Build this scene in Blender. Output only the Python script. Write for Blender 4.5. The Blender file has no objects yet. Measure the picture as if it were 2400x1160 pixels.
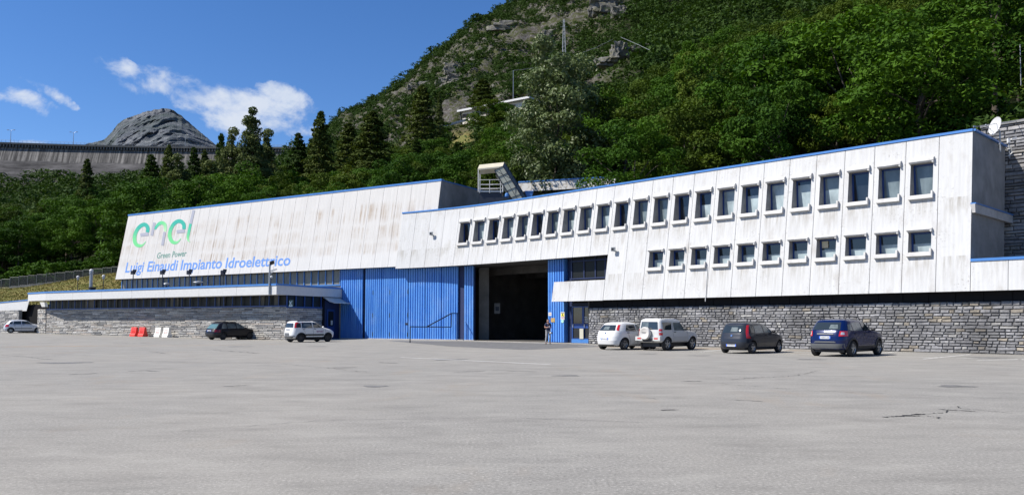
import bpy, bmesh, math, random
import numpy as np
from mathutils import Vector, Matrix, noise
random.seed(7)
SC = bpy.context.scene
COL = SC.collection
R_ = math.radians

# ---------------------------------------------------------------- camera
F, PX, PY, HZ, EYE = 1838.0, 1200.0, 640.0, 754.0, 1.5
pitch = math.atan((HZ - PY) / F)
cd = bpy.data.cameras.new("camera")
cam = bpy.data.objects.new("camera", cd); COL.objects.link(cam)
cam.location = (0, 0, EYE)
cam.rotation_euler = (math.pi / 2 + pitch, 0, 0)
cd.sensor_width = 36.0
cd.lens = 36.0 * F / 2400.0
cd.shift_y = (PY - 580.0) / 2400.0
cd.clip_start = 0.1
cd.clip_end = 20000
SC.camera = cam

# ---------------------------------------------------------------- sky and sun
SUN_T = Vector((.877, .224, -1.0)).normalized()        # direction the light travels
w = bpy.data.worlds.new("World"); SC.world = w; w.use_nodes = True
nt = w.node_tree; nt.nodes.clear()
def nd(tree, typ, **kw):
    n = tree.nodes.new(typ)
    for k, v in kw.items():
        if k.startswith('i_'):
            key = k[2:]; key = int(key) if key.isdigit() else key.replace('_', ' ')
            n.inputs[key].default_value = v
        else: setattr(n, k, v)
    return n
def ln(tree, a, b): tree.links.new(a, b)
sky = nd(nt, 'ShaderNodeTexSky', sky_type='NISHITA')
sky.sun_disc = False
sky.sun_elevation = math.asin(-SUN_T.z)
sky.sun_rotation = math.atan2(-SUN_T.x, -SUN_T.y)
sky.altitude = 1000; sky.air_density = 1.0; sky.dust_density = .1; sky.ozone_density = 3.0
bgs = nd(nt, 'ShaderNodeBackground', i_Strength=.076)
hsv = nd(nt, 'ShaderNodeHueSaturation', i_Saturation=1.22, i_Value=1.0)
ln(nt, sky.outputs[0], hsv.inputs['Color']); tint = nd(nt, 'ShaderNodeVectorMath', operation='MULTIPLY'); tint.inputs[1].default_value = (1.02, 1.02, 1.18); ln(nt, hsv.outputs[0], tint.inputs[0]); ln(nt, tint.outputs[0], bgs.inputs[0])
# clouds: masks on azimuth / elevation broken up by noise
tc = nd(nt, 'ShaderNodeTexCoord'); sx = nd(nt, 'ShaderNodeSeparateXYZ'); ln(nt, tc.outputs['Generated'], sx.inputs[0])
def mth(tree, op, a, b=None, c=None):
    n = nd(tree, 'ShaderNodeMath', operation=op)
    for i, v in enumerate((a, b, c)):
        if v is None: continue
        if hasattr(v, 'links'): ln(tree, v, n.inputs[i])
        else: n.inputs[i].default_value = v
    return n.outputs[0]
az = mth(nt, 'ARCTAN2', sx.outputs[0], sx.outputs[1])
el = mth(nt, 'ARCSINE', sx.outputs[2])
cb = nd(nt, 'ShaderNodeCombineXYZ'); ln(nt, az, cb.inputs[0]); ln(nt, el, cb.inputs[1])
n1 = nd(nt, 'ShaderNodeTexNoise', i_Scale=15.0, i_Detail=10.0, i_Roughness=.60, i_Distortion=.25)
mp = nd(nt, 'ShaderNodeMapping'); mp.inputs['Scale'].default_value = (1, 1.5, 1); mp.inputs['Rotation'].default_value = (0, 0, .35)
ln(nt, cb.outputs[0], mp.inputs[0]); ln(nt, mp.outputs[0], n1.inputs['Vector'])
wn = nd(nt, 'ShaderNodeTexNoise', i_Scale=13.0, i_Detail=6.0, i_Roughness=.6); ln(nt, cb.outputs[0], wn.inputs['Vector'])
wsep = nd(nt, 'ShaderNodeSeparateColor'); ln(nt, wn.outputs['Color'], wsep.inputs[0])
azw = mth(nt, 'ADD', az, mth(nt, 'MULTIPLY', mth(nt, 'SUBTRACT', wsep.outputs[0], .5), .075)); elw = mth(nt, 'ADD', el, mth(nt, 'MULTIPLY', mth(nt, 'SUBTRACT', wsep.outputs[1], .5), .045))
def angs(px, py):
    d = Vector(((px - PX) / F, 1, (HZ - py) / F))
    return math.atan2(d.x, d.y), math.asin(d.normalized().z)
tot = None
for (px, py, rx, ry, rot, amp) in [(500, 222, 185, 50, .22, .95), (570, 272, 135, 46, .05, 1.0), (400, 202, 130, 26, .2, .8), (672, 222, 75, 30, .5, .66), (610, 236, 120, 40, .3, .9),
                                   (58, 236, 62, 24, .3, .85), (92, 208, 72, 17, .32, .7), (260, 150, 80, 26, .25, .55), (285, 185, 60, 24, .1, .5),
                                   (700, 312, 60, 22, .1, .7), (30, 332, 130, 14, 0, .6)]:
    a, e = angs(px, py)
    dx = mth(nt, 'SUBTRACT', azw, a); dy = mth(nt, 'SUBTRACT', elw, e)
    c_, s_ = math.cos(rot), math.sin(rot)
    u = mth(nt, 'SUBTRACT', mth(nt, 'MULTIPLY', dx, c_ / (rx / F)), mth(nt, 'MULTIPLY', dy, s_ / (rx / F)))
    v = mth(nt, 'ADD', mth(nt, 'MULTIPLY', dx, s_ / (ry / F)), mth(nt, 'MULTIPLY', dy, c_ / (ry / F)))
    r2 = mth(nt, 'ADD', mth(nt, 'MULTIPLY', u, u), mth(nt, 'MULTIPLY', v, v))
    m = mth(nt, 'MULTIPLY', mth(nt, 'MAXIMUM', mth(nt, 'SUBTRACT', 1.0, r2), 0.0), amp)
    tot = m if tot is None else mth(nt, 'MAXIMUM', tot, m)
nn = mth(nt, 'MULTIPLY', mth(nt, 'SUBTRACT', n1.outputs['Fac'], .5), 3.5)
gate = nd(nt, 'ShaderNodeMapRange', interpolation_type='SMOOTHSTEP'); gate.inputs[1].default_value = 0.0; gate.inputs[2].default_value = .12
ln(nt, tot, gate.inputs[0])
msk = mth(nt, 'ADD', mth(nt, 'MULTIPLY', tot, 1.0), nn)
mr = nd(nt, 'ShaderNodeMapRange', interpolation_type='SMOOTHSTEP'); mr.inputs[1].default_value = .12; mr.inputs[2].default_value = 1.05
ln(nt, msk, mr.inputs[0])
mfac = mth(nt, 'MULTIPLY', mth(nt, 'MULTIPLY', mr.outputs[0], gate.outputs[0]), .93)
n2 = nd(nt, 'ShaderNodeTexNoise', i_Scale=26.0, i_Detail=5.0); ln(nt, cb.outputs[0], n2.inputs['Vector'])
cr = nd(nt, 'ShaderNodeMix', data_type='RGBA'); cr.inputs[6].default_value = (.36, .42, .52, 1); cr.inputs[7].default_value = (.50, .52, .56, 1)
ln(nt, n2.outputs['Fac'], cr.inputs[0])
bgc = nd(nt, 'ShaderNodeBackground', i_Strength=1.0); ln(nt, cr.outputs[2], bgc.inputs[0])
mx = nd(nt, 'ShaderNodeMixShader'); ln(nt, mfac, mx.inputs[0]); ln(nt, bgs.outputs[0], mx.inputs[1]); ln(nt, bgc.outputs[0], mx.inputs[2])
wo = nd(nt, 'ShaderNodeOutputWorld'); ln(nt, mx.outputs[0], wo.inputs[0])

sl = bpy.data.lights.new("sun", 'SUN'); sl.energy = 4.6; sl.angle = R_(.53); sl.color = (1, .945, .865)
so = bpy.data.objects.new("sun", sl); COL.objects.link(so)
so.rotation_euler = SUN_T.to_track_quat('-Z', 'Y').to_euler(); so.location = (-60, -20, 80)
SC.view_settings.view_transform = 'Standard'; SC.view_settings.look = 'None'
SC.view_settings.gamma = 1; SC.view_settings.exposure = .72
SC.cycles.max_bounces = 6; SC.cycles.diffuse_bounces = 3; SC.cycles.glossy_bounces = 3
SC.cycles.transmission_bounces = 3; SC.cycles.transparent_max_bounces = 6

# ---------------------------------------------------------------- pixel -> world helpers
_tp, _c, _s = math.tan(pitch), math.cos(pitch), math.sin(pitch)
def ray(px, py):
    x = (px - PX) / F; y = (PY - py) / F
    return Vector((x, _c - y * _s, _s + y * _c))
ORG = Vector((0, 0, EYE))
def gz(x, y=0.0): return .0088 * max(0.0, -x - 20.0) if x > -70 else .44
def on(px, py, P, n):
    d = ray(px, py); n = Vector(n); return ORG + d * ((Vector(P) - ORG).dot(n) / d.dot(n))
def gnd(px, py, z=0.0): return on(px, py, (0, 0, z), (0, 0, 1))
def at(px, py, Y):
    d = ray(px, py); return ORG + d * (Y / d.y)

# ---------------------------------------------------------------- object helpers
def tag(o, label=None, cat=None, group=None, kind=None):
    if label: o['label'] = label
    if cat: o['category'] = cat
    if group: o['group'] = group
    if kind: o['kind'] = kind
    return o
def thing(name, label, cat, loc=(0, 0, 0), rz=0.0, group=None):
    o = bpy.data.objects.new(name, None); COL.objects.link(o)
    o.empty_display_size = .3; o.location = loc; o.rotation_euler = (0, 0, rz)
    return tag(o, label, cat, group)
def wloc(o):
    v = Vector((0, 0, 0))
    while o is not None: v = v + o.location; o = o.parent
    return v
def link(name, me, mats, parent=None, label=None):
    o = bpy.data.objects.new(name, me); COL.objects.link(o)
    if not isinstance(mats, (list, tuple)): mats = [mats]
    for m in mats: me.materials.append(m)
    if parent is not None: o.parent = parent
    if label: o['label'] = label
    return o
class MB:
    def __init__(s): s.v = []; s.f = []; s.m = []; s.uv = []; s.c = []
    def poly(s, pts, mat=0, uv=None, col=None):
        b = len(s.v); s.v += [tuple(p) for p in pts]; s.f.append(tuple(range(b, b + len(pts))))
        s.m.append(mat); s.uv.append(uv); s.c.append(col); return s
    def box(s, o, a, b, c, mat=0, col=None):
        o, a, b, c = map(Vector, (o, a, b, c))
        if a.cross(b).dot(c) < 0: o = o + a; a = -a
        p = [o, o + a, o + a + b, o + b, o + c, o + a + c, o + a + b + c, o + b + c]
        for q in ((3, 2, 1, 0), (4, 5, 6, 7), (0, 1, 5, 4), (1, 2, 6, 5), (2, 3, 7, 6), (3, 0, 4, 7)):
            s.poly([p[i] for i in q], mat, None, col)
        return s
    def abox(s, x0, x1, y0, y1, z0, z1, mat=0): return s.box((x0, y0, z0), (x1 - x0, 0, 0), (0, y1 - y0, 0), (0, 0, z1 - z0), mat)
    def tube(s, pts, r, n=8, mat=0, caps=True):
        pts = [Vector(p) for p in pts]; rs = r if isinstance(r, (list, tuple)) else [r] * len(pts)
        rings = []
        for i, p in enumerate(pts):
            d = (pts[min(i + 1, len(pts) - 1)] - pts[max(i - 1, 0)]).normalized()
            u = d.cross(Vector((0, 0, 1)));
            if u.length < .05: u = Vector((1, 0, 0))
            u.normalize(); v = d.cross(u)
            rings.append([p + (u * math.cos(2 * math.pi * k / n) + v * math.sin(2 * math.pi * k / n)) * rs[i] for k in range(n)])
        b = len(s.v)
        for ring in rings: s.v += [tuple(q) for q in ring]
        def af(f): s.f.append(f); s.m.append(mat); s.uv.append(None); s.c.append(None)
        for i in range(len(rings) - 1):
            for k in range(n):
                af((b + i * n + k, b + i * n + (k + 1) % n, b + (i + 1) * n + (k + 1) % n, b + (i + 1) * n + k))
        if caps:
            af(tuple(b + k for k in range(n))[::-1]); af(tuple(b + (len(rings) - 1) * n + k for k in range(n)))
        return s
    def lathe(s, o, axis, prof, n=16, mat=0):
        """prof: list of (distance along axis, radius)"""
        o = Vector(o); axis = Vector(axis).normalized(); u = axis.orthogonal().normalized(); v = axis.cross(u)
        b = len(s.v)
        for (h, r) in prof:
            for k in range(n):
                a = 2 * math.pi * k / n
                s.v.append(tuple(o + axis * h + (u * math.cos(a) + v * math.sin(a)) * max(r, 1e-4)))
        for i in range(len(prof) - 1):
            for k in range(n):
                s.f.append((b + i * n + k, b + i * n + (k + 1) % n, b + (i + 1) * n + (k + 1) % n, b + (i + 1) * n + k))
                s.m.append(mat); s.uv.append(None); s.c.append(None)
        return s
    def ball(s, c, r, n=10, mat=0):
        rr = r if isinstance(r, (list, tuple)) else (r, r, r)
        b = len(s.v); m = n // 2 + 1
        for i in range(m + 1):
            t = math.pi * i / m
            for k in range(n):
                a = 2 * math.pi * k / n
                s.v.append((c[0] + rr[0] * math.sin(t) * math.cos(a), c[1] + rr[1] * math.sin(t) * math.sin(a), c[2] + rr[2] * math.cos(t)))
        for i in range(m):
            for k in range(n):
                s.f.append((b + i * n + k, b + (i + 1) * n + k, b + (i + 1) * n + (k + 1) % n, b + i * n + (k + 1) % n))
                s.m.append(mat); s.uv.append(None); s.c.append(None)
        return s
    def build(s, name, mats, parent=None, local=False, smooth=False, label=None, weld=False):
        me = bpy.data.meshes.new(name)
        off = Vector((0, 0, 0)) if (local or parent is None) else wloc(parent)
        me.from_pydata([(x - off.x, y - off.y, z - off.z) for x, y, z in s.v], [], s.f)
        me.polygons.foreach_set('material_index', s.m)
        if any(u is not None for u in s.uv):
            uvl = me.uv_layers.new(name='UVMap'); k = 0
            for fi, f in enumerate(s.f):
                u = s.uv[fi]
                for j in range(len(f)):
                    if u is not None: uvl.data[k].uv = u[j]
                    k += 1
        if any(c is not None for c in s.c):
            ca = me.color_attributes.new('Col', 'FLOAT_COLOR', 'CORNER'); k = 0
            for fi, f in enumerate(s.f):
                c = s.c[fi] or (1, 1, 1)
                for j in range(len(f)):
                    ca.data[k].color = (c[0], c[1], c[2], 1); k += 1
        if weld:
            bm = bmesh.new(); bm.from_mesh(me); bmesh.ops.remove_doubles(bm, verts=bm.verts, dist=1e-4); bm.to_mesh(me); bm.free()
        if smooth:
            me.polygons.foreach_set('use_smooth', [True] * len(me.polygons))
            if smooth != 'all': me.set_sharp_from_angle(angle=R_(42))
        me.update()
        return link(name, me, mats, parent, label)
def copy_tree(o, parent=None):
    c = o.copy(); COL.objects.link(c)
    if parent is not None: c.parent = parent
    for ch in list(o.children): copy_tree(ch, c)
    return c

# ---------------------------------------------------------------- materials
def new_mat(name):
    m = bpy.data.materials.new(name); m.use_nodes = True
    t = m.node_tree; return m, t, t.nodes['Principled BSDF']
def plain(name, col, rough=.6, metal=0.0, spec=.5, coat=0.0, emit=None, es=1.0, var=0.0, vs=3.0, bump=0.0):
    m, t, p = new_mat(name)
    p.inputs['Base Color'].default_value = (*col, 1); p.inputs['Roughness'].default_value = rough
    p.inputs['Metallic'].default_value = metal; p.inputs['Specular IOR Level'].default_value = spec
    p.inputs['Coat Weight'].default_value = coat; p.inputs['Coat Roughness'].default_value = .05
    if emit: p.inputs['Emission Color'].default_value = (*emit, 1); p.inputs['Emission Strength'].default_value = es
    if var:
        tc = nd(t, 'ShaderNodeTexCoord'); n = nd(t, 'ShaderNodeTexNoise', i_Scale=vs, i_Detail=6.0, i_Roughness=.65)
        ln(t, tc.outputs['Object'], n.inputs['Vector'])
        mr = nd(t, 'ShaderNodeMapRange'); mr.inputs[1].default_value = .3; mr.inputs[2].default_value = .7
        mr.inputs[3].default_value = 1 - var; mr.inputs[4].default_value = 1 + var * .6
        ln(t, n.outputs['Fac'], mr.inputs[0])
        mu = nd(t, 'ShaderNodeVectorMath', operation='SCALE'); mu.inputs[0].default_value = col; ln(t, mr.outputs[0], mu.inputs['Scale'])
        ln(t, mu.outputs[0], p.inputs['Base Color'])
        if bump:
            b = nd(t, 'ShaderNodeBump', i_Strength=bump, i_Distance=.02); ln(t, n.outputs['Fac'], b.inputs['Height']); ln(t, b.outputs[0], p.inputs['Normal'])
    return m
def ramp(t, fac, stops, interp='LINEAR'):
    r = nd(t, 'ShaderNodeValToRGB'); r.color_ramp.interpolation = interp
    e = r.color_ramp.elements
    while len(e) < len(stops): e.new(.5)
    for k, (pos, c) in enumerate(stops):
        e[k].position = pos; e[k].color = (*c, 1) if not isinstance(c, float) else (c, c, c, 1)
    ln(t, fac, r.inputs[0]); return r.outputs[0]
def vmap(t, src, scale, loc=(0, 0, 0), rot=(0, 0, 0)):
    m = nd(t, 'ShaderNodeMapping'); m.inputs['Scale'].default_value = scale; m.inputs['Location'].default_value = loc; m.inputs['Rotation'].default_value = rot
    ln(t, src, m.inputs[0]); return m.outputs[0]
def noi(t, src, scale, detail=5.0, rough=.6, dist=0.0):
    n = nd(t, 'ShaderNodeTexNoise', i_Scale=scale, i_Detail=detail, i_Roughness=rough, i_Distortion=dist); ln(t, src, n.inputs['Vector']); return n.outputs['Fac']
def mixc(t, fac, a, b, blend='MIX'):
    m = nd(t, 'ShaderNodeMix', data_type='RGBA', blend_type=blend)
    for i, v in ((0, fac), (6, a), (7, b)):
        if hasattr(v, 'links'): ln(t, v, m.inputs[i])
        elif i == 0: m.inputs[0].default_value = v
        else: m.inputs[i].default_value = (*v, 1)
    return m.outputs[2]
def rng(t, v, a, b, c=0.0, d=1.0, smooth=False):
    m = nd(t, 'ShaderNodeMapRange', interpolation_type='SMOOTHSTEP' if smooth else 'LINEAR')
    ln(t, v, m.inputs[0])
    for i, x in enumerate((a, b, c, d)): m.inputs[i + 1].default_value = x
    return m.outputs[0]

def facade_mat(name, stain, peel, base=(.66, .65, .625)):
    """painted concrete; UV are metres along the wall and up it"""
    m, t, p = new_mat(name)
    uv = nd(t, 'ShaderNodeUVMap').outputs[0]
    sep = nd(t, 'ShaderNodeSeparateXYZ'); ln(t, uv, sep.inputs[0])
    streak = noi(t, vmap(t, uv, (5.0, .28, 1)), 1.0, 6.0, .65)
    big = noi(t, uv, .35, 4.0)
    col = mixc(t, rng(t, streak, .35, .7), base, tuple(c * .86 for c in base))
    col = mixc(t, rng(t, big, .45, .75, 0, .5), col, tuple(c * .84 for c in base))
    if stain:   # brown algae in three rows of upright patches inside each panel
        rows = None
        for zc, hw in ((8.0, .55), (9.4, .65), (11.2, .9)):
            d = mth(t, 'ABSOLUTE', mth(t, 'SUBTRACT', mth(t, 'ADD', sep.outputs[1], mth(t, 'MULTIPLY', mth(t, 'SUBTRACT', noi(t, uv, .9, 2.0), .5), .8)), zc))
            r = rng(t, d, hw * .45, hw * 1.25, 1.0, 0.0, True)
            rows = r if rows is None else mth(t, 'MAXIMUM', rows, r)
        stripe = rng(t, noi(t, vmap(t, uv, (3.4, .12, 1), (3, 1, 0)), 1.0, 3.0, .5), .44, .66)
        blot = rng(t, noi(t, vmap(t, uv, (.3, .42, 1)), 1.0, 5.0), .38, .62)
        f = mth(t, 'MULTIPLY', mth(t, 'MULTIPLY', rows, stripe), blot)
        fine = rng(t, noi(t, vmap(t, uv, (7, 1.6, 1)), 1.0, 5.0, .7), .42, .7)
        col = mixc(t, mth(t, 'MULTIPLY', f, .72), col, (.30, .225, .155))
        col = mixc(t, mth(t, 'MULTIPLY', mth(t, 'MULTIPLY', f, fine), .6), col, (.17, .115, .07))
        col = mixc(t, mth(t, 'MULTIPLY', rng(t, sep.outputs[1], 7.2, 8.6), .16), col, (.38, .34, .29))
    if peel:
        pm = noi(t, vmap(t, uv, (.42, .5, 1), (5, 2, 0)), 1.0, 3.0)
        px_ = noi(t, uv, 7.5, 9.0, .8)
        fx = mth(t, 'FRACT', mth(t, 'DIVIDE', mth(t, 'SUBTRACT', sep.outputs[0], 58.49), 1.572)); dj = mth(t, 'ABSOLUTE', mth(t, 'SUBTRACT', fx, .5))
        f = mth(t, 'MULTIPLY', rng(t, px_, .55, .61), mth(t, 'MAXIMUM', rng(t, pm, .52, .64), mth(t, 'MULTIPLY', rng(t, dj, .36, .46), rng(t, noi(t, uv, .5, 3.0), .42, .58))))
        col = mixc(t, mth(t, 'MULTIPLY', f, .8), col, (.17, .16, .145))
        gray = noi(t, vmap(t, uv, (1.5, .6, 1), (9, 4, 0)), 1.0, 5.0)
        col = mixc(t, mth(t, 'MULTIPLY', rng(t, gray, .54, .72), .45), col, (.29, .265, .23))
    if peel:      # dirt washed down below the sills and from the roof edge
        run = rng(t, noi(t, vmap(t, uv, (6.5, .5, 1), (2, 7, 0)), 1.0, 5.0, .7), .42, .7)
        for zt_, ln_ in ((7.6, 1.3), (4.68, 1.5)):
            dz_ = mth(t, 'SUBTRACT', zt_, sep.outputs[1]); g_ = mth(t, 'MULTIPLY', mth(t, 'GREATER_THAN', dz_, 0.0), rng(t, dz_, 0.0, ln_, 1.0, 0.0))
            col = mixc(t, mth(t, 'MULTIPLY', mth(t, 'MULTIPLY', mth(t, 'MULTIPLY', g_, rng(t, dj, .30, .38, 1.0, 0.0)), run), .85), col, (.24, .22, .185))
        dt_ = mth(t, 'SUBTRACT', 10.9, sep.outputs[1]); col = mixc(t, mth(t, 'MULTIPLY', mth(t, 'MULTIPLY', rng(t, dt_, 0.0, 1.0, 1.0, 0.0), run), .4), col, (.33, .31, .28))
    ln(t, col, p.inputs['Base Color']); p.inputs['Roughness'].default_value = .9; p.inputs['Specular IOR Level'].default_value = .2
    rib = nd(t, 'ShaderNodeTexWave', wave_type='BANDS', bands_direction='X', i_Scale=1.6, i_Distortion=.6, i_Detail=2.0); ln(t, uv, rib.inputs['Vector'])
    bh = mth(t, 'ADD', mth(t, 'MULTIPLY', rib.outputs['Fac'], .35), noi(t, uv, 9.0, 8.0, .75))
    b = nd(t, 'ShaderNodeBump', i_Strength=.5, i_Distance=.02); ln(t, bh, b.inputs['Height']); ln(t, b.outputs[0], p.inputs['Normal'])
    return m
def stone_mat(name, dirt=.5):
    m, t, p = new_mat(name)
    tc = nd(t, 'ShaderNodeTexCoord').outputs['Object']
    a = nd(t, 'ShaderNodeAttribute', attribute_name='Col')
    n = noi(t, tc, 6.0, 8.0, .75)
    col = mixc(t, 1.0, a.outputs['Color'], ramp(t, n, [(.25, (.42, .42, .43)), (.5, (.95, .95, .95)), (.75, (1.35, 1.33, 1.3))]), 'MULTIPLY')
    big = noi(t, vmap(t, tc, (.5, .5, .35)), 1.0, 5.0)
    col = mixc(t, mth(t, 'MULTIPLY', rng(t, big, .47, .66), dirt), col, (.07, .07, .072))
    ln(t, col, p.inputs['Base Color']); p.inputs['Roughness'].default_value = .9; p.inputs['Specular IOR Level'].default_value = .15
    b = nd(t, 'ShaderNodeBump', i_Strength=.8, i_Distance=.03); ln(t, n, b.inputs['Height']); ln(t, b.outputs[0], p.inputs['Normal'])
    return m
M = {}
M['hall'] = facade_mat('hall_concrete', True, False, (.55, .548, .54))
M['office'] = facade_mat('office_concrete', False, True, (.515, .518, .515))
M['concrete'] = plain('grey_concrete', (.42, .41, .395), .9, var=.25, vs=1.3, bump=.3, spec=.2)
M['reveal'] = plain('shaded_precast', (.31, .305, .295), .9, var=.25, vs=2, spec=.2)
M['hood'] = plain('pale_precast', (.53, .522, .505), .9, var=.2, vs=2.5, bump=.3, spec=.2)
M['shadeconc'] = plain('grey_and_shaded_concrete', (.24, .24, .235), .9, var=.3, vs=.9, bump=.3, spec=.2)  # grey concrete; the end walls have their shade put into this colour
M['white'] = plain('white_paint', (.54, .54, .53), .55, var=.08, vs=4)
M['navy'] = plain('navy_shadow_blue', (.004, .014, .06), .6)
M['lamina'] = plain('pale_corrugated_sheet', (.55, .54, .51), .7)
M['dark'] = plain('dark_cladding', (.018, .018, .02), .7)
M['void'] = plain('black_interior', (.012, .012, .013), .95, spec=.1)
M['tunnel'] = plain('dark_bay_concrete', (.10, .095, .09), .95, var=.4, vs=.7, spec=.1)  # dark, patchy concrete lining the vehicle bay
M['blue'] = plain('blue_enamel', (.07, .205, .60), .34, var=.14, vs=.8)
m, t, p = new_mat('faded_blue_enamel'); tc_ = nd(t, 'ShaderNodeTexCoord').outputs['Object']
_s1 = noi(t, vmap(t, tc_, (3.0, 3.0, .25)), 1.0, 6.0, .65); _s2 = noi(t, tc_, .5, 6.0, .65); _s3 = noi(t, tc_, 2.6, 8.0, .75)
_col = mixc(t, rng(t, _s1, .35, .68), (.042, .17, .53), (.11, .295, .65)); _col = mixc(t, rng(t, _s2, .5, .68, 0, .45), _col, (.20, .34, .62)); _col = mixc(t, rng(t, _s3, .64, .7, 0, .5), _col, (.10, .11, .16))
ln(t, _col, p.inputs['Base Color']); p.inputs['Roughness'].default_value = .36; p.inputs['Specular IOR Level'].default_value = .45; M['blue'] = m
M['trim'] = plain('blue_trim_paint', (.055, .18, .46), .4, var=.1, vs=1.5)
M['frameblue'] = plain('dark_blue_frame', (.012, .045, .19), .4)
M['annexglass'] = plain('unlit_glass', (.014, .016, .017), .35, spec=.15)
M['steel'] = plain('galvanised_steel', (.32, .34, .36), .45, .6, var=.15, vs=5)
M['darksteel'] = plain('dark_steel', (.03, .035, .05), .5, .4)
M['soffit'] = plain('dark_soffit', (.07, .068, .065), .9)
M['roof'] = plain('roof_felt', (.12, .12, .12), .95, var=.3, vs=1)
M['stone'] = stone_mat('rubble_stone', .55)
M['stonelight'] = stone_mat('pale_stone', .12)
M['mortar'] = plain('dark_mortar', (.075, .075, .074), .95, spec=.1)
M['mortarlight'] = plain('grey_mortar', (.20, .195, .185), .95, spec=.1)
M['yellow'] = plain('yellow_sign', (.85, .72, .04), .5)
M['black'] = plain('black_plastic', (.012, .012, .013), .5)
M['red'] = plain('red_plastic', (.72, .05, .035), .4, var=.1, vs=3)
M['whiteplastic'] = plain('white_plastic', (.75, .73, .68), .5, var=.15, vs=4)
def glass_mat(name, col, rough=.08, spec=.8):
    m, t, p = new_mat(name)
    tc = nd(t, 'ShaderNodeTexCoord').outputs['Object']
    n = noi(t, vmap(t, tc, (1, 1, .6)), 1.2, 3.0)
    ln(t, mixc(t, rng(t, n, .35, .65), tuple(c * .7 for c in col), tuple(c * 1.25 for c in col)), p.inputs['Base Color'])
    p.inputs['Roughness'].default_value = rough; p.inputs['Specular IOR Level'].default_value = spec
    return m
M['glass_pale'] = glass_mat('pale_glass_blind_and_reflection', (.30, .36, .375), .12, .5)
M['glass_grey'] = glass_mat('grey_glass_blind_and_shade', (.14, .175, .185), .1, .6)
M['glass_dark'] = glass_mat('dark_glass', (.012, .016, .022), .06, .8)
M['glass_band'] = glass_mat('dusty_clerestory_glass', (.16, .155, .14), .25, .4)
# ---------------------------------------------------------------- ground
def asphalt_mat():
    m, t, p = new_mat('old_asphalt')
    tc = nd(t, 'ShaderNodeTexCoord').outputs['Object']
    grain = noi(t, tc, 26.0, 4.0, .7)
    grain2 = noi(t, tc, 90.0, 2.0, .6)
    mid = noi(t, tc, 1.1, 8.0, .7)
    big = noi(t, vmap(t, tc, (.16, .07, 1), rot=(0, 0, .35)), 1.0, 5.0, .6)
    blot = noi(t, vmap(t, tc, (.55, 1.3, 1), (7, 3, 0), (0, 0, -.5)), 1.0, 7.0, .72)
    col = ramp(t, grain, [(.32, (.06, .058, .053)), (.44, (.225, .218, .204)), (.56, (.29, .281, .264)), (.66, (.55, .535, .50))])
    col = mixc(t, .45, col, ramp(t, grain2, [(.3, (.14, .136, .128)), (.7, (.42, .41, .39))]))
    col = mixc(t, rng(t, mid, .4, .68, 0, .3), col, (.18, .175, .168))
    col = mixc(t, rng(t, big, .42, .62, 0, .3), col, (.33, .31, .28))
    col = mixc(t, rng(t, blot, .52, .66, 0, .42), col, (.165, .16, .15))
    col = mixc(t, rng(t, blot, .48, .36, 0, .4), col, (.36, .35, .325))
    warm = noi(t, vmap(t, tc, (.5, .22, 1), (4, 9, 0)), 1.0, 4.0)
    col = mixc(t, rng(t, warm, .6, .74, 0, .35), col, (.29, .235, .18))
    col = mixc(t, 1.0, col, (.915, .91, .885), 'MULTIPLY')
    ln(t, col, p.inputs['Base Color']); p.inputs['Roughness'].default_value = .92; p.inputs['Specular IOR Level'].default_value = .15
    b = nd(t, 'ShaderNodeBump', i_Strength=.6, i_Distance=.012); ln(t, grain, b.inputs['Height']); ln(t, b.outputs[0], p.inputs['Normal'])
    return m
M['asphalt'] = asphalt_mat()
xs = [-4000, -1500, -500, -200, -120, -90, -70, -60, -50, -40, -30, -25, -20, 0, 20, 60, 200, 1000, 4000]
ys = [-600, -200, -60, 0, 20, 40, 60, 80, 110, 300, 1000, 3000, 4500]
g = MB()
for i in range(len(xs) - 1):
    for j in range(len(ys) - 1):
        g.poly([(x, y, gz(x)) for x, y in ((xs[i], ys[j]), (xs[i + 1], ys[j]), (xs[i + 1], ys[j + 1]), (xs[i], ys[j + 1]))])
tag(g.build('ground', M['asphalt'], weld=True), kind='structure')
M['paint'] = plain('worn_road_paint', (.62, .61, .58), .8, var=.35, vs=3.5)
M['patch'] = plain('dark_new_asphalt', (.125, .124, .122), .9, var=.3, vs=2)
M['crack'] = plain('open_crack', (.028, .028, .028), .95)
M['kerb'] = plain('kerb_stone', (.42, .41, .39), .9, var=.25, vs=2)
M['rust'] = plain('ochre_dust', (.30, .225, .15), .95, var=.35, vs=.6)
def strip(mb, a, b, wd, z=.006, jag=0.0, mat=0, n=1):
    a, b = Vector(a), Vector(b); d = (b - a); d.z = 0; p = Vector((-d.y, d.x, 0)).normalized()
    prev = None
    for i in range(n + 1):
        q = a.lerp(b, i / n) + p * (random.uniform(-jag, jag) if 0 < i < n else 0); ww = wd * (random.uniform(.25, 1.1) if jag else 1) * (.15 if jag and i in (0, n) else 1)
        l, r = q + p * ww / 2, q - p * ww / 2
        l = (l.x, l.y, gz(l.x) + z); r = (r.x, r.y, gz(r.x) + z)
        if prev: mb.poly([prev[1], r, l, prev[0]], mat)
        prev = (l, r)
Rd = Vector((.7094, -.7048, 0)); Rn = Vector((.7048, .7094, 0)); Ld = Vector((.86, -.51, 0)); Ln = Vector((.51, .86, 0))
S0 = Vector((5.486, 53.833, 0)); D0 = Vector((-3.117, 63.863, 0))
def Sp(s, d=0.0, z=0.0): return S0 + Rd * s + Rn * d + Vector((0, 0, z))     # along / into the office block
def Dp(s, d=0.0, z=0.0): return D0 + Ld * s + Ln * d + Vector((0, 0, z))     # along / into the turbine hall
mk = MB()
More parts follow.
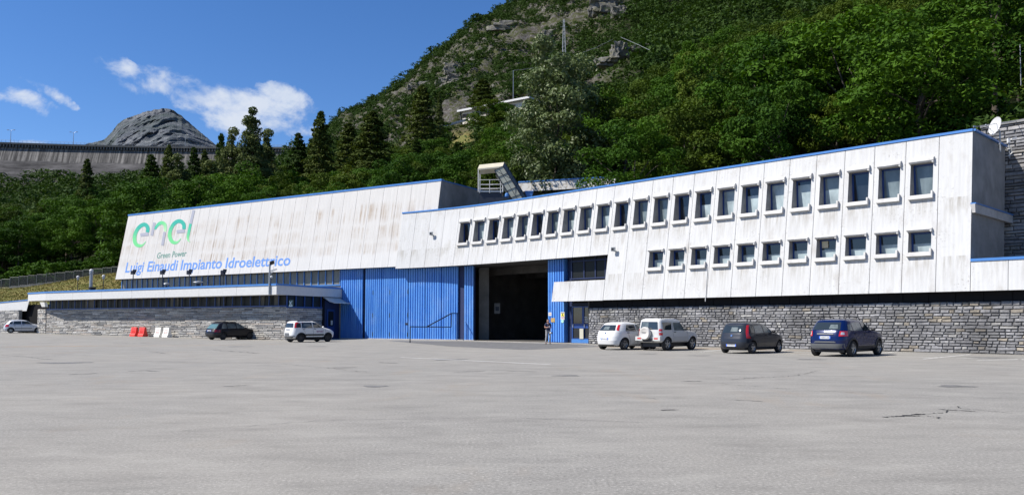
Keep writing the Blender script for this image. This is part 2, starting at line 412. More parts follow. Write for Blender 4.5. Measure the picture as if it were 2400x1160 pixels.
for px, py, qx, qy in [(1660, 824.5, 2400, 842.5), (1640, 825, 1730, 815.5), (1780, 828, 1850, 818.5), (2010, 834, 2105, 823.5),
                       (2165, 841, 2275, 830.5), (2290, 845, 2400, 842.0), (1560, 823, 1660, 824.5)]:
    strip(mk, gnd(px, py), gnd(qx, qy), .11)
strip(mk, gnd(938, 837), gnd(1290, 854), .13)
strip(mk, gnd(1355, 811.0), gnd(1405, 809.8), .12)
for k in range(5):
    strip(mk, gnd(1120 + 38 * k, 799.6 + .9 * k), gnd(1146 + 38 * k, 800.1 + .9 * k), .30)
tag(mk.build('parking_lines', M['paint']), kind='structure')
pt = MB()
a = [gnd(905, 797.8), gnd(1120, 800.8), gnd(1360, 806.8), gnd(1420, 811.5), gnd(1230, 819.5), gnd(1060, 812)]
pt.poly([(p.x, p.y, .004) for p in a])
tag(pt.build('asphalt_patch', M['patch']), kind='structure')
ck = MB()
def crack(pts, wd, jag=.05, n=9):
    P = [gnd(*p) for p in pts]
    for a, b in zip(P, P[1:]): strip(ck, a, b, wd, .005, jag, 0, n)
crack([(2066, 977), (2100, 975.5), (2135, 972), (2165, 970)], .10, .05)
crack([(2115, 975), (2170, 974.5), (2195, 977), (2203, 981)], .05, .04)
crack([(2138, 972), (2170, 969.5), (2210, 967)], .045, .03)
crack([(2196, 958.5), (2245, 961.5), (2288, 964)], .075, .02)
crack([(2243, 951), (2250, 957), (2310, 962), (2375, 968.5)], .022, .02)
crack([(2217, 967), (2222, 961)], .05, .01)
crack([(1705, 890), (1760, 886), (1845, 882), (1890, 876), (1918, 868)], .035, .09, 14)
crack([(1595, 893.5), (1648, 892.5)], .09, .03)
crack([(1548, 961), (1590, 960)], .10, .02)
crack([(1400, 924), (1480, 929), (1545, 935)], .022, .04, 12)
crack([(885, 849.5), (935, 851)], .11, .04)
crack([(480, 819), (560, 824), (610, 828)], .10, .12)
crack([(350, 823), (400, 829)], .06, .1)
crack([(660, 853), (760, 861), (860, 872)], .03, .08, 14)
crack([(1680, 898), (1880, 914), (2100, 924), (2400, 936)], .02, .06, 20)
crack([(2230, 850), (2400, 859)], .04, .05)
crack([(265, 807), (345, 805)], .3, .1)
tag(ck.build('asphalt_cracks', M['crack']), kind='structure')
M['seam'] = plain('filled_seam', (.13, .127, .12), .9, var=.3, vs=2)
ck = MB()
crack([(0, 833), (60, 836), (125, 843)], .07, .05, 12); crack([(300, 846), (560, 851), (700, 846), (900, 838)], .05, .07, 16); crack([(0, 905), (400, 893), (800, 889), (1150, 893)], .03, .05, 22)
crack([(1180, 862), (1500, 874), (1800, 888), (2150, 896), (2400, 900)], .035, .05, 20); crack([(420, 1010), (760, 985), (1180, 978), (1520, 990)], .018, .03, 22); crack([(2100, 860), (2260, 866), (2400, 868)], .05, .04, 12)
crack([(1060, 872), (1150, 868), (1260, 871)], .09, .08, 9); crack([(300, 870), (340, 868), (372, 871)], .16, .08); crack([(780, 862), (840, 860)], .16, .1); crack([(520, 905), (590, 903)], .12, .07); crack([(1690, 935), (1790, 941)], .05, .05); crack([(160, 878), (230, 874)], .14, .1)
os_ = MB(); rr_ = random.Random(4)
for (px, py, rx, ry) in [(2320, 838, .9, .5), (1640, 833, .5, .35), (1900, 842, .6, .4), (1520, 829, .4, .3), (560, 812, .8, .5), (745, 812, .6, .4), (1050, 842, .7, .5), (1330, 880, .35, .25), (880, 905, .3, .22), (2240, 905, .4, .3), (150, 850, .9, .5)]:
    c_ = gnd(px, py); P_o = []
    for k_ in range(22):
        a_ = 2 * math.pi * k_ / 22; f_ = 1 + .35 * math.sin(3 * a_ + px) * rr_.uniform(.3, 1) + rr_.uniform(-.12, .12); x_ = c_.x + math.cos(a_) * rx * f_; P_o.append((x_, c_.y + math.sin(a_) * ry * f_, gz(x_) + .0045))
    os_.poly(P_o)
tag(os_.build('oil_stains', plain('oily_asphalt', (.15, .146, .138), .75, var=.45, vs=4)), kind='structure')
tag(ck.build('asphalt_seams', M['seam']), kind='structure')
du = MB()
for (px, py, qx, qy, ww) in [(0, 816, 230, 812, .9), (180, 813, 700, 806, .45), (1380, 812, 1700, 817, .9), (1640, 817, 2000, 824, .8)]:
    strip(du, gnd(px, py), gnd(qx, qy), ww, .0035, .12, 0, 14)
tag(du.build('dust_streak', M['rust']), kind='structure')

# ---------------------------------------------------------------- hillside
PROF = {  # picture column -> (distance, picture row of the ground)
 -1400: [(100, 740), (140, 650), (200, 560), (300, 500), (400, 470), (650, 440)],
 -300: [(104, 735), (125, 700), (150, 650), (200, 590), (270, 530), (350, 470), (650, 450)],
 0: [(104, 722), (122, 679), (140, 668), (180, 640), (230, 590), (300, 530), (370, 470), (650, 450)],
 300: [(100, 695), (118, 648), (135, 636), (170, 600), (220, 560), (280, 520), (350, 470), (650, 450)],
 600: [(105, 640), (130, 610), (170, 585), (220, 545), (280, 500), (340, 460), (400, 440), (650, 420)],
 700: [(102, 640), (130, 600), (170, 560), (220, 510), (280, 460), (340, 420), (420, 392), (650, 372)],
 750: [(100, 630), (130, 580), (170, 535), (220, 480), (280, 415), (340, 365), (420, 335), (550, 325), (650, 322)],
 800: [(98, 620), (130, 560), (180, 500), (240, 425), (300, 365), (400, 315), (550, 278), (650, 276)],
 900: [(95, 600), (130, 540), (180, 470), (250, 390), (330, 310), (450, 255), (600, 226), (650, 228)],
 1000: [(92, 590), (130, 520), (170, 450), (230, 370), (300, 290), (400, 215), (600, 142), (650, 143)],
 1100: [(88, 580), (130, 500), (180, 410), (230, 325), (265, 280), (330, 220), (430, 145), (600, 58), (650, 55)],
 1215: [(84, 560), (120, 490), (160, 420), (220, 320), (300, 225), (400, 145), (600, 2), (650, -15)],
 1350: [(80, 550), (110, 490), (150, 410), (210, 310), (280, 215), (380, 120), (600, -80), (650, -110)],
 1500: [(74, 550), (95, 500), (130, 420), (180, 320), (250, 200), (350, 80), (600, -180), (650, -220)],
 1800: [(64, 530), (85, 460), (115, 370), (155, 280), (200, 180), (280, 50), (400, -120), (650, -300)],
 2100: [(56, 520), (75, 440), (100, 330), (140, 220), (200, 100), (280, -60), (350, -180), (650, -350)],
 2400: [(49, 310), (62, 290), (90, 235), (130, 150), (200, 20), (300, -130), (400, -220), (650, -380)],
 4200: [(49, 250), (62, 240), (90, 205), (130, 130), (200, 0), (300, -150), (400, -240), (650, -400)]}
KX = sorted(PROF)
def prof_z(px, Y):
    px = min(max(px, KX[0]), KX[-1])
    for a, b in zip(KX, KX[1:]):
        if px <= b: break
    def ev(k):
        P = PROF[k]; yy = [q[0] for q in P]; zz = [EYE + (HZ - q[1]) / F * q[0] for q in P]
        if Y <= yy[0]: return zz[0] - (yy[0] - Y) * .25
        return float(np.interp(Y, yy, zz))
    f = (px - a) / (b - a); f = f * f * (3 - 2 * f) if a not in (700, 750, 800, 900, 1000, 1100) else f
    return ev(a) * (1 - f) + ev(b) * f
def y_start(px): return float(np.interp(px, KX, [PROF[k][0][0] for k in KX]))
def rocky(px, Y):
    """0 in the woods, 1 on the bare crags"""
    a = max(0, min(1, (px - 690) / 120)) * max(0, min(1, (1520 - px + 60 * noise.noise(Vector((px * .02, Y * .03, 5)))) / 170)) * max(0, min(1, (Y - 215 - max(0, 1000 - px) * .25) / 60))
    if 1390 < px < 1545: a = max(a, max(0, 1 - abs(Y - 185) / 38) * .9)
    return a
def ter(x, y):
    px = PX + F * x / y
    z = prof_z(px, y); rk = rocky(px, y)
    v = Vector((x, y, z))
    z += noise.noise(v * .035) * (1.2 + 3.0 * rk) * min(1, max(0, (y - 110) / 60))
    if rk > 0:
        q = Vector((x * .9 - y * .5, y, z * 1.4))
        z += rk * (abs(noise.noise(q * .05)) * 9 - 3 + abs(noise.noise(q * .12)) * 7 + abs(noise.noise(q * .31)) * 3.2 - 1.5)
    if 1020 < px < 1270 and 205 < y < 292:      # terrace dug for the hillside house
        ry = 263 - (px - 1071) * .195 + 33; zc = EYE + (HZ - ry) / F * min(y, 258) - max(0, (252 - y)) * .15
        f = min(1, (px - 1020) / 25, (1270 - px) / 25, (y - 205) / 12, (292 - y) / 8); z = z * (1 - f) + min(z, zc) * f
    return z
def hill_mat():
    m, t, p = new_mat('hillside')
    tc = nd(t, 'ShaderNodeTexCoord').outputs['Object']
    a = nd(t, 'ShaderNodeAttribute', attribute_name='Col'); sp = nd(t, 'ShaderNodeSeparateColor'); ln(t, a.outputs['Color'], sp.inputs[0])
    rk, gr = sp.outputs[0], sp.outputs[1]
    n = noi(t, tc, .25, 9.0, .72); n2 = noi(t, tc, .55, 10.0, .8); n3 = noi(t, vmap(t, tc, (1, 1, 2.4)), .12, 8.0, .7, .6)
    rock = ramp(t, n2, [(.32, (.012, .012, .012)), (.45, (.05, .048, .046)), (.56, (.13, .125, .117)), (.7, (.29, .28, .265))])
    rock = mixc(t, rng(t, n3, .5, .68, 0, .5), rock, (.10, .075, .055))
    wood = ramp(t, n, [(.3, (.006, .008, .003)), (.6, (.014, .020, .006)), (.8, (.03, .035, .012))])  # forest floor darkened in colour for the shade between the crowns
    turf = ramp(t, n, [(.3, (.022, .032, .008)), (.5, (.05, .056, .016)), (.7, (.10, .088, .035))])
    lawn = ramp(t, noi(t, tc, .5, 7.0, .7), [(.32, (.08, .105, .025)), (.48, (.125, .13, .04)), (.66, (.19, .15, .06))])
    lawn = mixc(t, rng(t, noi(t, vmap(t, tc, (.3, 1.6, 1.0)), 1.0, 5.0), .5, .62, 0, .55), lawn, (.24, .155, .075))
    f = mth(t, 'MULTIPLY', rk, rng(t, mth(t, 'ADD', n, mth(t, 'MULTIPLY', n3, .6)), .72, .86))
    base = mixc(t, rk, wood, turf)
    col = mixc(t, f, base, rock)
    col = mixc(t, gr, col, lawn)
    ln(t, col, p.inputs['Base Color']); p.inputs['Roughness'].default_value = .95; p.inputs['Specular IOR Level'].default_value = .1
    b = nd(t, 'ShaderNodeBump', i_Strength=1.0, i_Distance=.9); ln(t, mth(t, 'MULTIPLY', n2, mth(t, 'ADD', rk, .08)), b.inputs['Height']); ln(t, b.outputs[0], p.inputs['Normal'])
    return m
pxs = np.concatenate([np.arange(-1400, -300, 40), np.arange(-300, 680, 14), np.arange(680, 1540, 6), np.arange(1540, 2500, 18), np.arange(2500, 4201, 60)])
ts = np.linspace(0, 1, 190)
V = []; C = []
for px in pxs:
    y0 = y_start(px)
    for k, tt in enumerate(ts):
        y = y0 * (650 / y0) ** tt; x = (px - PX) / F * y
        V.append((x, y, ter(x, y)))
        lawn = 1.0 if (px < 560 and y < (126 if px > 240 else 126 + 0 * px)) else 0.0
        if px < 560 and 126 <= y < 134: lawn = (134 - y) / 8
        bank = max(0, 1 - math.hypot((px - 1068) / 55, (y - 235) / 22)); lawn = max(lawn, min(1, bank * 2.2))
        C.append((rocky(px, y), lawn, 0))
nk = len(ts); FA = []
for i in range(len(pxs) - 1):
    for k in range(nk - 1):
        FA.append((i * nk + k, (i + 1) * nk + k, (i + 1) * nk + k + 1, i * nk + k + 1))
b0 = len(V)
for i in range(len(pxs)):
    x, y, z = V[i * nk]; V.append((x, y, -2.0)); C.append((0, 0, 0))
for i in range(len(pxs) - 1): FA.append((b0 + i, b0 + i + 1, (i + 1) * nk, i * nk))
me = bpy.data.meshes.new('hillside'); me.from_pydata(V, [], FA)
ca = me.color_attributes.new('Col', 'FLOAT_COLOR', 'POINT'); ca.data.foreach_set('color', np.array([(*c, 1) for c in C], dtype=np.float32).ravel())
me.polygons.foreach_set('use_smooth', [True] * len(me.polygons))
M['hill'] = hill_mat()
tag(link('hillside', me, M['hill']), kind='structure')

# ---------------------------------------------------------------- distant mountain
sil = [(150, 336), (187, 331), (232, 320), (250, 301), (262, 283), (277, 271), (302, 262), (329, 252), (359, 246), (377, 244), (395, 249), (416, 264), (437, 282), (462, 303), (483, 321), (507, 338), (560, 345)]
V = []; nx, nv = 260, 110
for i in range(nx):
    px = 150 + (570 - 150) * i / (nx - 1)
    top = float(np.interp(px, [s[0] for s in sil], [s[1] for s in sil]))
    top += 2.2 * noise.noise(Vector((px * .11, 3, 0))) + 1.2 * noise.noise(Vector((px * .35, 9, 0)))
    for j in range(nv):
        v = j / (nv - 1)
        yb = 345 + (170 - 345) * .0
        Y = 2300 + 900 * v
        pyy = 400 + (top - 400) * (v ** .8)
        if v > .93: pyy = top + (v - .93) * 600
        x = (px - PX) / F * Y; z = EYE + (HZ - pyy) / F * Y
        q = Vector((x * .0062, .3, z * .0042))
        ridge = abs(noise.noise(q)) * 190 + abs(noise.noise(q * 2.7)) * 110 + abs(noise.noise(q * 7)) * 48 + noise.noise(q * 17) * 14
        Yd = Y + (ridge - 60) * (1 - v * .55); x *= Yd / Y; z = EYE + (z - EYE) * Yd / Y
        V.append((x, Yd, z + (noise.noise(q * 9) * 10) * (1 - v)))
FA = [(i * nv + j, (i + 1) * nv + j, (i + 1) * nv + j + 1, i * nv + j + 1) for i in range(nx - 1) for j in range(nv - 1)]
me = bpy.data.meshes.new('mountain'); me.from_pydata(V, [], FA); me.polygons.foreach_set('use_smooth', [True] * len(me.polygons))
m, t, p = new_mat('hazed_mountain_rock')
tc = nd(t, 'ShaderNodeTexCoord').outputs['Object']
n = noi(t, tc, .02, 9.0, .75); n2 = noi(t, vmap(t, tc, (1, 1, .5)), .006, 7.0, .7)
rock = ramp(t, n, [(.36, (.035, .044, .06)), (.5, (.095, .108, .126)), (.64, (.22, .23, .24))])  # rock colours shifted to blue to stand for distance haze
ln(t, mixc(t, rng(t, n2, .44, .6, 0, .85), rock, (.03, .052, .045)), p.inputs['Base Color']); p.inputs['Roughness'].default_value = .95
b = nd(t, 'ShaderNodeBump', i_Strength=1.0, i_Distance=30.0); ln(t, n, b.inputs['Height']); ln(t, b.outputs[0], p.inputs['Normal'])
tag(link('mountain', me, m), kind='structure')

# ---------------------------------------------------------------- dam
m, t, p = new_mat('stained_dam_concrete')
uv = nd(t, 'ShaderNodeUVMap').outputs[0]; sp = nd(t, 'ShaderNodeSeparateXYZ'); ln(t, uv, sp.inputs[0]); dz = sp.outputs[1]
st = noi(t, vmap(t, uv, (.75, .03, 1)), 1.0, 7.0, .75); st2 = noi(t, vmap(t, uv, (.07, .35, 1), (3, 3, 0)), 1.0, 7.0, .72)
c1 = ramp(t, st, [(.38, (.02, .019, .018)), (.48, (.09, .085, .08)), (.6, (.25, .235, .215))])
c2 = ramp(t, st2, [(.38, (.035, .033, .034)), (.5, (.085, .08, .078)), (.64, (.16, .15, .145))])
f = rng(t, mth(t, 'ADD', dz, mth(t, 'MULTIPLY', noi(t, uv, .06, 3.0), 3.0)), 9.6, 10.4)
col = mixc(t, f, c1, c2)
sb = mth(t, 'GREATER_THAN', mth(t, 'FRACT', mth(t, 'MULTIPLY', dz, .36)), .93)
col = mixc(t, mth(t, 'MULTIPLY', sb, .4), col, (.05, .05, .05))
ln(t, col, p.inputs['Base Color']); p.inputs['Roughness'].default_value = .95
M['dam'] = m
ZT = 91.0
def dam_pt(u, dn=0.0, z=ZT):
    """u: 0..1 along the crest; dn: metres towards the valley"""
    x0, x1 = -320.0, -108.0
    x = x0 + (x1 - x0) * u; y = 374 + 25 * u + 8 * (1 - (2 * u - 1) ** 2)
    return Vector((x + dn * .12, y - dn, z))
dam = thing('dam', 'long stained concrete dam with a railed crest far behind the trees', 'dam', tuple(dam_pt(.5, 0, 40)))
d = MB(); NU = 70; zs = [0, 2, 6, 10, 14, 20, 30, 45, 70]
for i in range(NU):
    for a_, b_ in zip(zs, zs[1:]):
        u0, u1 = i / NU, (i + 1) / NU
        P = [dam_pt(u0, b_ * .42, ZT - 1.2 - b_), dam_pt(u1, b_ * .42, ZT - 1.2 - b_), dam_pt(u1, a_ * .42, ZT - 1.2 - a_), dam_pt(u0, a_ * .42, ZT - 1.2 - a_)]
        L_ = 214
        d.poly(P, 0, [(u0 * L_, b_), (u1 * L_, b_), (u1 * L_, a_), (u0 * L_, a_)])
d.build('wall', M['dam'], dam)
d = MB()
for i in range(NU):
    u0, u1 = i / NU, (i + 1) / NU
    for (dn0, dn1, za, zb) in [(1.6, -7, ZT - .9, ZT)]:
        A, B = dam_pt(u0, dn0, za), dam_pt(u1, dn0, za); A2, B2 = dam_pt(u0, dn0, zb), dam_pt(u1, dn0, zb)
        C_, D_ = dam_pt(u1, dn1, zb), dam_pt(u0, dn1, zb); E_, G_ = dam_pt(u1, dn1, za), dam_pt(u0, dn1, za)
        d.poly([A, B, B2, A2]); d.poly([A2, B2, C_, D_]); d.poly([G_, E_, B, A])
d.build('crest_slab', plain('crest_concrete', (.12, .12, .115), .9, var=.3, vs=.3), dam)
d = MB()
for i in range(150):
    u = (i + .5) / 150; A = dam_pt(u, 1.4, ZT - 2.3)
    d.box(A - Vector((.35, 0, 0)), (.7, 0, 0), (0, 1.7, 0), (0, 0, 1.35))
tag(d.build('corbels', M['dam'], dam), kind='stuff')
d = MB()
for i in range(NU):
    for zz in (.55, 1.15): d.tube([dam_pt(i / NU, 1.2, ZT + zz), dam_pt((i + 1) / NU, 1.2, ZT + zz)], .045, 4)
for i in range(110): q = dam_pt((i + .5) / 110, 1.2, ZT); d.tube([q, q + Vector((0, 0, 1.2))], .05, 4)
d.build('railing', M['steel'], dam)
M['lampglass'] = plain('lamp_glass', (.7, .7, .68), .3)
def crest_lamp(px, two, label):
    u = min(max((at(px, 340, 385).x + 320) / 212, 0), 1); q = dam_pt(u, .4)
    r = thing('street_lamp', label, 'street lamp', tuple(q), 0, 'street lamps along the dam crest')
    k = MB(); k.tube([q, q + Vector((0, 0, 6.3))], [.16, .09], 6)
    k.build('pole', M['steel'], r)
    for s in ((-1, 1) if two else (1,)):
        k = MB(); k.tube([q + Vector((0, 0, 6.2)), q + Vector((s * 1.1, 0, 6.5))], .06, 5); k.box(q + Vector((s * 1.1 - (.0 if s > 0 else .9), -.2, 6.4)), (.9, 0, 0), (0, .4, 0), (0, 0, .22))
        k.build('lamp_head', M['steel'], r)
crest_lamp(13, True, 'two-headed lamp on the dam crest, at its far left')
crest_lamp(150, True, 'second lamp from the left on the dam crest, clear against the sky')
crest_lamp(408, False, 'crest lamp standing in front of the rocky peak')
crest_lamp(665, False, 'lamp at the right end of the dam crest beside the conifers')
# ================================================================ facade geometry
K = .185                                    # both facades lean back this much per metre of height
def lineR(s, z): return Sp(s, -.5 + K * (z - 3), z)
def lineL(s, z, extra=0.0): return Dp(s, -.82 + K * (z - 6.1) + extra, z)
# plan of the office facade at z = 3: straight, a gentle curve, straight
def plan(z=3.0):
    pts = []
    A, I, B = lineR(-8, z), lineR(-13.65, z), lineL(-6.45, z)
    for s in np.linspace(23.3, -8, 60): pts.append((lineR(s, z), Rn))
    for q in np.linspace(0, 1, 25)[1:]:
        p_ = A * (1 - q) ** 2 + I * 2 * q * (1 - q) + B * q * q
        tng = (I - A) * 2 * (1 - q) + (B - I) * 2 * q; n_ = Vector((tng.y, -tng.x, 0)).normalized()
        if n_.y < 0: n_ = -n_
        pts.append((p_, n_))
    pts.append((lineL(-7.5, z), Ln))
    cum = [0]
    for a, b in zip(pts, pts[1:]): cum.append(cum[-1] + (b[0] - a[0]).length)
    return pts, cum
PTS, CUM = plan()
def path(u):
    """u metres leftwards from the right corner -> point at z=3, inward normal"""
    k = max(0, min(len(CUM) - 2, int(np.searchsorted(CUM, u)) - 1)); f = (u - CUM[k]) / (CUM[k + 1] - CUM[k])
    return PTS[k][0].lerp(PTS[k + 1][0], f), PTS[k][1].lerp(PTS[k + 1][1], f).normalized()
TOTAL = CUM[-1]
J = [0, 1.51] + [1.51 + 1.572 * i for i in range(1, 16)]
rest = (TOTAL - J[-1]) / 12; J += [J[-1] + rest * i for i in range(1, 13)]
JP = [path(u) for u in J]                   # joints, right to left
def fp(i, a, z, dpt=0.0):
    """point on panel i (between joints i and i+1), a=0 at its LEFT joint"""
    (pr, nr), (pl_, nl) = JP[i], JP[i + 1]
    A = pl_ + nl * (K * (z - 3)); B = pr + nr * (K * (z - 3)); q = A.lerp(B, a); n = nl.lerp(nr, a)
    q = q + n * dpt; q.z = z; return q
def panel(mb, P, wd, u0, z0, z1, holes=(), g=.013, th=.07, mat=0):
    """P(a, z, depth) -> point.  Makes the face with its holes, the joint sides and edges."""
    a0, a1 = g / wd, 1 - g / wd
    xs_ = sorted({a0, a1} | {h for hh in holes for h in hh[:2]}); zs_ = sorted({z0, z1} | {h for hh in holes for h in hh[2:]})
    for x0, x1 in zip(xs_, xs_[1:]):
        for za, zb in zip(zs_, zs_[1:]):
            if any(h[0] <= x0 and x1 <= h[1] and h[2] <= za and zb <= h[3] for h in holes): continue
            c = [(x0, za), (x1, za), (x1, zb), (x0, zb)]
            mb.poly([P(a, z, 0) for a, z in c], mat, [(u0 + a * wd, z) for a, z in c])
    for (c0, c1) in (((a0, z0), (a0, z1)), ((a1, z1), (a1, z0)), ((a1, z0), (a0, z0)), ((a0, z1), (a1, z1))):
        mb.poly([P(*c1, 0), P(*c0, 0), P(*c0, th), P(*c1, th)], mat, [(u0 + c[0] * wd, c[1]) for c in (c1, c0, c0, c1)])

# ---------------------------------------------------------------- office block
off = thing('office_building', 'white leaning office block with two rows of recessed windows over a rubble stone base', 'building', tuple(Sp(10, 4)))
fw = MB(); back = MB(); NP_ = len(J) - 1
UP = (7.84, 9.55); LO = (4.92, 6.0)
win = []
for i in range(NP_):
    wd = J[i + 1] - J[i]; full = i <= 13
    z0 = 2.95 if full else 6.04; holes = []
    hw = .535 / wd
    if 1 <= i <= 23: holes.append((.5 - hw, .5 + hw, *UP)); win.append((i, UP, i - 1))
    if 1 <= i <= 11: holes.append((.5 - hw, .5 + hw, *LO)); win.append((i, LO, i - 1))
    P = lambda a, z, d, i=i: fp(i, a, z, d)
    panel(fw, P, wd, 60 - J[i + 1], z0, 10.85, holes)
    cells = [(0, 1, z0 + .02, 10.84)]
    xs_ = [0, .5 - hw - .001, .5 + hw + .001, 1]
    zz = [z0 + .02] + ([LO[0], LO[1]] if len(holes) == 2 else []) + ([UP[0], UP[1]] if holes else []) + [10.84]
    for xi in range(3):
        for za, zb in zip(zz, zz[1:]):
            if xi == 1 and holes and (za, zb) in ((LO[0], LO[1]), (UP[0], UP[1])): continue
            back.poly([P(xs_[xi], za, .06), P(xs_[xi + 1], za, .06), P(xs_[xi + 1], zb, .06), P(xs_[xi], zb, .06)])
# apron across the lower opening
for k in range(3):
    a_, b_ = -3.27 + 1.54 * k, -3.27 + 1.54 * (k + 1)
    P = lambda a, z, d, a_=a_, b_=b_: lineR(a_ + (b_ - a_) * a, z) + Rn * d
    panel(fw, P, 1.54, 30 + a_, 2.93, 4.33)
fw.build('front_wall', M['office'], off)
ap = MB()
ap.box(lineR(-3.25, 2.95) + Rn * .055, Rd * 4.58, Rn * .18, Vector((0, 0, 1.35)) + Rn * K * 1.35)
ap.build('apron_back', M['shadeconc'], off)
back.build('joint_backing', M['shadeconc'], off)
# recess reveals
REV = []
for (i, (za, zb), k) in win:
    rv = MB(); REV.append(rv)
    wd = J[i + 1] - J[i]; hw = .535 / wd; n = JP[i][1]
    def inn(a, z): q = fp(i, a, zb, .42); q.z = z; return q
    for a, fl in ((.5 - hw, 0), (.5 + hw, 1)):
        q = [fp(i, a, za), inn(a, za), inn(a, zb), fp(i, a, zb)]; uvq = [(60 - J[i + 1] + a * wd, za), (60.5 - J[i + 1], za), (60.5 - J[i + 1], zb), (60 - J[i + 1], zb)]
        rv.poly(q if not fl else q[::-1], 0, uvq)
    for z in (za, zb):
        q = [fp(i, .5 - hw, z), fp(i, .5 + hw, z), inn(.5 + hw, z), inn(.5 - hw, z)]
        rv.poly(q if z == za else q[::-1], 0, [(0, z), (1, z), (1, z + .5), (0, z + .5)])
PANE = {0: 'glass_grey', 1: 'glass_grey', 2: 'glass_dark', 9: 'glass_dark', 10: 'glass_grey', 22: 'glass_dark', 17: 'glass_dark', 11: 'glass_grey', 12: 'glass_dark', 14: 'glass_grey', 16: 'glass_grey', 18: 'glass_grey', 20: 'glass_dark'}
for wi, (i, (za, zb), k) in enumerate(win):
    wd = J[i + 1] - J[i]; hw = .535 / wd
    A = fp(i, .5 - hw, zb, .42); B = fp(i, .5 + hw, zb, .42); A.z = B.z = za; t_ = (B - A).normalized(); n_ = Vector((-t_.y, t_.x, 0)); W_ = (B - A).length; Hh = zb - za
    f_ = MB(); U = Vector((0, 0, 1))
    fwid = .085
    f_.box(A + n_ * -.03, t_ * fwid, n_ * .09, U * Hh); f_.box(B - t_ * fwid + n_ * -.03, t_ * fwid, n_ * .09, U * Hh)
    f_.box(A + t_ * fwid - n_ * .03, t_ * (W_ - 2 * fwid), n_ * .09, U * .07); f_.box(A + t_ * fwid - n_ * .03 + U * (Hh - .09), t_ * (W_ - 2 * fwid), n_ * .09, U * .09)
    fr = f_.build('window', M['frameblue'], off)
    upper = (za == UP[0])
    p_ = MB(); c = [A + n_ * .02, B + n_ * .02, B + n_ * .02 + U * Hh, A + n_ * .02 + U * Hh]
    if upper:
        mt = PANE.get(k, 'glass_pale')
        if k in (3, 4, 6, 8, 13, 15, 19, 21):      # darker pane top: the hood's shade painted into the glass
            hb = Hh * (.72 + .16 * math.sin(k * 3.7)); p_.poly([c[0], c[1], c[1] + U * hb, c[0] + U * hb], 0); p_.poly([c[0] + U * hb, c[1] + U * hb, c[2], c[3]], 1); p_.build('pane', [M[mt], M['glass_grey'] if k % 2 else M['glass_dark']], fr)
        else: p_.poly(c); p_.build('pane', M[mt], fr)
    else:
        hb = Hh * (.47 + .06 * math.sin(k * 2.1))  # pale lower part: the yard's reflection painted into the pane
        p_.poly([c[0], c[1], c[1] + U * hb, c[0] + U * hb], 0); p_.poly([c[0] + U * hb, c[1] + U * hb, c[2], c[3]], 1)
        p_.build('pane', [M['glass_pale'], M['glass_dark']], fr)
    if (not upper) and k == 3:
        x_ = MB(); x_.box(A + t_ * .12 + U * .62 - n_ * .06, t_ * .34, n_ * .04, U * .36); x_.build('taped_paper', plain('cream_card', (.55, .48, .33), .8), fr)
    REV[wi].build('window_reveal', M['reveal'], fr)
    # rounded concrete hood
    h_ = MB(); zt = .27 if upper else .15
    n2 = JP[i][1]; up_ = (U + n2 * K).normalized(); out = -(n2 - U * K).normalized()
    o_ = fp(i, .5 - hw, zb) - t_ * .05; Wd = W_ + .1
    prof = [(0, 0), (.12, .0), (.18, .05), (.18, zt * .6), (.12, zt * .95), (0, zt)]
    ra = [o_ + out * a_ + up_ * b_ for a_, b_ in prof]; rb = [q + t_ * Wd for q in ra]
    for q in range(len(prof) - 1): h_.poly([ra[q], rb[q], rb[q + 1], ra[q + 1]])
    h_.poly(ra[::-1]); h_.poly(rb)
    h_.box(rb[0] - t_ * .07 - up_ * .07, t_ * .07, out * .2, up_ * .069)
    h_.build('window_hood', M['hood'], fr)
    s_ = MB(); o_ = fp(i, .5 - hw, za) - t_ * .03
    s_.box(o_ - up_ * .20, t_ * (W_ + .08), out * .19, up_ * .20); s_.box(o_ - up_ * .05 - out * .3, t_ * (W_ + .0), out * .3, up_ * .055)
    s_.box(o_ + t_ * (W_ - .0) + up_ * .002, t_ * .078, out * .19, up_ * .17)
    s_.build('window_sill', M['hood'], fr)
# blue roof trim, roof, other walls
tr = MB()
for i in range(NP_):
    A, B = fp(i, 0, 10.86, -.05), fp(i, 1, 10.86, -.05); n0, n1 = JP[i + 1][1], JP[i][1]; U = Vector((0, 0, .12))
    tr.poly([A, B, B + U, A + U]); tr.poly([A + U, B + U, B + U + n1 * .4, A + U + n0 * .4]); tr.poly([A + n0 * .1, B + n1 * .1, B, A]); tr.poly([B + U + n1 * .4, A + U + n0 * .4, A + n0 * .4, B + n1 * .4][::-1])
A = fp(NP_ - 1, 0, 10.86, -.05); tr.poly([A, A + Vector((0, 0, .12)), A + Vector((0, 0, .12)) + Ln * .4, A + Ln * .4])
E_ = Vector((.728, .686, 0))
CR = fp(0, 1, 10.86)
tr.box(CR - Rd * .0, E_ * 5.35, -E_.cross(Vector((0, 0, 1))) * -.12, Vector((0, 0, .1)))
tr.build('roof_trim', M['trim'], off)
rf = MB()
ring = [fp(i, 0, 10.8, .1) for i in range(NP_ - 1, -1, -1)] + [fp(0, 1, 10.8, .1)]
ring += [CR + E_ * 5.3, Sp(14, 14, 10.8), Sp(-2, 15, 10.8), Dp(-3.6, 11.5, 10.8)]
for q in ring: q.z = 10.8
rf.poly(ring)
rf.build('roof', M['roof'], off)
sw = MB(); cb_ = fp(0, 1, 2.95, .02); ct = fp(0, 1, 10.86, .02); e6 = E_ * 5.3
NV = 1
sw.poly([cb_, cb_ + e6, ct + e6, ct]); q = CR + e6
sw.poly([cb_ + e6, Sp(17, 13, 2.95), Sp(17, 13, 10.8), ct + e6]); sw.poly([Sp(17, 13, 0), Dp(-3.6, 20, 0), Dp(-3.6, 20, 10.7), Sp(17, 13, 10.7)])
sw.build('side_wall', M['shadeconc'], off)
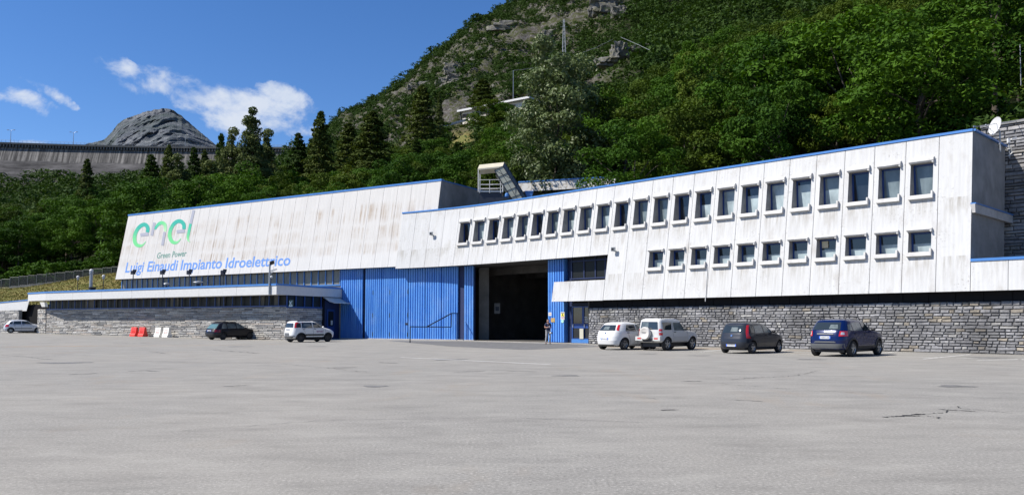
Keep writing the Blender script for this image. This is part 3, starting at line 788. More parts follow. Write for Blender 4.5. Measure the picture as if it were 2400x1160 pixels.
lg = MB(); lp = fp(0, 1, 6.75, .0); er = Vector((E_.y, -E_.x, 0)) * -1
er = er if er.y < 0 else -er
lg.box(lp + E_ * .05 - er * .05, E_ * 12, er * .2, Vector((0, 0, .42)), 0); lg.box(lp + E_ * .05 + Vector((0, 0, .422)) - er * .05, E_ * 12, er * .24, Vector((0, 0, .06)), 1)
lg.build('ledge', [M['concrete'], M['trim']], off)
# low parapet running on to the right
pp = MB()
for k in range(8):
    a_ = 23.3 + 1.55 * k
    P = lambda a, z, d, a_=a_: lineR(a_ + 1.55 * a, z) + Rn * d
    panel(pp, P, 1.55, 90 + a_, 2.95, 4.36)
pp.box(lineR(23.31, 2.97) + Rn * .06, Rd * 12.3, Rn * .15, Vector((0, 0, 1.35)) + Rn * K * 1.35)
pp.build('terrace_parapet', M['office'], off)
pt_ = MB(); pt_.box(lineR(23.3, 4.362) - Rn * .05, Rd * 12.5, Rn * .4, (0, 0, .13)); pt_.build('parapet_trim', M['trim'], off)
tf = MB(); tf.poly([Sp(23.3, .3, 3.4), Sp(36, .3, 3.4), Sp(36, 7, 3.4), Sp(22.5, 7, 3.4)]); tf.build('terrace_floor', M['roof'], off)
# soffits and the dark band above the stone
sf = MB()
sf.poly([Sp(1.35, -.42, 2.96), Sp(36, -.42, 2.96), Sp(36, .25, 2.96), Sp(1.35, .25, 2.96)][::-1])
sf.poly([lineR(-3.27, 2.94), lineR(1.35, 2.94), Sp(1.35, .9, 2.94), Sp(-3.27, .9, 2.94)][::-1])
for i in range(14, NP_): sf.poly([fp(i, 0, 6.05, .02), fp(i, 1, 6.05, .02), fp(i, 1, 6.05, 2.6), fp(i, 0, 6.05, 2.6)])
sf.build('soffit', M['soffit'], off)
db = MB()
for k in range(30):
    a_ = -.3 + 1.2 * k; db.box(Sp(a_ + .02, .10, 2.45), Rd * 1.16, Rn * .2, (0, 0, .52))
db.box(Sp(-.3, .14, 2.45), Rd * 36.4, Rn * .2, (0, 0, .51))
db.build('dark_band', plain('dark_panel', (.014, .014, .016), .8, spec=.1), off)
# side return where the tall part of the facade starts
rt = MB(); rt.poly([fp(13, 0, 2.95), fp(13, 0, 6.04), fp(13, 0, 6.04, 1.0), fp(13, 0, 2.95, 1.4)]); rt.build('wall_return', M['shadeconc'], off)

# ---------------------------------------------------------------- rubble stone
def stonewall(mb, org, du, nin, L, Ht, hmin, hmax, lmin, lmax, tones, seed, proud=.05, edge=.012):
    rnd = random.Random(seed); z = 0.0
    while z < Ht - .03:
        h = min(rnd.uniform(hmin, hmax), Ht - z)
        if Ht - z - h < .08: h = Ht - z
        x = -rnd.random() * lmax * .5
        while x < L:
            l = rnd.uniform(lmin, lmax) * (1.5 if rnd.random() < .15 else 1)
            x0, x1 = max(x, 0), min(x + l, L); x += l
            if x1 - x0 < .06: continue
            g = rnd.uniform(edge * .6, edge * 1.6); pr = proud * rnd.uniform(.4, 1.2); ch = min(.035, h * .2)
            jz = [rnd.uniform(-.018, .018) for _ in range(4)]
            o = [(x0 + g, z + g + jz[0]), (x1 - g, z + g + jz[1]), (x1 - g + jz[2] * .8, z + h - g + jz[2]), (x0 + g + jz[3] * .8, z + h - g + jz[3])]
            cx, cz = (x0 + x1) / 2, z + h / 2
            inn_ = [(a + math.copysign(ch, cx - a), b + math.copysign(ch, cz - b)) for a, b in o]
            b0 = rnd.choice(tones); j = rnd.uniform(.78, 1.22); c = tuple(v * j for v in b0)
            P0 = [org + du * a + Vector((0, 0, b)) + nin * .02 for a, b in o]
            P1 = [org + du * a + Vector((0, 0, b)) - nin * (pr * rnd.uniform(.8, 1.2)) for a, b in inn_]
            mb.poly(P1, 0, None, c)
            for q in range(4): r_ = (q + 1) % 4; mb.poly([P0[q], P0[r_], P1[r_], P1[q]], 0, None, c)
        z += h
G1 = [(.27, .27, .28), (.30, .30, .31), (.34, .34, .35), (.24, .24, .25), (.32, .32, .33), (.37, .37, .38), (.29, .29, .295), (.35, .35, .355), (.26, .26, .265), (.31, .31, .315), (.33, .33, .34), (.28, .28, .29), (.38, .34, .28), (.44, .435, .42), (.235, .235, .24)]
sb = MB(); stonewall(sb, Sp(-.3), Rd, Rn, 36, 2.46, .115, .19, .20, .52, G1, 5, .045, .008)
sb.c = [None if c is None else tuple(v * .78 for v in c) for c in sb.c]
sb.build('stone_base', M['stone'], off)
sb = MB(); sb.box(Sp(-.3, .03), Rd * 36, Rn * .3, (0, 0, 2.44)); sb.build('mortar_bed', M['mortar'], off)

# ---------------------------------------------------------------- entrance bay
def ribs(mb, o, du, nin, L, z0, z1, pitch_=.245, dep=.085):
    n = max(1, round(L / pitch_)); p_ = L / n; U = Vector((0, 0, z1 - z0)); o = o + Vector((0, 0, z0))
    for k in range(n):
        xs_ = [0, .20, .26, .86, .92, 1.0]; ds = [0, 0, -dep, -dep, 0, 0]
        q = [o + du * (p_ * (k + x)) + nin * d for x, d in zip(xs_, ds)]
        for a_, b_ in zip(q, q[1:]): mb.poly([a_, b_, b_ + U, a_ + U])
pl2 = MB(); PD = .85
ribs(pl2, Sp(-4.81, PD), Rd, Rn, 1.62, 0.03, 6.05); pl2.poly([Sp(-4.81, PD, 0), Sp(-4.81, PD, 6.05), Sp(-4.81, PD + 1.2, 6.05), Sp(-4.81, PD + 1.2, 0)])
pl2.poly([Sp(-3.19, PD, 0), Sp(-3.19, PD + .5, 0), Sp(-3.19, PD + .5, 6.05), Sp(-3.19, PD, 6.05)])
pl2.build('blue_pillar', M['blue'], off)
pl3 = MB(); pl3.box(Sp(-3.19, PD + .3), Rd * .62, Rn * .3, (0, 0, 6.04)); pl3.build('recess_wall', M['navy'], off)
def door(sx0, nm, lab):
    d_ = MB(); w_ = 1.04
    for a_ in (0, w_ - .09): d_.box(Sp(sx0 + a_, PD - .02), Rd * .09, Rn * .08, (0, 0, 2.6))
    for z_ in (.02, 1.05, 2.52): d_.box(Sp(sx0 + .09, PD - .02, z_), Rd * (w_ - .18), Rn * .08, (0, 0, .32 if z_ < 1.1 else .09))
    o = d_.build(nm, M['frameblue'], off, label=lab)
    g_ = MB(); g_.poly([Sp(sx0 + .09, PD + .03, .3), Sp(sx0 + w_ - .09, PD + .03, .3), Sp(sx0 + w_ - .09, PD + .03, 2.55), Sp(sx0 + .09, PD + .03, 2.55)]); g_.build('pane', M['glass_dark'], o)
    h_ = MB(); h_.box(Sp(sx0 + .12, PD - .08, 1.1), Rd * .05, Rn * .05, (0, 0, .25)); h_.build('handle', M['steel'], o)
door(-2.53, 'glass_door', None); door(-1.48, 'glass_door', None)
kp = MB(); kp.box(Sp(-2.53, PD - .06, .01), Rd * 2.1, Rn * .04, (0, 0, .27)); kp.build('kick_plate', M['trim'], off)
ug = MB()
ug.box(Sp(-2.55, PD + .06, 2.62), Rd * 2.2, Rn * .1, (0, 0, 1.75))
ug.poly([Sp(-2.55, PD, 4.4), Sp(1.4, PD, 4.4), Sp(1.4, PD, 6.04), Sp(-2.55, PD, 6.04)]); ug.build('entrance_glazing', M['annexglass'], off)
for s_ in (-2.55, -1.4, -.38, .5, 1.2):
    um = MB(); um.box(Sp(s_, PD - .06, 4.4), Rd * .1, Rn * .05, (0, 0, 1.64)); um.build('glazing_bar', M['navy'], off)
for o_, l_ in ((Sp(-2.55, PD - .12, 4.5), 3.8), (Sp(-2.55, PD - .12, 5.75), 3.8), (Sp(-2.55, PD - .02, 2.7), 2.2)):
    um = MB(); um.box(o_, Rd * l_, Rn * .05, (0, 0, .1)); um.build('glazing_bar', M['navy'], off)
st_ = MB(); st_.poly([Sp(-.36, .02, 0), Sp(-.36, PD + .3, 0), Sp(-.36, PD + .3, 4.4), Sp(-.36, .02, 4.4)]); st_.poly([Sp(-2.1, PD + .4, 4.39), Sp(1.4, PD + .4, 4.39), Sp(1.4, -.2, 4.39), Sp(-2.1, -.2, 4.39)]); st_.build('entrance_side', M['shadeconc'], off)
bk = MB()
for k in range(4): bk.box(Sp(-1.38, PD + .0, 1.45 + .12 * k), Rd * (.42 - .05 * k), Rn * .02, (0, 0, .045))
bk.build('door_stickers', M['white'], off)
bn = MB(); bn.box(Sp(-1.75, PD - .1, .3), Rd * .34, Rn * .05, (0, 0, .72)); bn.build('notice_panel', plain('cream_panel', (.45, .44, .36), .7), off)

# ---------------------------------------------------------------- turbine hall
hall = thing('turbine_hall', 'long white leaning hall lettered in blue above blue ribbed doors', 'building', tuple(Dp(-24, 8)))
hw_ = MB(); hb = MB(); N = 28; s0, s1 = -47.5, -3.78; pw = (s1 - s0) / N
for k in range(N):
    a_ = s0 + pw * k
    P = lambda a, z, d, a_=a_: lineL(a_ + pw * a, z, .1) + Ln * d
    panel(hw_, P, pw, a_ + 60, 6.22, 13.5)
hb.poly([lineL(s0, 6.24, .16), lineL(s1, 6.24, .16), lineL(s1, 13.48, .16), lineL(s0, 13.48, .16)])
hw_.build('front_wall', M['hall'], hall); hb.build('joint_backing', M['shadeconc'], hall)
tr = MB(); tr.box(lineL(s0 - .05, 13.5, .05), Ld * (s1 - s0 + .1), Ln * .4, (0, 0, .16)); tr.box(lineL(s1 - .35, 13.5, .46), Ld * .4, Ln * 17.5, (0, 0, .1))
tr.build('roof_trim', M['trim'], hall)
rf = MB(); b0_ = lineL(s0, 13.45, .2); b1_ = lineL(s1, 13.45, .2); rf.poly([b0_, b1_, b1_ + Ln * 18, b0_ + Ln * 18]); rf.build('roof', M['roof'], hall)
sw = MB()
for k in range(6):
    a_, b_ = .1 + 3 * k, .1 + 3 * (k + 1) - .03
    sw.poly([lineL(s1, 9.5, a_), lineL(s1, 9.5, b_), lineL(s1, 13.5, b_), lineL(s1, 13.5, a_)])
sw.poly([lineL(s1 - .04, 6, .1), lineL(s1 - .04, 6, 18.1), lineL(s1 - .04, 13.5, 18.1), lineL(s1 - .04, 13.5, .1)])
sw.poly([lineL(s0, 6.2, .1), lineL(s0, 13.5, .1), lineL(s0, 13.5, 18), lineL(s0, 6.2, 18)]); sw.poly([Dp(s0, .05, 0), Dp(s0, .05, 6.3), Dp(s0, 18, 6.3), Dp(s0, 18, 0)])
sw.poly([Dp(s0, 18.2, 0), Dp(s0, 18.2, 13.4), Dp(s1, 18.2, 13.4), Dp(s1, 18.2, 0)])
sw.build('side_wall', M['shadeconc'], hall)
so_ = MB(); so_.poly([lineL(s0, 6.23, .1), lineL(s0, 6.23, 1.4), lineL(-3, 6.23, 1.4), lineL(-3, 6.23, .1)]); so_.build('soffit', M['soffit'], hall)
# clerestory band
cw = MB(); cw.poly([Dp(s0, .06, 4.9), Dp(-14.43, .06, 4.9), Dp(-14.43, .06, 6.22), Dp(s0, .06, 6.22)]); cw.build('clerestory_glass', M['glass_band'], hall)
nm_ = round((47.35 - 14.43) / .92)
for k in range(nm_ + 1):
    cm = MB(); a_ = s0 + .1 + (47.3 - 14.5) / nm_ * k; cm.box(Dp(a_, -.02, 4.9), Ld * .08, Ln * .07, (0, 0, 1.33)); cm.build('clerestory_bar', M['blue'], hall)
cs = MB(); cs.box(Dp(s0, -.08, 4.78), Ld * 33.05, Ln * .12, (0, 0, .12)); cs.build('clerestory_sill', M['trim'], hall)
lw = MB(); lw.box(Dp(s0, .0, 0), Ld * 33.05, Ln * .2, (0, 0, 4.78)); lw.build('lower_wall', plain('stained_concrete', (.38, .36, .33), .95, var=.6, vs=.9), hall)
# ribbed doors
def leaf(a_, b_, nm, dn=0.0, lab=None):
    d_ = MB(); ribs(d_, Dp(a_, dn), Ld, Ln, b_ - a_, .04, 6.24); return d_.build(nm, M['blue'], hall, label=lab)
leaf(-14.43, -11.8, 'ribbed_wall')
gp = MB(); gp.box(Dp(-11.8, .25), Ld * .25, Ln * .1, (0, 0, 6.2)); gp.box(Dp(-1.5, .35), Ld * .58, Ln * .1, (0, 0, 6.2)); gp.box(Dp(-14.43, .1), Ld * 14.45, Ln * .15, (0, 0, 6.2)); gp.build('door_gaps', plain('navy_recess', (.008, .02, .08), .7), hall)
bounds = [-11.55, -9.65, -7.75, -6.7, -4.9, -3.2, -1.5]
for a_, b_ in zip(bounds, bounds[1:]): leaf(a_ + .015, b_ - .015, 'door_leaf', .01)
leaf(-.92, .02, 'ribbed_wall', .0)
for a_ in (-10.6, -8.7, -6.72):
    for z_ in (.25, 1.9, 3.9): hg = MB(); hg.box(Dp(a_ - .03, -.1, z_), Ld * .06, Ln * .05, (0, 0, .35)); hg.build('door_hinge', M['darksteel'], hall)
hg = MB(); hg.box(Dp(-6.95, -.11, 1.25), Ld * .28, Ln * .06, (0, 0, .16)); hg.build('door_lock', M['darksteel'], hall)
sl_ = MB(); sl_.box(Dp(-14.2, -.3, .002), Ld * 14.4, Ln * .3, (0, 0, .05)); sl_.build('door_sill', M['kerb'], hall)
# the deep vehicle bay
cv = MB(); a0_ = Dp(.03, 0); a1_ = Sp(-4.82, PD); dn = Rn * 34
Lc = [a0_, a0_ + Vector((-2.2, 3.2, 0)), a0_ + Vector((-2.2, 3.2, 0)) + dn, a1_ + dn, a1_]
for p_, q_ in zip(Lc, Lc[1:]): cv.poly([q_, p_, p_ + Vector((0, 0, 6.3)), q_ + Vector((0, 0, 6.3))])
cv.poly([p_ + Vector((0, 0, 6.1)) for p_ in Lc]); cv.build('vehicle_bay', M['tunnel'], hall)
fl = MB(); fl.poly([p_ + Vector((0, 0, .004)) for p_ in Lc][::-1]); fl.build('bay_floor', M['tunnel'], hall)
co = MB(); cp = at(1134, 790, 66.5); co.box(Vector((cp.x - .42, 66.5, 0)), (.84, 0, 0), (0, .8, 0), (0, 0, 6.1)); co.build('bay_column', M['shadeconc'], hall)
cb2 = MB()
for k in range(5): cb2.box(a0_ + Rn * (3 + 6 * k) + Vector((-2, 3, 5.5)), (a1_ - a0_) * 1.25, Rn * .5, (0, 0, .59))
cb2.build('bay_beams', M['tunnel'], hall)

# ---------------------------------------------------------------- lettering on the hall
def surf(px, py, lift=.012):
    z0 = 6.1; P = lineL(0, z0, .1) - Ln * lift
    return on(px, py, P, Ln - Vector((0, 0, K)))
UPV = (Vector((0, 0, 1)) + Ln * K).normalized()
def text_geo(s, bold=0.0, spacing=1.0):
    cu = bpy.data.curves.new('t', 'FONT'); cu.body = s; cu.size = 1; cu.offset = bold; cu.space_character = spacing; cu.resolution_u = 6
    o = bpy.data.objects.new('t', cu); COL.objects.link(o)
    dg = bpy.context.evaluated_depsgraph_get(); me = bpy.data.meshes.new_from_object(o.evaluated_get(dg))
    v = [tuple(q.co) for q in me.vertices]; f = [tuple(p.vertices) for p in me.polygons]
    bpy.data.objects.remove(o); bpy.data.curves.remove(cu); bpy.data.meshes.remove(me); return v, f
def put_text(mb, s, O, X, Yv, cap=.73, bold=0.0, mat=0):
    """X: vector over the whole word's width, Yv: vector of the cap height"""
    v, f = text_geo(s, bold); x0 = min(q[0] for q in v); x1 = max(q[0] for q in v); b = len(mb.v)
    for q in v: mb.v.append(tuple(O + X * ((q[0] - x0) / (x1 - x0)) + Yv * (q[1] / cap)))
    for q in f: mb.f.append(tuple(b + i for i in q)); mb.m.append(mat); mb.uv.append(None); mb.c.append(None)
M['letterblue'] = plain('blue_lettering', (.09, .22, .55), .7, var=.12, vs=1.5)
M['lettergreen'] = plain('faded_green_lettering', (.10, .24, .20), .8, var=.2, vs=3)
def base(px): return 638.3 + (621.3 - 638.3) * (px - 293) / (678 - 293)
for wd, a_, b_ in (('Luigi', 293, 334.5), ('Einaudi', 344, 414), ('Impianto', 422.5, 518.5), ('Idroelettrico', 527.5, 679)):
    A, B = surf(a_, base(a_)), surf(b_, base(b_)); hgt = 1.12 + (.98 - 1.12) * (a_ - 293) / 385
    tx = MB(); put_text(tx, wd, A, B - A, UPV * hgt, .69, .016); tx.build('lettering', M['letterblue'], hall)
tx = MB(); A, B = surf(367, 605.6), surf(436, 600.0); put_text(tx, 'Green Power', A, B - A, UPV * .62, .69, .012); tx.build('small_lettering', M['lettergreen'], hall)
# logo: ribbons along a path, coloured teal to green
lgm = MB()
TE, GR, GY = (.0, .30, .235), (.10, .47, .18), (.27, .285, .34)
def ribbon(pts, wds, cols, lift):
    P = []
    n = len(pts)
    def cr(t_):
        k = min(int(t_ * (n - 1)), n - 2); u = t_ * (n - 1) - k
        p0, p1, p2, p3 = [np.array(pts[max(0, min(n - 1, k + d))], float) for d in (-1, 0, 1, 2)]
        return .5 * ((2 * p1) + (p2 - p0) * u + (2 * p0 - 5 * p1 + 4 * p2 - p3) * u * u + (3 * p1 - p0 - 3 * p2 + p3) * u ** 3)
    m_ = 26 if n > 2 else 2; prev = None
    for i in range(m_):
        t_ = i / (m_ - 1); c = cr(t_) if n > 2 else np.array(pts[0]) * (1 - t_) + np.array(pts[1]) * t_
        c2 = (cr(min(1, t_ + .01)) - cr(max(0, t_ - .01))) if n > 2 else np.array(pts[1], float) - np.array(pts[0])
        w_ = np.interp(t_, np.linspace(0, 1, len(wds)), wds) / 2; d_ = np.array([-c2[1], c2[0]]) / (np.hypot(*c2) + 1e-9)
        l, r = c + d_ * w_, c - d_ * w_
        cc = tuple(np.interp(t_, np.linspace(0, 1, len(cols)), [q[j] for q in cols]) for j in range(3))
        cur = [surf(q[0] / 3.412, 480 + q[1] / 3.412, lift) for q in (l, r)]
        if prev: lgm.poly([prev[0], cur[0], cur[1], prev[1]], 0, None, cc)
        prev = cur
ribbon([(1178, 220), (1182, 185), (1163, 160), (1135, 162), (1103, 190), (1080, 235), (1076, 285), (1090, 318), (1120, 328), (1145, 318), (1166, 292)], [26, 30, 32, 30, 28, 28, 30, 30, 24, 12, 4], [TE, TE, TE, GR, GR, (.2, .5, .25)], .02)
ribbon([(1122, 241), (1188, 234)], [26, 26], [GY, GY], .026)
ribbon([(1234, 142), (1214, 246)], [20, 20], [GY, GY], .026)
ribbon([(1238, 196), (1262, 160), (1292, 144), (1317, 158), (1322, 190), (1320, 214)], [14, 24, 28, 28, 24, 20], [(.0, .34, .26), GR, (.35, .52, .33)], .02)
ribbon([(1316, 218), (1298, 324)], [21, 21], [GY, GY], .026)
ribbon([(1470, 195), (1470, 160), (1450, 135), (1420, 132), (1385, 158), (1362, 205), (1357, 250), (1372, 290), (1400, 304), (1428, 292), (1446, 268)], [26, 30, 32, 30, 28, 28, 30, 30, 24, 12, 4], [TE, TE, TE, GR, GR, (.2, .5, .25)], .02)
ribbon([(1412, 216), (1478, 209)], [26, 26], [GY, GY], .026)
ribbon([(1549, 42), (1524, 152)], [21, 21], [GY, GY], .026)
ribbon([(1524, 152), (1508, 225), (1502, 262), (1506, 285), (1520, 298)], [21, 22, 20, 14, 5], [(.0, .32, .24), GR, (.3, .5, .3)], .02)
m, t, p = new_mat('logo_paint'); a_ = nd(t, 'ShaderNodeAttribute', attribute_name='Col'); ln(t, a_.outputs['Color'], p.inputs['Base Color']); p.inputs['Roughness'].default_value = .7
lgm.build('logo', m, hall)

# ---------------------------------------------------------------- annex in front of the hall
ann = thing('annex_building', 'low annex with white canopy fascia and pale stone wall in front of the hall', 'building', (-32, 74, 0))
A0 = Vector((-18.316, 64.46, 0)); C0 = Vector((-19.01, 63.29, 0))
U_z = Vector((0, 0, 1))
def Ap(s, d=0.0, z=0.0): return A0 + Ld * s + Ln * d + Vector((0, 0, z))
G2 = [(.40, .39, .37), (.46, .45, .43), (.35, .34, .33), (.50, .48, .44), (.44, .40, .36), (.30, .30, .30), (.52, .51, .49)]
sb = MB(); stonewall(sb, Ap(-35.6, 0, -.1), Ld, Ln, 35.3, 2.85, .12, .18, .5, 1.5, G2, 9, .05, .008); E2 = Vector((.42, .908, 0)).normalized(); N2 = Vector((-E2.y, E2.x, 0)); K0 = Ap(-.3)      # side wall runs back under the canopy end
stonewall(sb, K0 + Vector((0, 0, -.1)), E2, N2, 4.6, 2.75, .12, .18, .4, 1.3, G2, 10, .05, .008)
sb.c = [tuple(v * .88 for v in c) for c in sb.c]
sb.build('stone_wall', M['stonelight'], ann)
sb = MB(); sb.box(Ap(-35.6, .03, -.2), Ld * 35.2, Ln * .3, (0, 0, 2.85)); sb.box(K0 + N2 * .03 + Vector((0, 0, -.2)), E2 * 4.6, N2 * .3, (0, 0, 2.85)); sb.build('wall_core', M['mortarlight'], ann)
bd = MB(); bd.poly([Ap(-35.6, .22, 2.75), Ap(-.3, .22, 2.75), Ap(-.3, .22, 3.75), Ap(-35.6, .22, 3.75)]); bd.poly([K0 + N2 * .1 + U_z * 2.7, K0 + E2 * 4.6 + N2 * .1 + U_z * 2.7, K0 + E2 * 4.6 + N2 * .1 + U_z * 3.75, K0 + N2 * .1 + U_z * 3.75]); bd.build('window_band', M['annexglass'], ann)
br = MB(); br.box(Ap(-35.6, -.03, 2.755), Ld * 35.25, Ln * .12, (0, 0, .1)); br.box(K0 - N2 * .03 + U_z * 2.66, E2 * 4.6, N2 * .12, (0, 0, .12))
for k in range(5): br.box(K0 + E2 * (.05 + 1.1 * k) + N2 * .0 + U_z * 2.78, E2 * .09, N2 * .08, (0, 0, .97))
br.build('window_rail', M['frameblue'], ann)
for k in range(31): br = MB(); br.box(Ap(-35.2 + 1.13 * k, .02, 2.86), Ld * .06, Ln * .08, (0, 0, .88)); br.build('window_bar', M['frameblue'], ann)
M['curtain'] = plain('grey_curtain', (.10, .097, .085), .9)
for (s_, w_) in ((-15.5, .35), (-14.6, .25), (-9.0, .3), (-8.3, .3), (-3.6, .5), (-1.9, .6), (-24, .3), (-29, 1.8)):
    cu_ = MB(); cu_.box(Ap(s_, .17, 2.86), Ld * w_, Ln * .02, (0, 0, .88)); cu_.build('curtain', M['curtain'], ann)
# canopy slab (fascia, end, chamfered left end)
L0 = C0 + Ld * -33.4; L1 = Vector((-51.6, 83.6, 0)); CE = Vector((-15.42, 71.05, 0))
pl_ = [CE, C0, L0, L1, L1 + Ln * 8 + Ld * 2, Dp(-14.43, 0), ]
zb_, zt_ = 3.7, 4.44
cn = MB(); pr_ = [C0, L0 + Ld * .0, L1]
def wallstrip(mb, a, b, z0, z1, mat=0): mb.poly([Vector((a.x, a.y, z0)), Vector((b.x, b.y, z0)), Vector((b.x, b.y, z1)), Vector((a.x, a.y, z1))], mat)
SG = [C0 + Ld * -33.4 * k / 7 for k in range(8)]
for a, b in zip(SG[1:], SG): wallstrip(cn, a + Ld * .01, b - Ld * .01, zb_, zt_)
wallstrip(cn, L1, L0, zb_, zt_); wallstrip(cn, C0, CE, zb_, zt_)
cn.poly([Vector((q.x, q.y, zb_)) for q in (Dp(-14.45, -.02), CE, C0, L0, L1, Dp(-47.5, -.02))])
cn.build('canopy_fascia', M['white'], ann)
ct_ = MB()
for a, b in ((L0, C0), (L1, L0), (C0, CE)):
    d_ = (b - a).normalized(); n_ = Vector((d_.y, -d_.x, 0)) * .05
    ct_.box(a + n_ + Vector((0, 0, zt_)), b - a, -n_ * 7, (0, 0, .15))
ct_.build('canopy_trim', M['trim'], ann)
cr_ = MB(); cr_.poly([Vector((q.x, q.y, zt_ + .02)) for q in (CE, C0, L0, L1, Dp(-47.5, 0), Dp(-14.43, 0))][::-1]); cr_.build('roof', M['roof'], ann)
# entrance beside the blue wall with its little sheet roof
en = MB(); K1 = K0 + E2 * 4.62; Lx = (Dp(-14.5, -.1) - K1).dot(E2); en.box(K1 + N2 * .12, E2 * Lx, N2 * .12, (0, 0, 3.7)); en.build('entrance_wall', plain('navy_wall', (.012, .025, .09), .6), ann)
jb = MB(); jb.box(K1 + N2 * .0, E2 * .35, N2 * .12, (0, 0, 3.7)); jb.build('dark_jamb', M['void'], ann)
dr = MB(); q = K1 + E2 * .75 + N2 * .05 + U_z * .12; dr.box(q, E2 * 1.05, N2 * .06, (0, 0, 2.5)); dr = dr.build('entrance_door', M['frameblue'], ann)
dg_ = MB(); dg_.box(q + E2 * .15 - N2 * .02 + U_z * 1.0, E2 * .75, N2 * .015, (0, 0, 1.3)); dg_.build('pane', M['annexglass'], dr)
dn_ = MB(); dn_.box(q + E2 * .5 - N2 * .04 + U_z * 1.1, E2 * .25, N2 * .015, (0, 0, .4)); dn_.build('notice', M['white'], dr)
aw = MB(); a0 = K1 + E2 * .1 - N2 * .0 + U_z * 3.62; a1 = K1 + E2 * (Lx - .1) + U_z * 3.62; ou = -N2 * .75 - U_z * .42; ou2 = -N2 * 1.15 - U_z * .50
for dz in (0, .05):
    w_ = U_z * dz; aw.poly([a0 + w_, a1 + w_, a1 + ou + w_, a0 + ou + w_]); aw.poly([a0 + ou + w_, a1 + ou + w_, a1 + ou2 + w_, a0 + ou2 + w_])
aw.poly([a0 + ou2, a1 + ou2, a1 + ou2 + U_z * .05, a0 + ou2 + U_z * .05]); aw.build('entrance_awning', M['lamina'], ann)

# far-left annex
fa = thing('gatehouse', 'small building at the far left edge with sloping white fascia and stone wall', 'building', (-60, 92, 0))
def Gp(px, py, d=0.0): return on(px, py, Ap(-35.6, 1.2 + d), Ln)
f_ = MB(); f_.poly([Gp(-130, 738), Gp(62, 728.5), Gp(68.5, 703.5), Gp(-130, 722)]); f_.poly([Gp(62, 728.5), Gp(64, 729, 1.5), Gp(71, 703.5, 2), Gp(68.5, 703.5)]); f_.build('fascia', M['white'], fa)
f_ = MB(); f_.poly([Gp(-130, 738), Gp(62, 728.5), Gp(64, 729, 2.5), Gp(-130, 738, 2.5)]); f_.poly([Gp(-130, 722), Gp(68.5, 703.5), Gp(72, 703.5, 6), Gp(-130, 722, 6)]); f_.build('roof', M['roof'], fa)
f_ = MB(); a_, b_ = Gp(-130, 722, -.05), Gp(68.5, 703.5, -.05); f_.box(a_, b_ - a_, Ln * .2, (0, 0, .1)); f_.build('roof_trim', M['trim'], fa)
wl = Ap(-35.6, .8); g0 = on(-200, 780, wl, Ln); g1 = on(43, 780, wl, Ln); g0.z = g1.z = .1
sb = MB(); stonewall(sb, g0, Ld, Ln, (g1 - g0).dot(Ld), 2.7, .14, .2, .4, 1.2, G2[:3] + [(.24, .24, .24)], 19, .05, .01); sb.build('stone_wall', M['stonelight'], fa)
sb = MB(); sb.box(g0 + Ln * .03, Ld * (g1 - g0).dot(Ld), Ln * .3, (0, 0, 2.7)); g2 = on(87, 780, wl, Ln); g2.z = .1; sb.box(g1 + Ln * .8 - Ld * 1.0, Ld * ((g2 - g1).dot(Ld) + 2.2), Ln * .2, (0, 0, 3.3), 1)  # second box is a black sheet standing for the dark of the opening
sb.build('wall_core', [M['mortarlight'], M['void']], fa)
g3 = on(107, 780, wl, Ln); g3.z = .1
pil = thing('stone_pier', 'pale stone pier under the left end of the canopy', 'pier', tuple(g2))
sb = MB(); L_ = (g3 - g2).dot(Ld); stonewall(sb, g2, Ld, Ln, L_, 2.75, .14, .2, .3, .8, G2, 29, .05, .01); sb.build('stone_facing', M['stonelight'], pil)
sb = MB(); sb.box(g2 + Ln * .03, Ld * L_, Ln * 1.5, (0, 0, 2.75)); sb.build('core', M['mortarlight'], pil)
sb = MB(); zc = on(100, 717, wl, Ln).z; a_ = on(93, 708, wl, Ln); b_ = on(110, 708, wl, Ln); a2 = on(98, 719, wl, Ln); b2 = on(113, 719, wl, Ln)
sb.poly([a2, b2, b_, a_]); sb.poly([a_, b_, b_ + Ln * 1.5, a_ + Ln * 1.5]); sb.poly([b2, a2, a2 + Ln * 1.5, b2 + Ln * 1.5]); sb.build('capstone', M['white'], pil)

# ---------------------------------------------------------------- stone retaining wall above right
ret = thing('retaining_wall', 'grey stone retaining wall rising behind the right end of the office block', 'wall', tuple(Sp(28, 7)))
G3 = [(.20, .20, .205), (.25, .25, .255), (.30, .30, .305), (.27, .26, .24), (.36, .35, .34)]
RD = 6.5; zt1 = on(2400, 286, Sp(0, RD), Rn).z
sb = MB(); stonewall(sb, Sp(22.3, RD), Rd, Rn, 20, zt1, .13, .24, .35, 1.2, G3, 39, .07, .012); sb.build('stone_facing', M['stone'], ret)
sb = MB(); sb.box(Sp(22.3, RD + .03), Rd * 20, Rn * .6, (0, 0, zt1)); sb.build('core', M['mortar'], ret)
sb = MB(); sb.box(Sp(22.3, RD - .15, zt1 + .003), Rd * 20, Rn * .9, (0, 0, .13)); sb.build('coping', M['shadeconc'], ret)

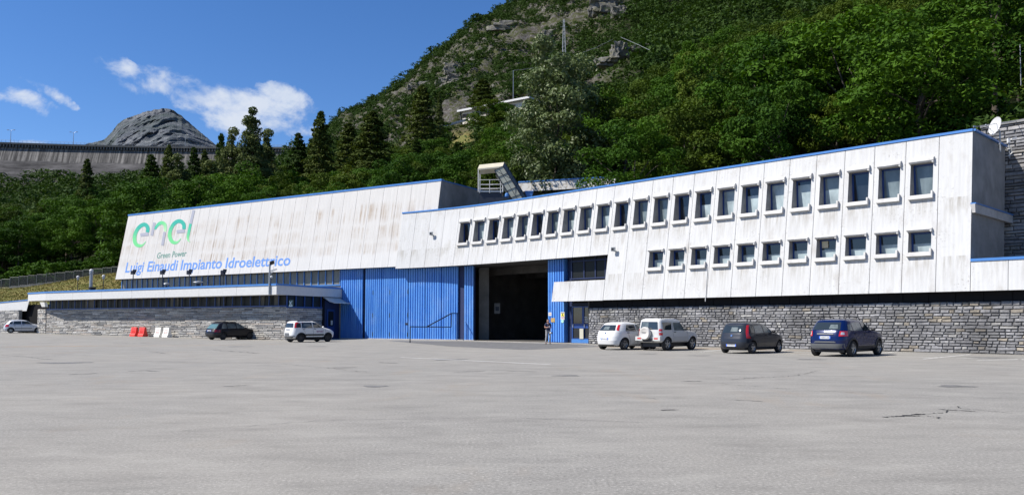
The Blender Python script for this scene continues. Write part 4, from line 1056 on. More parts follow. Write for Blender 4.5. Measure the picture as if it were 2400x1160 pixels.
# white block behind the roof
ub = thing('upper_building', 'white concrete block with blue roof trim half hidden behind the office roof', 'building', (6, 88, 0))
u0, u1 = at(1214, 424, 90), at(1442, 415, 86.5); dv = (u1 - u0); dv.z = 0; L_ = dv.length; dv.normalize(); nv_ = Vector((-dv.y, dv.x, 0))
zt2 = u1.z; zb2 = at(1250, 453, 89.5).z + .25
f_ = MB()
for k in range(7):
    o_ = Vector((u0.x, u0.y, 0)) + dv * (L_ / 7 * k + .015); ww = L_ / 7 - .03; U = Vector((0, 0, 1))
    cs_ = [(0, zb2), (ww, zb2), (ww, zt2), (0, zt2)]
    f_.poly([o_ + dv * a + U * z + nv_ * (z - zb2) * .1 for a, z in cs_], 0, [(200 + k * 2 + a, z) for a, z in cs_])
m, t, p = new_mat('blotched_white_concrete'); uv = nd(t, 'ShaderNodeUVMap').outputs[0]
n_ = noi(t, uv, 5.0, 8.0, .8); n2_ = noi(t, vmap(t, uv, (.9, .9, 1)), 1.0, 3.0)
ln(t, mixc(t, mth(t, 'MULTIPLY', rng(t, n_, .47, .55), rng(t, n2_, .44, .58)), (.52, .51, .49), (.24, .20, .15)), p.inputs['Base Color']); p.inputs['Roughness'].default_value = .9
f_.build('parapet', m, ub)
f_ = MB(); o_ = Vector((u0.x, u0.y, 0)); f_.box(o_ - nv_ * .06 + nv_ * (zt2 - zb2) * .1 + Vector((0, 0, zt2)), dv * L_, nv_ * .3, (0, 0, .13)); f_.build('roof_trim', M['trim'], ub)
f_ = MB(); f_.box(o_ + nv_ * 1.2 , dv * L_, nv_ * 8, (0, 0, zb2 - .02)); f_.box(o_ + nv_ * .5 + Vector((0, 0, zb2)), dv * L_, nv_ * 8, (0, 0, zt2 - zb2 - .05)); f_.build('body', M['soffit'], ub)
# ================================================================ things on and around the buildings
U_ = Vector((0, 0, 1))
# covered roof stair
wk = thing('roof_stair_shelter', 'steel platform with beige canopy and sloping glazed stair on the roof', 'stair shelter', tuple(at(1150, 455, 66)))
def W(px, py, Y=66.0): return at(px, py, Y)
M['canvas'] = plain('beige_sheet', (.52, .48, .37), .7, var=.12, vs=2)
M['sheet'] = plain('translucent_sheet', (.33, .34, .28), .5, var=.2, vs=1.5)
M['sheetdark'] = plain('smoky_sheet', (.13, .135, .13), .5, var=.2, vs=1.5)
zf = W(1122, 453).z; zc = W(1122, 400).z; X0, X1 = W(1122, 453).x, W(1179, 453).x; Yn, Yf = 65.3, 67.6
k = MB(); k.abox(X0, X1, Yn, Yf, zf - .02, zf + .10); k.build('deck', M['steel'], wk)
for b_ in ((X0 + .1, X1 - .1, Yn + .1, Yn + .2), (X0 + .5, X0 + .62, Yf - .4, Yf - .28), (X1 - .3, X1 - .18, Yf - .4, Yf - .28)): k = MB(); k.abox(*b_, 10.8, zf - .03); k.build('deck_support', M['darksteel'], wk)
for (x_, y_) in ((X0, Yn), (X1, Yn), (X0 + .05, Yf), (X1 - .05, Yf)):
    k = MB(); k.tube([(x_, y_, zf), (x_, y_, zc + (.12 if x_ > (X0 + X1) / 2 else 0))], .04, 6); k.build('post', M['white'], wk)
k = MB()
for h_ in (.28, .62, 1.0): k.tube([(X0, Yn, zf + h_), (X1, Yn, zf + h_ + .03)], .024, 6); k.tube([(X0, Yf, zf + h_), (X1, Yf, zf + h_)], .024, 6)
for x_ in (X0 + .12, X0 + .95, X1 - .2): k.tube([(x_, Yn, zf - .1), (x_, Yn, zf + 1.0)], .024, 6)
k.build('railing', M['white'], wk)
def prof_roof(x_, z_): return [Vector((x_, Yn - .1, z_)), Vector((x_ + .12, Yn + .35, z_ + .42)), Vector((x_ + .12, Yf - .4, z_ + .42)), Vector((x_, Yf + .1, z_ - .02))]
ra, rb = prof_roof(X0 - .05, zc), prof_roof(X1 + .0, zc + .22); rc = [q + Vector((2.55, -.2, -4.2)) for q in rb]
k = MB()
for a in range(3): k.poly([ra[a], rb[a], rb[a + 1], ra[a + 1]])
k.poly([q - Vector((0, 0, .03)) for q in (ra[0], ra[1], rb[1], rb[0])]); k.poly([ra[0] - Vector((0, 0, .12)), ra[0], rb[0], rb[0] - Vector((0, 0, .12))])
k.build('canopy', M['canvas'], wk)
k = MB()
for a in range(3): k.poly([rb[a], rc[a], rc[a + 1], rb[a + 1]])
k.build('stair_roof', M['sheetdark'], wk)
k = MB(); dz_ = Vector((0, 0, -1.25)); sh = Vector((-.55, 0, -.3))
nb, nb2 = rb[0] + Vector((-.72, 0, -.35)), rc[0] + Vector((-.85, 0, -.25))
k.poly([rb[0], nb, nb2, rc[0]]); k.build('stair_glazing', M['sheet'], wk); k = MB(); k.poly([rb[3], rb[3] + Vector((-.7, 0, -.3)), rc[3] + Vector((-.85, 0, -.2)), rc[3]])
k.build('stair_glazing', M['sheet'], wk)
k = MB()
for a, b in ((rb[0], rc[0]), (nb, nb2), (rb[1], rc[1]), (rb[2], rc[2])): k.tube([a, b], .04, 5)
for q in np.linspace(0, 1, 8): k.tube([rb[0].lerp(rc[0], q) - Vector((0, .02, 0)), nb.lerp(nb2, q) - Vector((0, .02, 0))], .022, 5); k.tube([rb[0].lerp(rc[0], q), rb[1].lerp(rc[1], q)], .022, 5)
m1, m2 = rb[0].lerp(nb, .5), rc[0].lerp(nb2, .5); k.tube([m1, m2], .02, 5); k.tube([nb, rb[0].lerp(rc[0], .25)], .02, 5)
q = rb[0].lerp(rc[0], .42); k.tube([(q.x, q.y, q.z), (q.x, q.y, 10.8)], .035, 5)
k.build('stair_frame', M['darksteel'], wk)
k = MB(); k.tube([W(1188, 461, 65), W(1188, 457, 65)], .17, 10); k.ball(W(1188, 457, 65), .17); k.build('pipe_cap', M['trim'], wk)
bx_ = thing('blue_hopper', 'small blue tapering box on the roof right of the stair', 'roof box', tuple(W(1240, 464, 66)))
k = MB(); A, B, C_, D_ = W(1230, 449), W(1249.5, 449), W(1245, 470), W(1238, 470); dp = Vector((0, .9, 0))
k.poly([D_, C_, B, A]); k.poly([A, B, B + dp, A + dp]); k.poly([B, C_, C_ + dp, B + dp]); k.poly([D_, A, A + dp, D_ + dp]); k.poly([A + dp, B + dp, C_ + dp, D_ + dp]); k.build('shell', M['trim'], bx_)
k = MB(); k.box(A + Vector((-.03, -.04, 0)), (B - A) + Vector((.06, 0, 0)), (0, 1, 0), (0, 0, .05)); k.build('rim', M['blue'], bx_)

# poles and lamps on the annex roof
def roofpt(px, back=1.6):
    q = on(px, 672, C0 + Ln * back, Ln); q.z = zt_ + .02; return q
fl_lab = ['leftmost spotlight post on the annex roof, near the end of the hall wall', 'second spotlight post from the left, under the letters of the hall wall',
          'spotlight post right of the smaller roof vent', 'rightmost of the four spotlight posts, right of the wide roof vent']
for px, lb in zip((311.5, 380.5, 443, 523), fl_lab):
    q = roofpt(px); r = thing('spotlight_post', lb, 'spotlight', tuple(q), 0, 'spotlights aimed up at the hall wall')
    zt = on(px, 641, C0 + Ln * 1.6, Ln).z - .1
    k = MB(); k.tube([q, (q.x, q.y, zt)], .045, 6); k.build('post', M['darksteel'], r)
    k = MB(); o_ = Vector((q.x, q.y, zt)); k.box(o_ + Vector((-.22, -.1, .0)), (.4, .1, 0), (-.05, .18, .1), (-.05, .1, .3)); k.box(o_ + Vector((-.05, -.1, .2)), (.25, .05, 0), (0, .2, 0), (.05, 0, .28)); k.build('lamp_head', M['darksteel'], r)
for px, wv, yt, lb in ((390, .18, 662, 'smaller mushroom vent on the annex roof'), (464, .30, 658, 'wide mushroom vent on the annex roof')):
    q = roofpt(px); r = thing('roof_vent', lb, 'vent', tuple(q)); h_ = on(px, yt, C0 + Ln * 1.6, Ln).z - q.z
    k = MB(); k.lathe(q, U_, [(0, wv * .6), (h_ * .7, wv * .6)], 14); k.build('pipe', M['darksteel'], r, smooth=True)
    k = MB(); k.lathe(q, U_, [(h_ * .62, wv * .8), (h_ * .66, wv * 1.0), (h_ * .78, wv * 1.0), (h_ * .8, wv * 1.5), (h_ * .88, wv * 1.35), (h_, .02)], 16); k.build('cap', M['steel'], r, smooth=True)
for px, yt, lb in ((182, 647, 'globe lamp on a thin post left of the steel flue'), (242, 645, 'globe lamp on a thin post right of the steel flue')):
    q = roofpt(px); r = thing('globe_lamp', lb, 'lamp', tuple(q)); h_ = on(px, yt, C0 + Ln * 1.6, Ln).z - q.z
    k = MB(); k.tube([q, q + U_ * (h_ - .15)], .03, 6); k.build('post', M['darksteel'], r)
    k = MB(); k.ball(q + U_ * (h_ - .1), .15, 14); k.build('globe', M['white'], r, smooth='all')
    k = MB(); k.lathe(q + U_ * (h_ - .42), U_, [(0, .05), (.05, .11), (.18, .11), (.2, .04)], 10); k.build('collar', M['steel'], r, smooth=True)
q = roofpt(213); r = thing('steel_flue', 'thick steel flue with white ball cap over a black cowl on the annex roof', 'flue', tuple(q)); h_ = on(213, 631, C0 + Ln * 1.6, Ln).z - q.z
k = MB(); k.lathe(q, U_, [(0, .16), (h_ * .78, .15)], 14); k.build('pipe', M['steel'], r, smooth=True)
k = MB(); k.lathe(q + U_ * h_ * .78, U_, [(0, .15), (.04, .19), (.22, .19), (.24, .1)], 14); k.build('collar', M['steel'], r, smooth=True)
k = MB(); k.ball(q + U_ * (h_ - .16), .19, 14); k.build('cap', M['white'], r, smooth='all')
k = MB(); k.lathe(q + Vector((.28, -.25, 0)), U_, [(0, .18), (.25, .2), (.3, .34), (.45, .36), (.52, .36), (.53, .02)], 14); k.build('cowl', M['black'], r, smooth=True)
# camera mast on the canopy corner
q = on(631, 690, C0 - Ln * .1, Ln); zt = on(631, 618, C0 - Ln * .1, Ln).z
r = thing('camera_mast', 'pale mast with floodlight and security camera on the canopy corner', 'mast', (q.x, q.y, q.z))
k = MB(); k.tube([q, (q.x, q.y, zt)], .075, 8); k.build('mast', M['steel'], r)
k = MB(); k.box((q.x + .05, q.y - .1, zt - .12), (.32, 0, .12), (0, .2, 0), (-.03, -.1, .26)); k.build('floodlight', M['black'], r)
k = MB(); z_ = on(631, 637, C0, Ln).z; k.box((q.x + .12, q.y - .1, z_), (.45, 0, .14), (0, .12, 0), (0, 0, .12)); k.tube([(q.x, q.y, z_ - .25), (q.x + .3, q.y, z_)], .03, 6); k.build('camera', M['white'], r)
k = MB(); k.ball((q.x + .16, q.y - .02, z_ - .42), .11, 10); k.tube([(q.x, q.y, z_ - .35), (q.x + .16, q.y, z_ - .35)], .02, 5); k.build('dome_camera', M['white'], r)
# facade floodlights
for (px, py, lb, fn) in ((1031, 551, 'small square floodlight on the blank left end of the office facade', 'L'), (1443, 590, 'small square floodlight on the facade above the deep entrance recess', 'R')):
    P = on(px, py, lineL(0, 6.1) if fn == 'L' else lineR(0, 6.1), (Ln if fn == 'L' else Rn) - Vector((0, 0, K))); d_, n_ = (Ld, Ln) if fn == 'L' else (Rd, Rn)
    if fn == 'L': P = fp(25, .35, 8.7)
    r = thing('wall_floodlight', lb, 'floodlight', tuple(P), 0, 'square floodlights on the office facade')
    k = MB(); k.box(P - d_ * .05 - n_ * .22, d_ * .12, n_ * .22, (0, 0, .07)); k.build('bracket', M['steel'], r)
    k = MB(); k.box(P - d_ * .14 - n_ * .34 + U_ * .02, d_ * .28, n_ * .14, (0, 0, .26)); k.build('lamp_head', M['steel'], r)
    k = MB(); k.box(P - d_ * .10 - n_ * .35 + U_ * .05, d_ * .2, n_ * .009, (0, 0, .19)); k.build('lens', M['black'], r)
# downpipe stub with the white conduit in the lower facade
k = MB(); a_ = on(1658, 624, lineR(0, 3) - Rn * .03, Rn - Vector((0, 0, K))); b_ = on(1653, 706, lineR(0, 3) - Rn * .03, Rn - Vector((0, 0, K))); k.tube([a_, b_], .022, 6)
tag(k.build('conduit', M['white']), 'thin white conduit running down the office facade below the third lower window', 'conduit')
# dish, antenna and cables at the right end
dc = W(2332, 295, 39.6); r = thing('satellite_dish', 'white satellite dish at the right end of the office roof', 'satellite dish', tuple(dc - Vector((0, 0, .6))))
ax = Vector((-.97, -.06, .24)).normalized()
k = MB(); k.lathe(dc, ax, [(-.10, .02), (-.085, .2), (-.04, .36), (.0, .46), (.01, .46), (-.03, .36), (-.07, .2), (-.085, .01)], 24); k.build('reflector', M['white'], r, smooth=True)
k = MB(); k.tube([dc - ax * .1, dc - ax * .25 - U_ * .25, dc - ax * .25 - U_ * 1.3], .035, 6); k.tube([dc - ax * .2 - U_ * .9, dc + Vector((.5, .6, -1.0))], .03, 6); k.build('mount', M['steel'], r)
k = MB(); k.tube([dc - U_ * .42, dc + ax * .5 - U_ * .1], .015, 5); k.ball(dc + ax * .5 - U_ * .1, .05); k.build('feed_arm', M['steel'], r)
an = W(2365, 340, 41); r = thing('antenna_mast', 'short bracket with white antennas against the stone retaining wall', 'antenna', tuple(an - U_ * .6))
k = MB(); k.tube([an - U_ * .7, an + U_ * .35], .035, 6); k.tube([an - U_ * .3, an + Vector((.35, .1, -.28))], .02, 5); k.build('mast', M['steel'], r)
k = MB(); k.box(an + Vector((-.1, -.1, .1)), (.12, 0, 0), (0, .12, 0), (0, 0, .25)); k.box(an + Vector((.1, -.1, .25)), (.26, 0, .08), (0, .12, 0), (0, 0, .1)); k.tube([an + Vector((-.15, 0, -.25)), an + Vector((.05, -.1, -.2)), an + Vector((.08, -.1, -.45)), an + Vector((-.1, -.05, -.6))], .03, 6); k.build('antenna', M['white'], r)
k = MB(); a_ = W(2281, 297.5, 38.7); k.box(a_ - Vector((0, .05, .04)), (.12, .04, 0), (0, .06, 0), (0, 0, .09)); k.tube([a_, W(2300, 296, 39), W(2330, 291, 39.4), W(2402, 281, 42.3)], .016, 5); k.tube([W(2298, 296.5, 39), W(2322, 302, 39.5)], .014, 5)
tag(k.build('cable', M['steel']), 'pale cable clamped to the roof corner and running past the dish', 'cable')

# signs
def sign(px0, px1, py0, py1, mt, lb, dn=.09, extra=None, cat='sign', rnd_=False):
    P = Sp(0, PD - dn); a_, b_ = on(px0, py1, P, Rn), on(px1, py0, P, Rn); w_ = (b_ - a_).dot(Rd); h_ = b_.z - a_.z
    r = thing('sign', lb, cat, tuple(a_)); k = MB()
    if rnd_:
        c_ = a_ + Rd * w_ / 2 + U_ * h_ / 2; k.lathe(c_, -Rn, [(0, w_ * .5), (.02, w_ * .5), (.021, .01)], 16)
    else: k.box(a_, Rd * w_, Rn * .02, U_ * h_)
    k.build('plate', mt, r)
    for (u0_, u1_, v0_, v1_, mm, nm) in (extra or []):
        k = MB(); k.box(a_ + Rd * w_ * u0_ + U_ * h_ * v0_ - Rn * .006, Rd * w_ * (u1_ - u0_), Rn * .005, U_ * h_ * (v1_ - v0_)); k.build(nm, mm, r)
    return r
sign(1285.3, 1292.4, 731.8, 740, M['white'], 'small white notice at the left edge of the blue pillar', extra=[(.3, .75, .35, .7, plain('faded_print', (.5, .3, .2), .7), 'print')])
sign(1291, 1300, 745, 754.6, plain('brown_board', (.40, .27, .09), .8, var=.3, vs=8), 'brown square board on the blue pillar behind the person', dn=.12)
r = sign(1314, 1323, 731, 749, M['white'], 'tall white and yellow warning sign on the blue pillar',
     extra=[(.14, .88, .42, .80, M['yellow'], 'warning_panel'), (.1, .9, .85, .91, M['black'], 'header_bar')])
P = Sp(0, PD - .1); c_ = on(1318.5, 738, P, Rn)
k = MB(); k.poly([c_ + Rd * -.1 + U_ * -.12, c_ + Rd * .02 + U_ * -.02, c_ + Rd * .09 + U_ * .02, c_ + Rd * -.02 + U_ * .13]); k.poly([c_ + Rd * .02 - U_ * .1, c_ + Rd * .12 - U_ * .14, c_ + Rd * .05 - U_ * .02]); k.build('pictogram', M['black'], r)
k = MB()
for j_ in range(4): k.box(on(1315.4, 742.5 + 1.4 * j_, P, Rn), Rd * .3, Rn * .004, U_ * .014)
k.build('text_lines', plain('faded_red_print', (.6, .3, .3), .7), r)
sign(1315.5, 1321.5, 749.5, 755.5, plain('mint_disc', (.35, .62, .52), .5), 'round pale green disc under the tall warning sign', rnd_=True)
# white emblem on the annex window
P = Ap(0, -.06); r = thing('window_emblem', 'white crossed emblem on the annex window near the canopy corner', 'emblem', tuple(on(681, 718, P, Ln)))
k = MB()
def eb(a, b, w_, lift=0):
    A, B = on(*a, P - Ln * lift, Ln), on(*b, P - Ln * lift, Ln); d_ = (B - A).normalized(); s_ = d_.cross(Ln).normalized() * w_ / 2
    k.poly([A - s_, A + s_, B + s_, B - s_])
eb((678, 705), (684.5, 716), .07); eb((684.5, 705), (678, 716), .07, .002); eb((677, 717), (685.5, 716.5), .12, .004)
k.lathe(on(681, 710, P, Ln), -Ln, [(0, .09), (.012, .09), (.013, .01)], 12); k.build('emblem', plain('pale_emblem', (.42, .52, .55), .6), r)
k = MB(); A, B = on(677.5, 703, Ap(0, -.045), Ln), on(687.5, 719, Ap(0, -.045), Ln); k.poly([A, (A.x, A.y, B.z), B, (B.x, B.y, A.z)]); k.build('backing', plain('dark_green_sheet', (.03, .07, .07), .5), r)
# lamp burning deep inside the bay and dim notices
q = at(1234, 687.5, 84); r = thing('bay_lamp', 'small warm lamp glowing high inside the dark vehicle bay', 'lamp', tuple(q))
k = MB(); k.lathe(q + U_ * .12, U_, [(0, .2), (.12, .12), (.2, .03)], 12); k.tube([q + U_ * .3, (q.x, q.y, 6.1)], .02, 5); k.build('shade', M['darksteel'], r)
k = MB(); k.ball(q, .13, 10); k.build('bulb', plain('glowing_bulb', (.9, .6, .3), .5, emit=(1, .62, .3), es=4.0), r)
for (px, py, Y, mt, lb) in ((1164, 724, 67.5, 'shadeconc', 'white notice, greyed for shade, on the wall just inside the vehicle bay'), (1221, 728, 80, 'yellow', 'dim yellow sign deep inside the vehicle bay')):  # the white plate is coloured grey to stand for the bay's shade
    q = at(px, py, Y); r = thing('notice', lb, 'sign', tuple(q)); k = MB(); k.box(q - Vector((.2, 0, .4)), (.5, 0, 0), (0, .05, 0), (0, 0, .9)); k.build('plate', M[mt], r)
    k = MB(); k.abox(q.x - .1, q.x + .2, q.y - .012, q.y - .002, q.z - .15, q.z + .2); k.build('print', M['darksteel'], r)
# red-brown box by the first glass door, hose line
q = gnd(1393, 805.8); r = thing('litter_stone', 'small grey stone at the foot of the stone wall corner', 'stone', tuple(q)); k = MB(); k.ball(q + U_ * .07, (.11, .09, .09), 8); k.build('stone', M['kerb'], r)

# steel handrail before the blue doors
r = thing('handrail', 'dark steel handrail with a raised sloping bar before the blue doors', 'handrail', tuple(gnd(961, 803)))
def hp(px, py):
    f = (px - 961) / (1073 - 961); Y = 56.3 + f * (64.0 - 56.3); return at(px, py, Y)
k = MB(); k.tube([hp(961, 803), hp(961.5, 766), hp(962.5, 765.3)], .04, 6); k.build('post', M['darksteel'], r)
k = MB(); k.tube([hp(961.5, 765.5), hp(1057, 766.2)], .04, 6); k.tube([hp(1057.5, 766.5), hp(1058.3, 733.5)], .035, 6); k.build('lower_rail', M['darksteel'], r)
k = MB(); k.tube([hp(1000, 765.8), hp(1058, 734.2), hp(1073, 734.2)], .045, 6); k.build('raised_rail', M['darksteel'], r)
for px in (1071,):
    a_ = hp(px, 734.2); k = MB(); k.tube([a_, (a_.x, a_.y, 0)], .035, 6); k.build('post', M['darksteel'], r)

# water-filled barriers at the foot of the annex wall
def barrier_geo(col_, hole, mt):
    k = MB(); n = 14; L_ = .78
    prof = [(-.27, 0), (-.27, .16), (-.20, .26), (-.13, .5), (-.10, .82), (-.07, .86), (.07, .86), (.10, .82), (.13, .5), (.20, .26), (.27, .16), (.27, 0)]
    for i in range(len(prof) - 1): k.poly([(0, *prof[i]), (L_, *prof[i]), (L_, *prof[i + 1]), (0, *prof[i + 1])])
    k.poly([(0, *q) for q in prof][::-1]); k.poly([(L_, *q) for q in prof])
    for x_ in (.2, .39, .58): k.box((x_ - .03, -.215, .3), (.06, 0, 0), (0, .06, 0), (.02, .05, .22))
    return k
def barrier(px, py, mt, lb, grp, off_=.6, rot=0.0, L_=.8):
    b_ = on(px, py, Ap(0, -off_), Ln); b_.z = gz(b_.x)
    r = thing('road_barrier', lb, 'barrier', tuple(b_), math.atan2(Ld.y, Ld.x) + rot, grp)
    k = barrier_geo(0, 0, mt); k.build('body', M[mt], r, local=True)
    k = MB(); k.lathe((.39, 0, .86), (0, 0, 1), [(0, .06), (.03, .06), (.031, .01)], 10); k.build('filler_cap', M['black'] if mt == 'red' else M['whiteplastic'], r, local=True)
    k = MB(); k.abox(.1, .24, -.24, .24, -.0, .06); k.abox(.54, .68, -.24, .24, .0, .06); k.build('foot_slots', M['black'], r, local=True)
    if mt != 'red':
        k = MB()
        for j_, (x_, z_, w_, h_) in enumerate(((.14, .62, .5, .05), (.14, .52, .5, .05), (.22, .36, .1, .12), (.46, .36, .1, .12))): k.box((x_, -.125 - (.05 if z_ < .5 else -.0), z_), (w_, 0, 0), (0, .02, 0), (0, .01, h_))
        k.build('faded_print', plain('pink_print', (.68, .35, .33), .7), r, local=True)
    return r
barrier(309.5, 788, 'red', 'left red plastic barrier of the pair by the pale stone wall', 'plastic barriers along the annex wall')
barrier(328.5, 788.5, 'red', 'right red plastic barrier, the one casting a shadow on the wall', 'plastic barriers along the annex wall')
barrier(366, 790, 'whiteplastic', 'left white plastic barrier with faded pink print', 'plastic barriers along the annex wall')
barrier(385, 790.5, 'whiteplastic', 'right white plastic barrier, last of the four barriers', 'plastic barriers along the annex wall')

# fence on the grass bank
fpx = [-62, -40, -18, 2.6, 23, 44, 65, 86, 108, 129, 152, 173, 194.5, 217, 240, 261, 282, 303]
fb = {-62: 683, 2.6: 676, 23: 671.6, 261: 647, 303: 643}
fx = np.interp(fpx, sorted(fb), [fb[k_] for k_ in sorted(fb)])
fen = thing('mesh_fence', 'wire mesh fence with grey posts stepping up the grass bank', 'fence', tuple(at(100, 668, 127)))
m, t, p = new_mat('fence_mesh'); 
p.inputs['Base Color'].default_value = (.10, .11, .11, 1); p.inputs['Roughness'].default_value = .6
tcn = nd(t, 'ShaderNodeUVMap').outputs[0]; s2 = nd(t, 'ShaderNodeSeparateXYZ'); ln(t, tcn, s2.inputs[0])
ga = mth(t, 'LESS_THAN', mth(t, 'FRACT', mth(t, 'MULTIPLY', s2.outputs[0], 14)), .16); gb = mth(t, 'LESS_THAN', mth(t, 'FRACT', mth(t, 'MULTIPLY', s2.outputs[1], 14)), .16)
ln(t, mth(t, 'MAXIMUM', ga, gb), p.inputs['Alpha']); M['fencemesh'] = m
M['fencepost'] = plain('dull_fence_steel', (.16, .17, .17), .6)
bs = MB()
for i in range(len(fpx) - 1):
    a_, b_ = at(fpx[i], fx[i], 127), at(fpx[i + 1], fx[i], 127); 
    k = MB(); k.tube([a_ + U_ * 1.5, b_ + U_ * 1.5], .035, 5); k.tube([a_ + U_ * .1, b_ + U_ * .1], .02, 5); k.build('rail', M['fencepost'], fen)
    k = MB(); w_ = (b_ - a_).length; k.poly([a_ + U_ * .1, b_ + U_ * .1, b_ + U_ * 1.5, a_ + U_ * 1.5], 0, [(0, 0), (w_, 0), (w_, 1.4), (0, 1.4)]); k.build('mesh_panel', M['fencemesh'], fen)
    k = MB(); k.tube([a_ - U_ * .2, a_ + U_ * 1.52], .05, 6); k.build('post', M['fencepost'], fen)
    bs.box(a_ - U_ * .4 + Vector((0, -.1, 0)), b_ - a_, (0, .2, 0), (0, 0, .40))
bs.build('kerb', M['shadeconc'], fen)

# long low house on the mountainside
hh = thing('hillside_house', 'long low house with white flat roof among the trees on the mountainside', 'house', tuple(at(1150, 270, 262)))
a_, b_ = at(1071, 263, 268), at(1240, 230, 250); d_ = b_ - a_; dx_ = Vector((d_.x, d_.y, 0)); L_ = dx_.length; dx_.normalize(); ny = Vector((-dx_.y, dx_.x, 0)); sl_z = (b_.z - a_.z) / L_; dsl = dx_ + U_ * sl_z
k = MB(); k.box(a_, dsl * L_, ny * 11, U_ * .65); k.build('roof', M['white'], hh)
k = MB(); k.box(a_ + dx_ * 1.2 + ny * 1.5 - U_ * 4.2, dsl * (L_ - 2.4), ny * 8, U_ * 4.15); k.build('wall', plain('cream_render', (.62, .57, .50), .9, var=.15), hh)
for j_ in range(6):
    k = MB(); k.box(a_ + dx_ * (1.35 + 4.0 * j_) + ny * 1.4 - U_ * 2.1 + U_ * sl_z * 4.0 * j_, dsl * 2.6, ny * .08, U_ * 1.3); k.build('window', plain('brown_shutter', (.10, .06, .045), .7), hh)
k = MB(); k.box(a_ + dx_ * .6 + ny * 1.0 - U_ * 4.2, dx_ * .35, ny * .35, U_ * 4.2); k.build('pillar', M['dark'], hh)
a_, b_ = at(1028, 298, 262), at(1096, 279.5, 266)
k = MB(); k.box(a_ - U_ * .5, b_ - a_, Vector((0, .5, 0)), U_ * .75); tag(k.build('road_parapet', M['concrete']), 'white parapet of the mountain road left of the hillside house', 'parapet')

# pylon, pole and cables
q0, q1 = at(1322, 118, 335), at(1319, 46, 335); r = thing('pylon', 'slim lattice pylon on the mountainside above the big silvery tree', 'pylon', tuple(q0))
k = MB(); H_ = q1.z - q0.z + 3; q0 = q0 - U_ * 3
for s_, t_ in ((-1, -1), (1, -1), (1, 1), (-1, 1)): k.tube([q0 + Vector((s_ * .75, t_ * .75, 0)), q0 + Vector((s_ * .22, t_ * .22, H_))], .07, 4)
for j_ in range(9):
    f0, f1 = j_ / 9, (j_ + 1) / 9; w0, w1 = .75 - .53 * f0, .75 - .53 * f1
    for y_ in (-1, 1): k.tube([q0 + Vector((-w0, y_ * w0, H_ * f0)), q0 + Vector((w1, y_ * w1, H_ * f1))], .04, 3); k.tube([q0 + Vector((w0, y_ * w0, H_ * f0)), q0 + Vector((-w1, y_ * w1, H_ * f1))], .04, 3)
k.build('lattice', M['steel'], r)
for f in (.8, .95): k = MB(); k.tube([q0 + Vector((-1.6, 0, H_ * f)), q0 + Vector((1.6, 0, H_ * f))], .07, 4); k.build('cross_arm', M['steel'], r)
a_ = at(1203, 216, 290); b_ = at(1203, 166, 290); r = thing('power_pole', 'thin pole with a wire standing above the hillside house', 'power pole', tuple(a_)); k = MB(); k.tube([a_ - U_ * 4, b_], [.16, .1], 6); k.build('pole', M['steel'], r)
k = MB(); k.tube([b_ - Vector((.3, 0, 0)), b_ + Vector((1.2, 0, .1))], .05, 5); k.build('arm', M['steel'], r)
k = MB(); k.tube([b_ + U_ * .05, at(1225, 163.5, 288), at(1262, 158, 286)], .04, 4); tag(k.build('power_line', M['steel']), 'short stretch of wire leaving the thin mountainside pole', 'wire')
k = MB(); k.tube([at(1345, 131, 240), at(1395, 113, 220), at(1436, 93, 200)], .035, 4); k.tube([at(1455, 88, 190), at(1490, 103, 186), at(1522, 118, 182)], .045, 4); tag(k.build('power_cable', M['steel']), 'pale cable sagging across the grey rock outcrop', 'cable')
a_ = at(2391, 158, 62); k = MB(); k.tube([a_ - U_ * 1.5, at(2391, 112, 62)], .03, 6); k.tube([at(2391, 112, 62), at(2391, 112, 62) + U_ * .25], .05, 6); tag(k.build('pole', M['steel']), 'thin steel pole in the foliage at the right edge', 'pole')

# rock outcrops
M['rock'] = None
m, t, p = new_mat('grey_crag'); tc = nd(t, 'ShaderNodeTexCoord').outputs['Object']
n_ = noi(t, tc, .9, 9.0, .75); n2_ = noi(t, vmap(t, tc, (.5, .5, 1.5)), .5, 6.0, .7)
ln(t, mixc(t, rng(t, n2_, .45, .62, 0, .6), ramp(t, n_, [(.3, (.04, .04, .04)), (.5, (.12, .117, .11)), (.7, (.25, .245, .23))]), (.15, .14, .06)), p.inputs['Base Color']); p.inputs['Roughness'].default_value = .95
b = nd(t, 'ShaderNodeBump', i_Strength=1.0, i_Distance=.5); ln(t, n_, b.inputs['Height']); ln(t, b.outputs[0], p.inputs['Normal']); M['rock'] = m
def rockthing(px, py, Y, rx, ry, rz_, seed, lb, nb=9):
    """a heap of angular blocks sunk into the slope"""
    c_ = at(px, py, Y); rr = random.Random(seed); k = MB(); bm = bmesh.new()
    for j in range(nb):
        o_ = Vector((rr.uniform(-.75, .75) * rx, rr.uniform(-.5, .5) * ry, rr.uniform(-.75, .45) * rz_)); s_ = rr.uniform(.35, .7)
        vs = [bm.verts.new(o_ + Vector((rr.choice((-1, 1)) * rr.uniform(.55, 1) * rx * s_, rr.uniform(-1, 1) * ry * s_, rr.choice((-1, 1)) * rr.uniform(.5, 1) * rz_ * s_))) for _ in range(14)]
        res = bmesh.ops.convex_hull(bm, input=vs)
        bmesh.ops.delete(bm, geom=list({g_ for g_ in res['geom_interior'] + res['geom_unused'] if isinstance(g_, bmesh.types.BMVert)}), context='VERTS')
    bmesh.ops.subdivide_edges(bm, edges=bm.edges, cuts=3, use_grid_fill=True)
    for v in bm.verts: v.co += Vector((noise.noise(v.co * 1.1), noise.noise(v.co * 1.1 + Vector((7, 0, 0))), noise.noise(v.co * 1.1 + Vector((0, 9, 0))))) * min(rx, rz_) * .22
    bm.normal_update(); me = bpy.data.meshes.new('rock_outcrop'); bm.to_mesh(me); bm.free()
    o = link('rock_outcrop', me, M['rock']); o.location = c_; tag(o, lb, 'rock', 'grey rock outcrops on the mountainside')
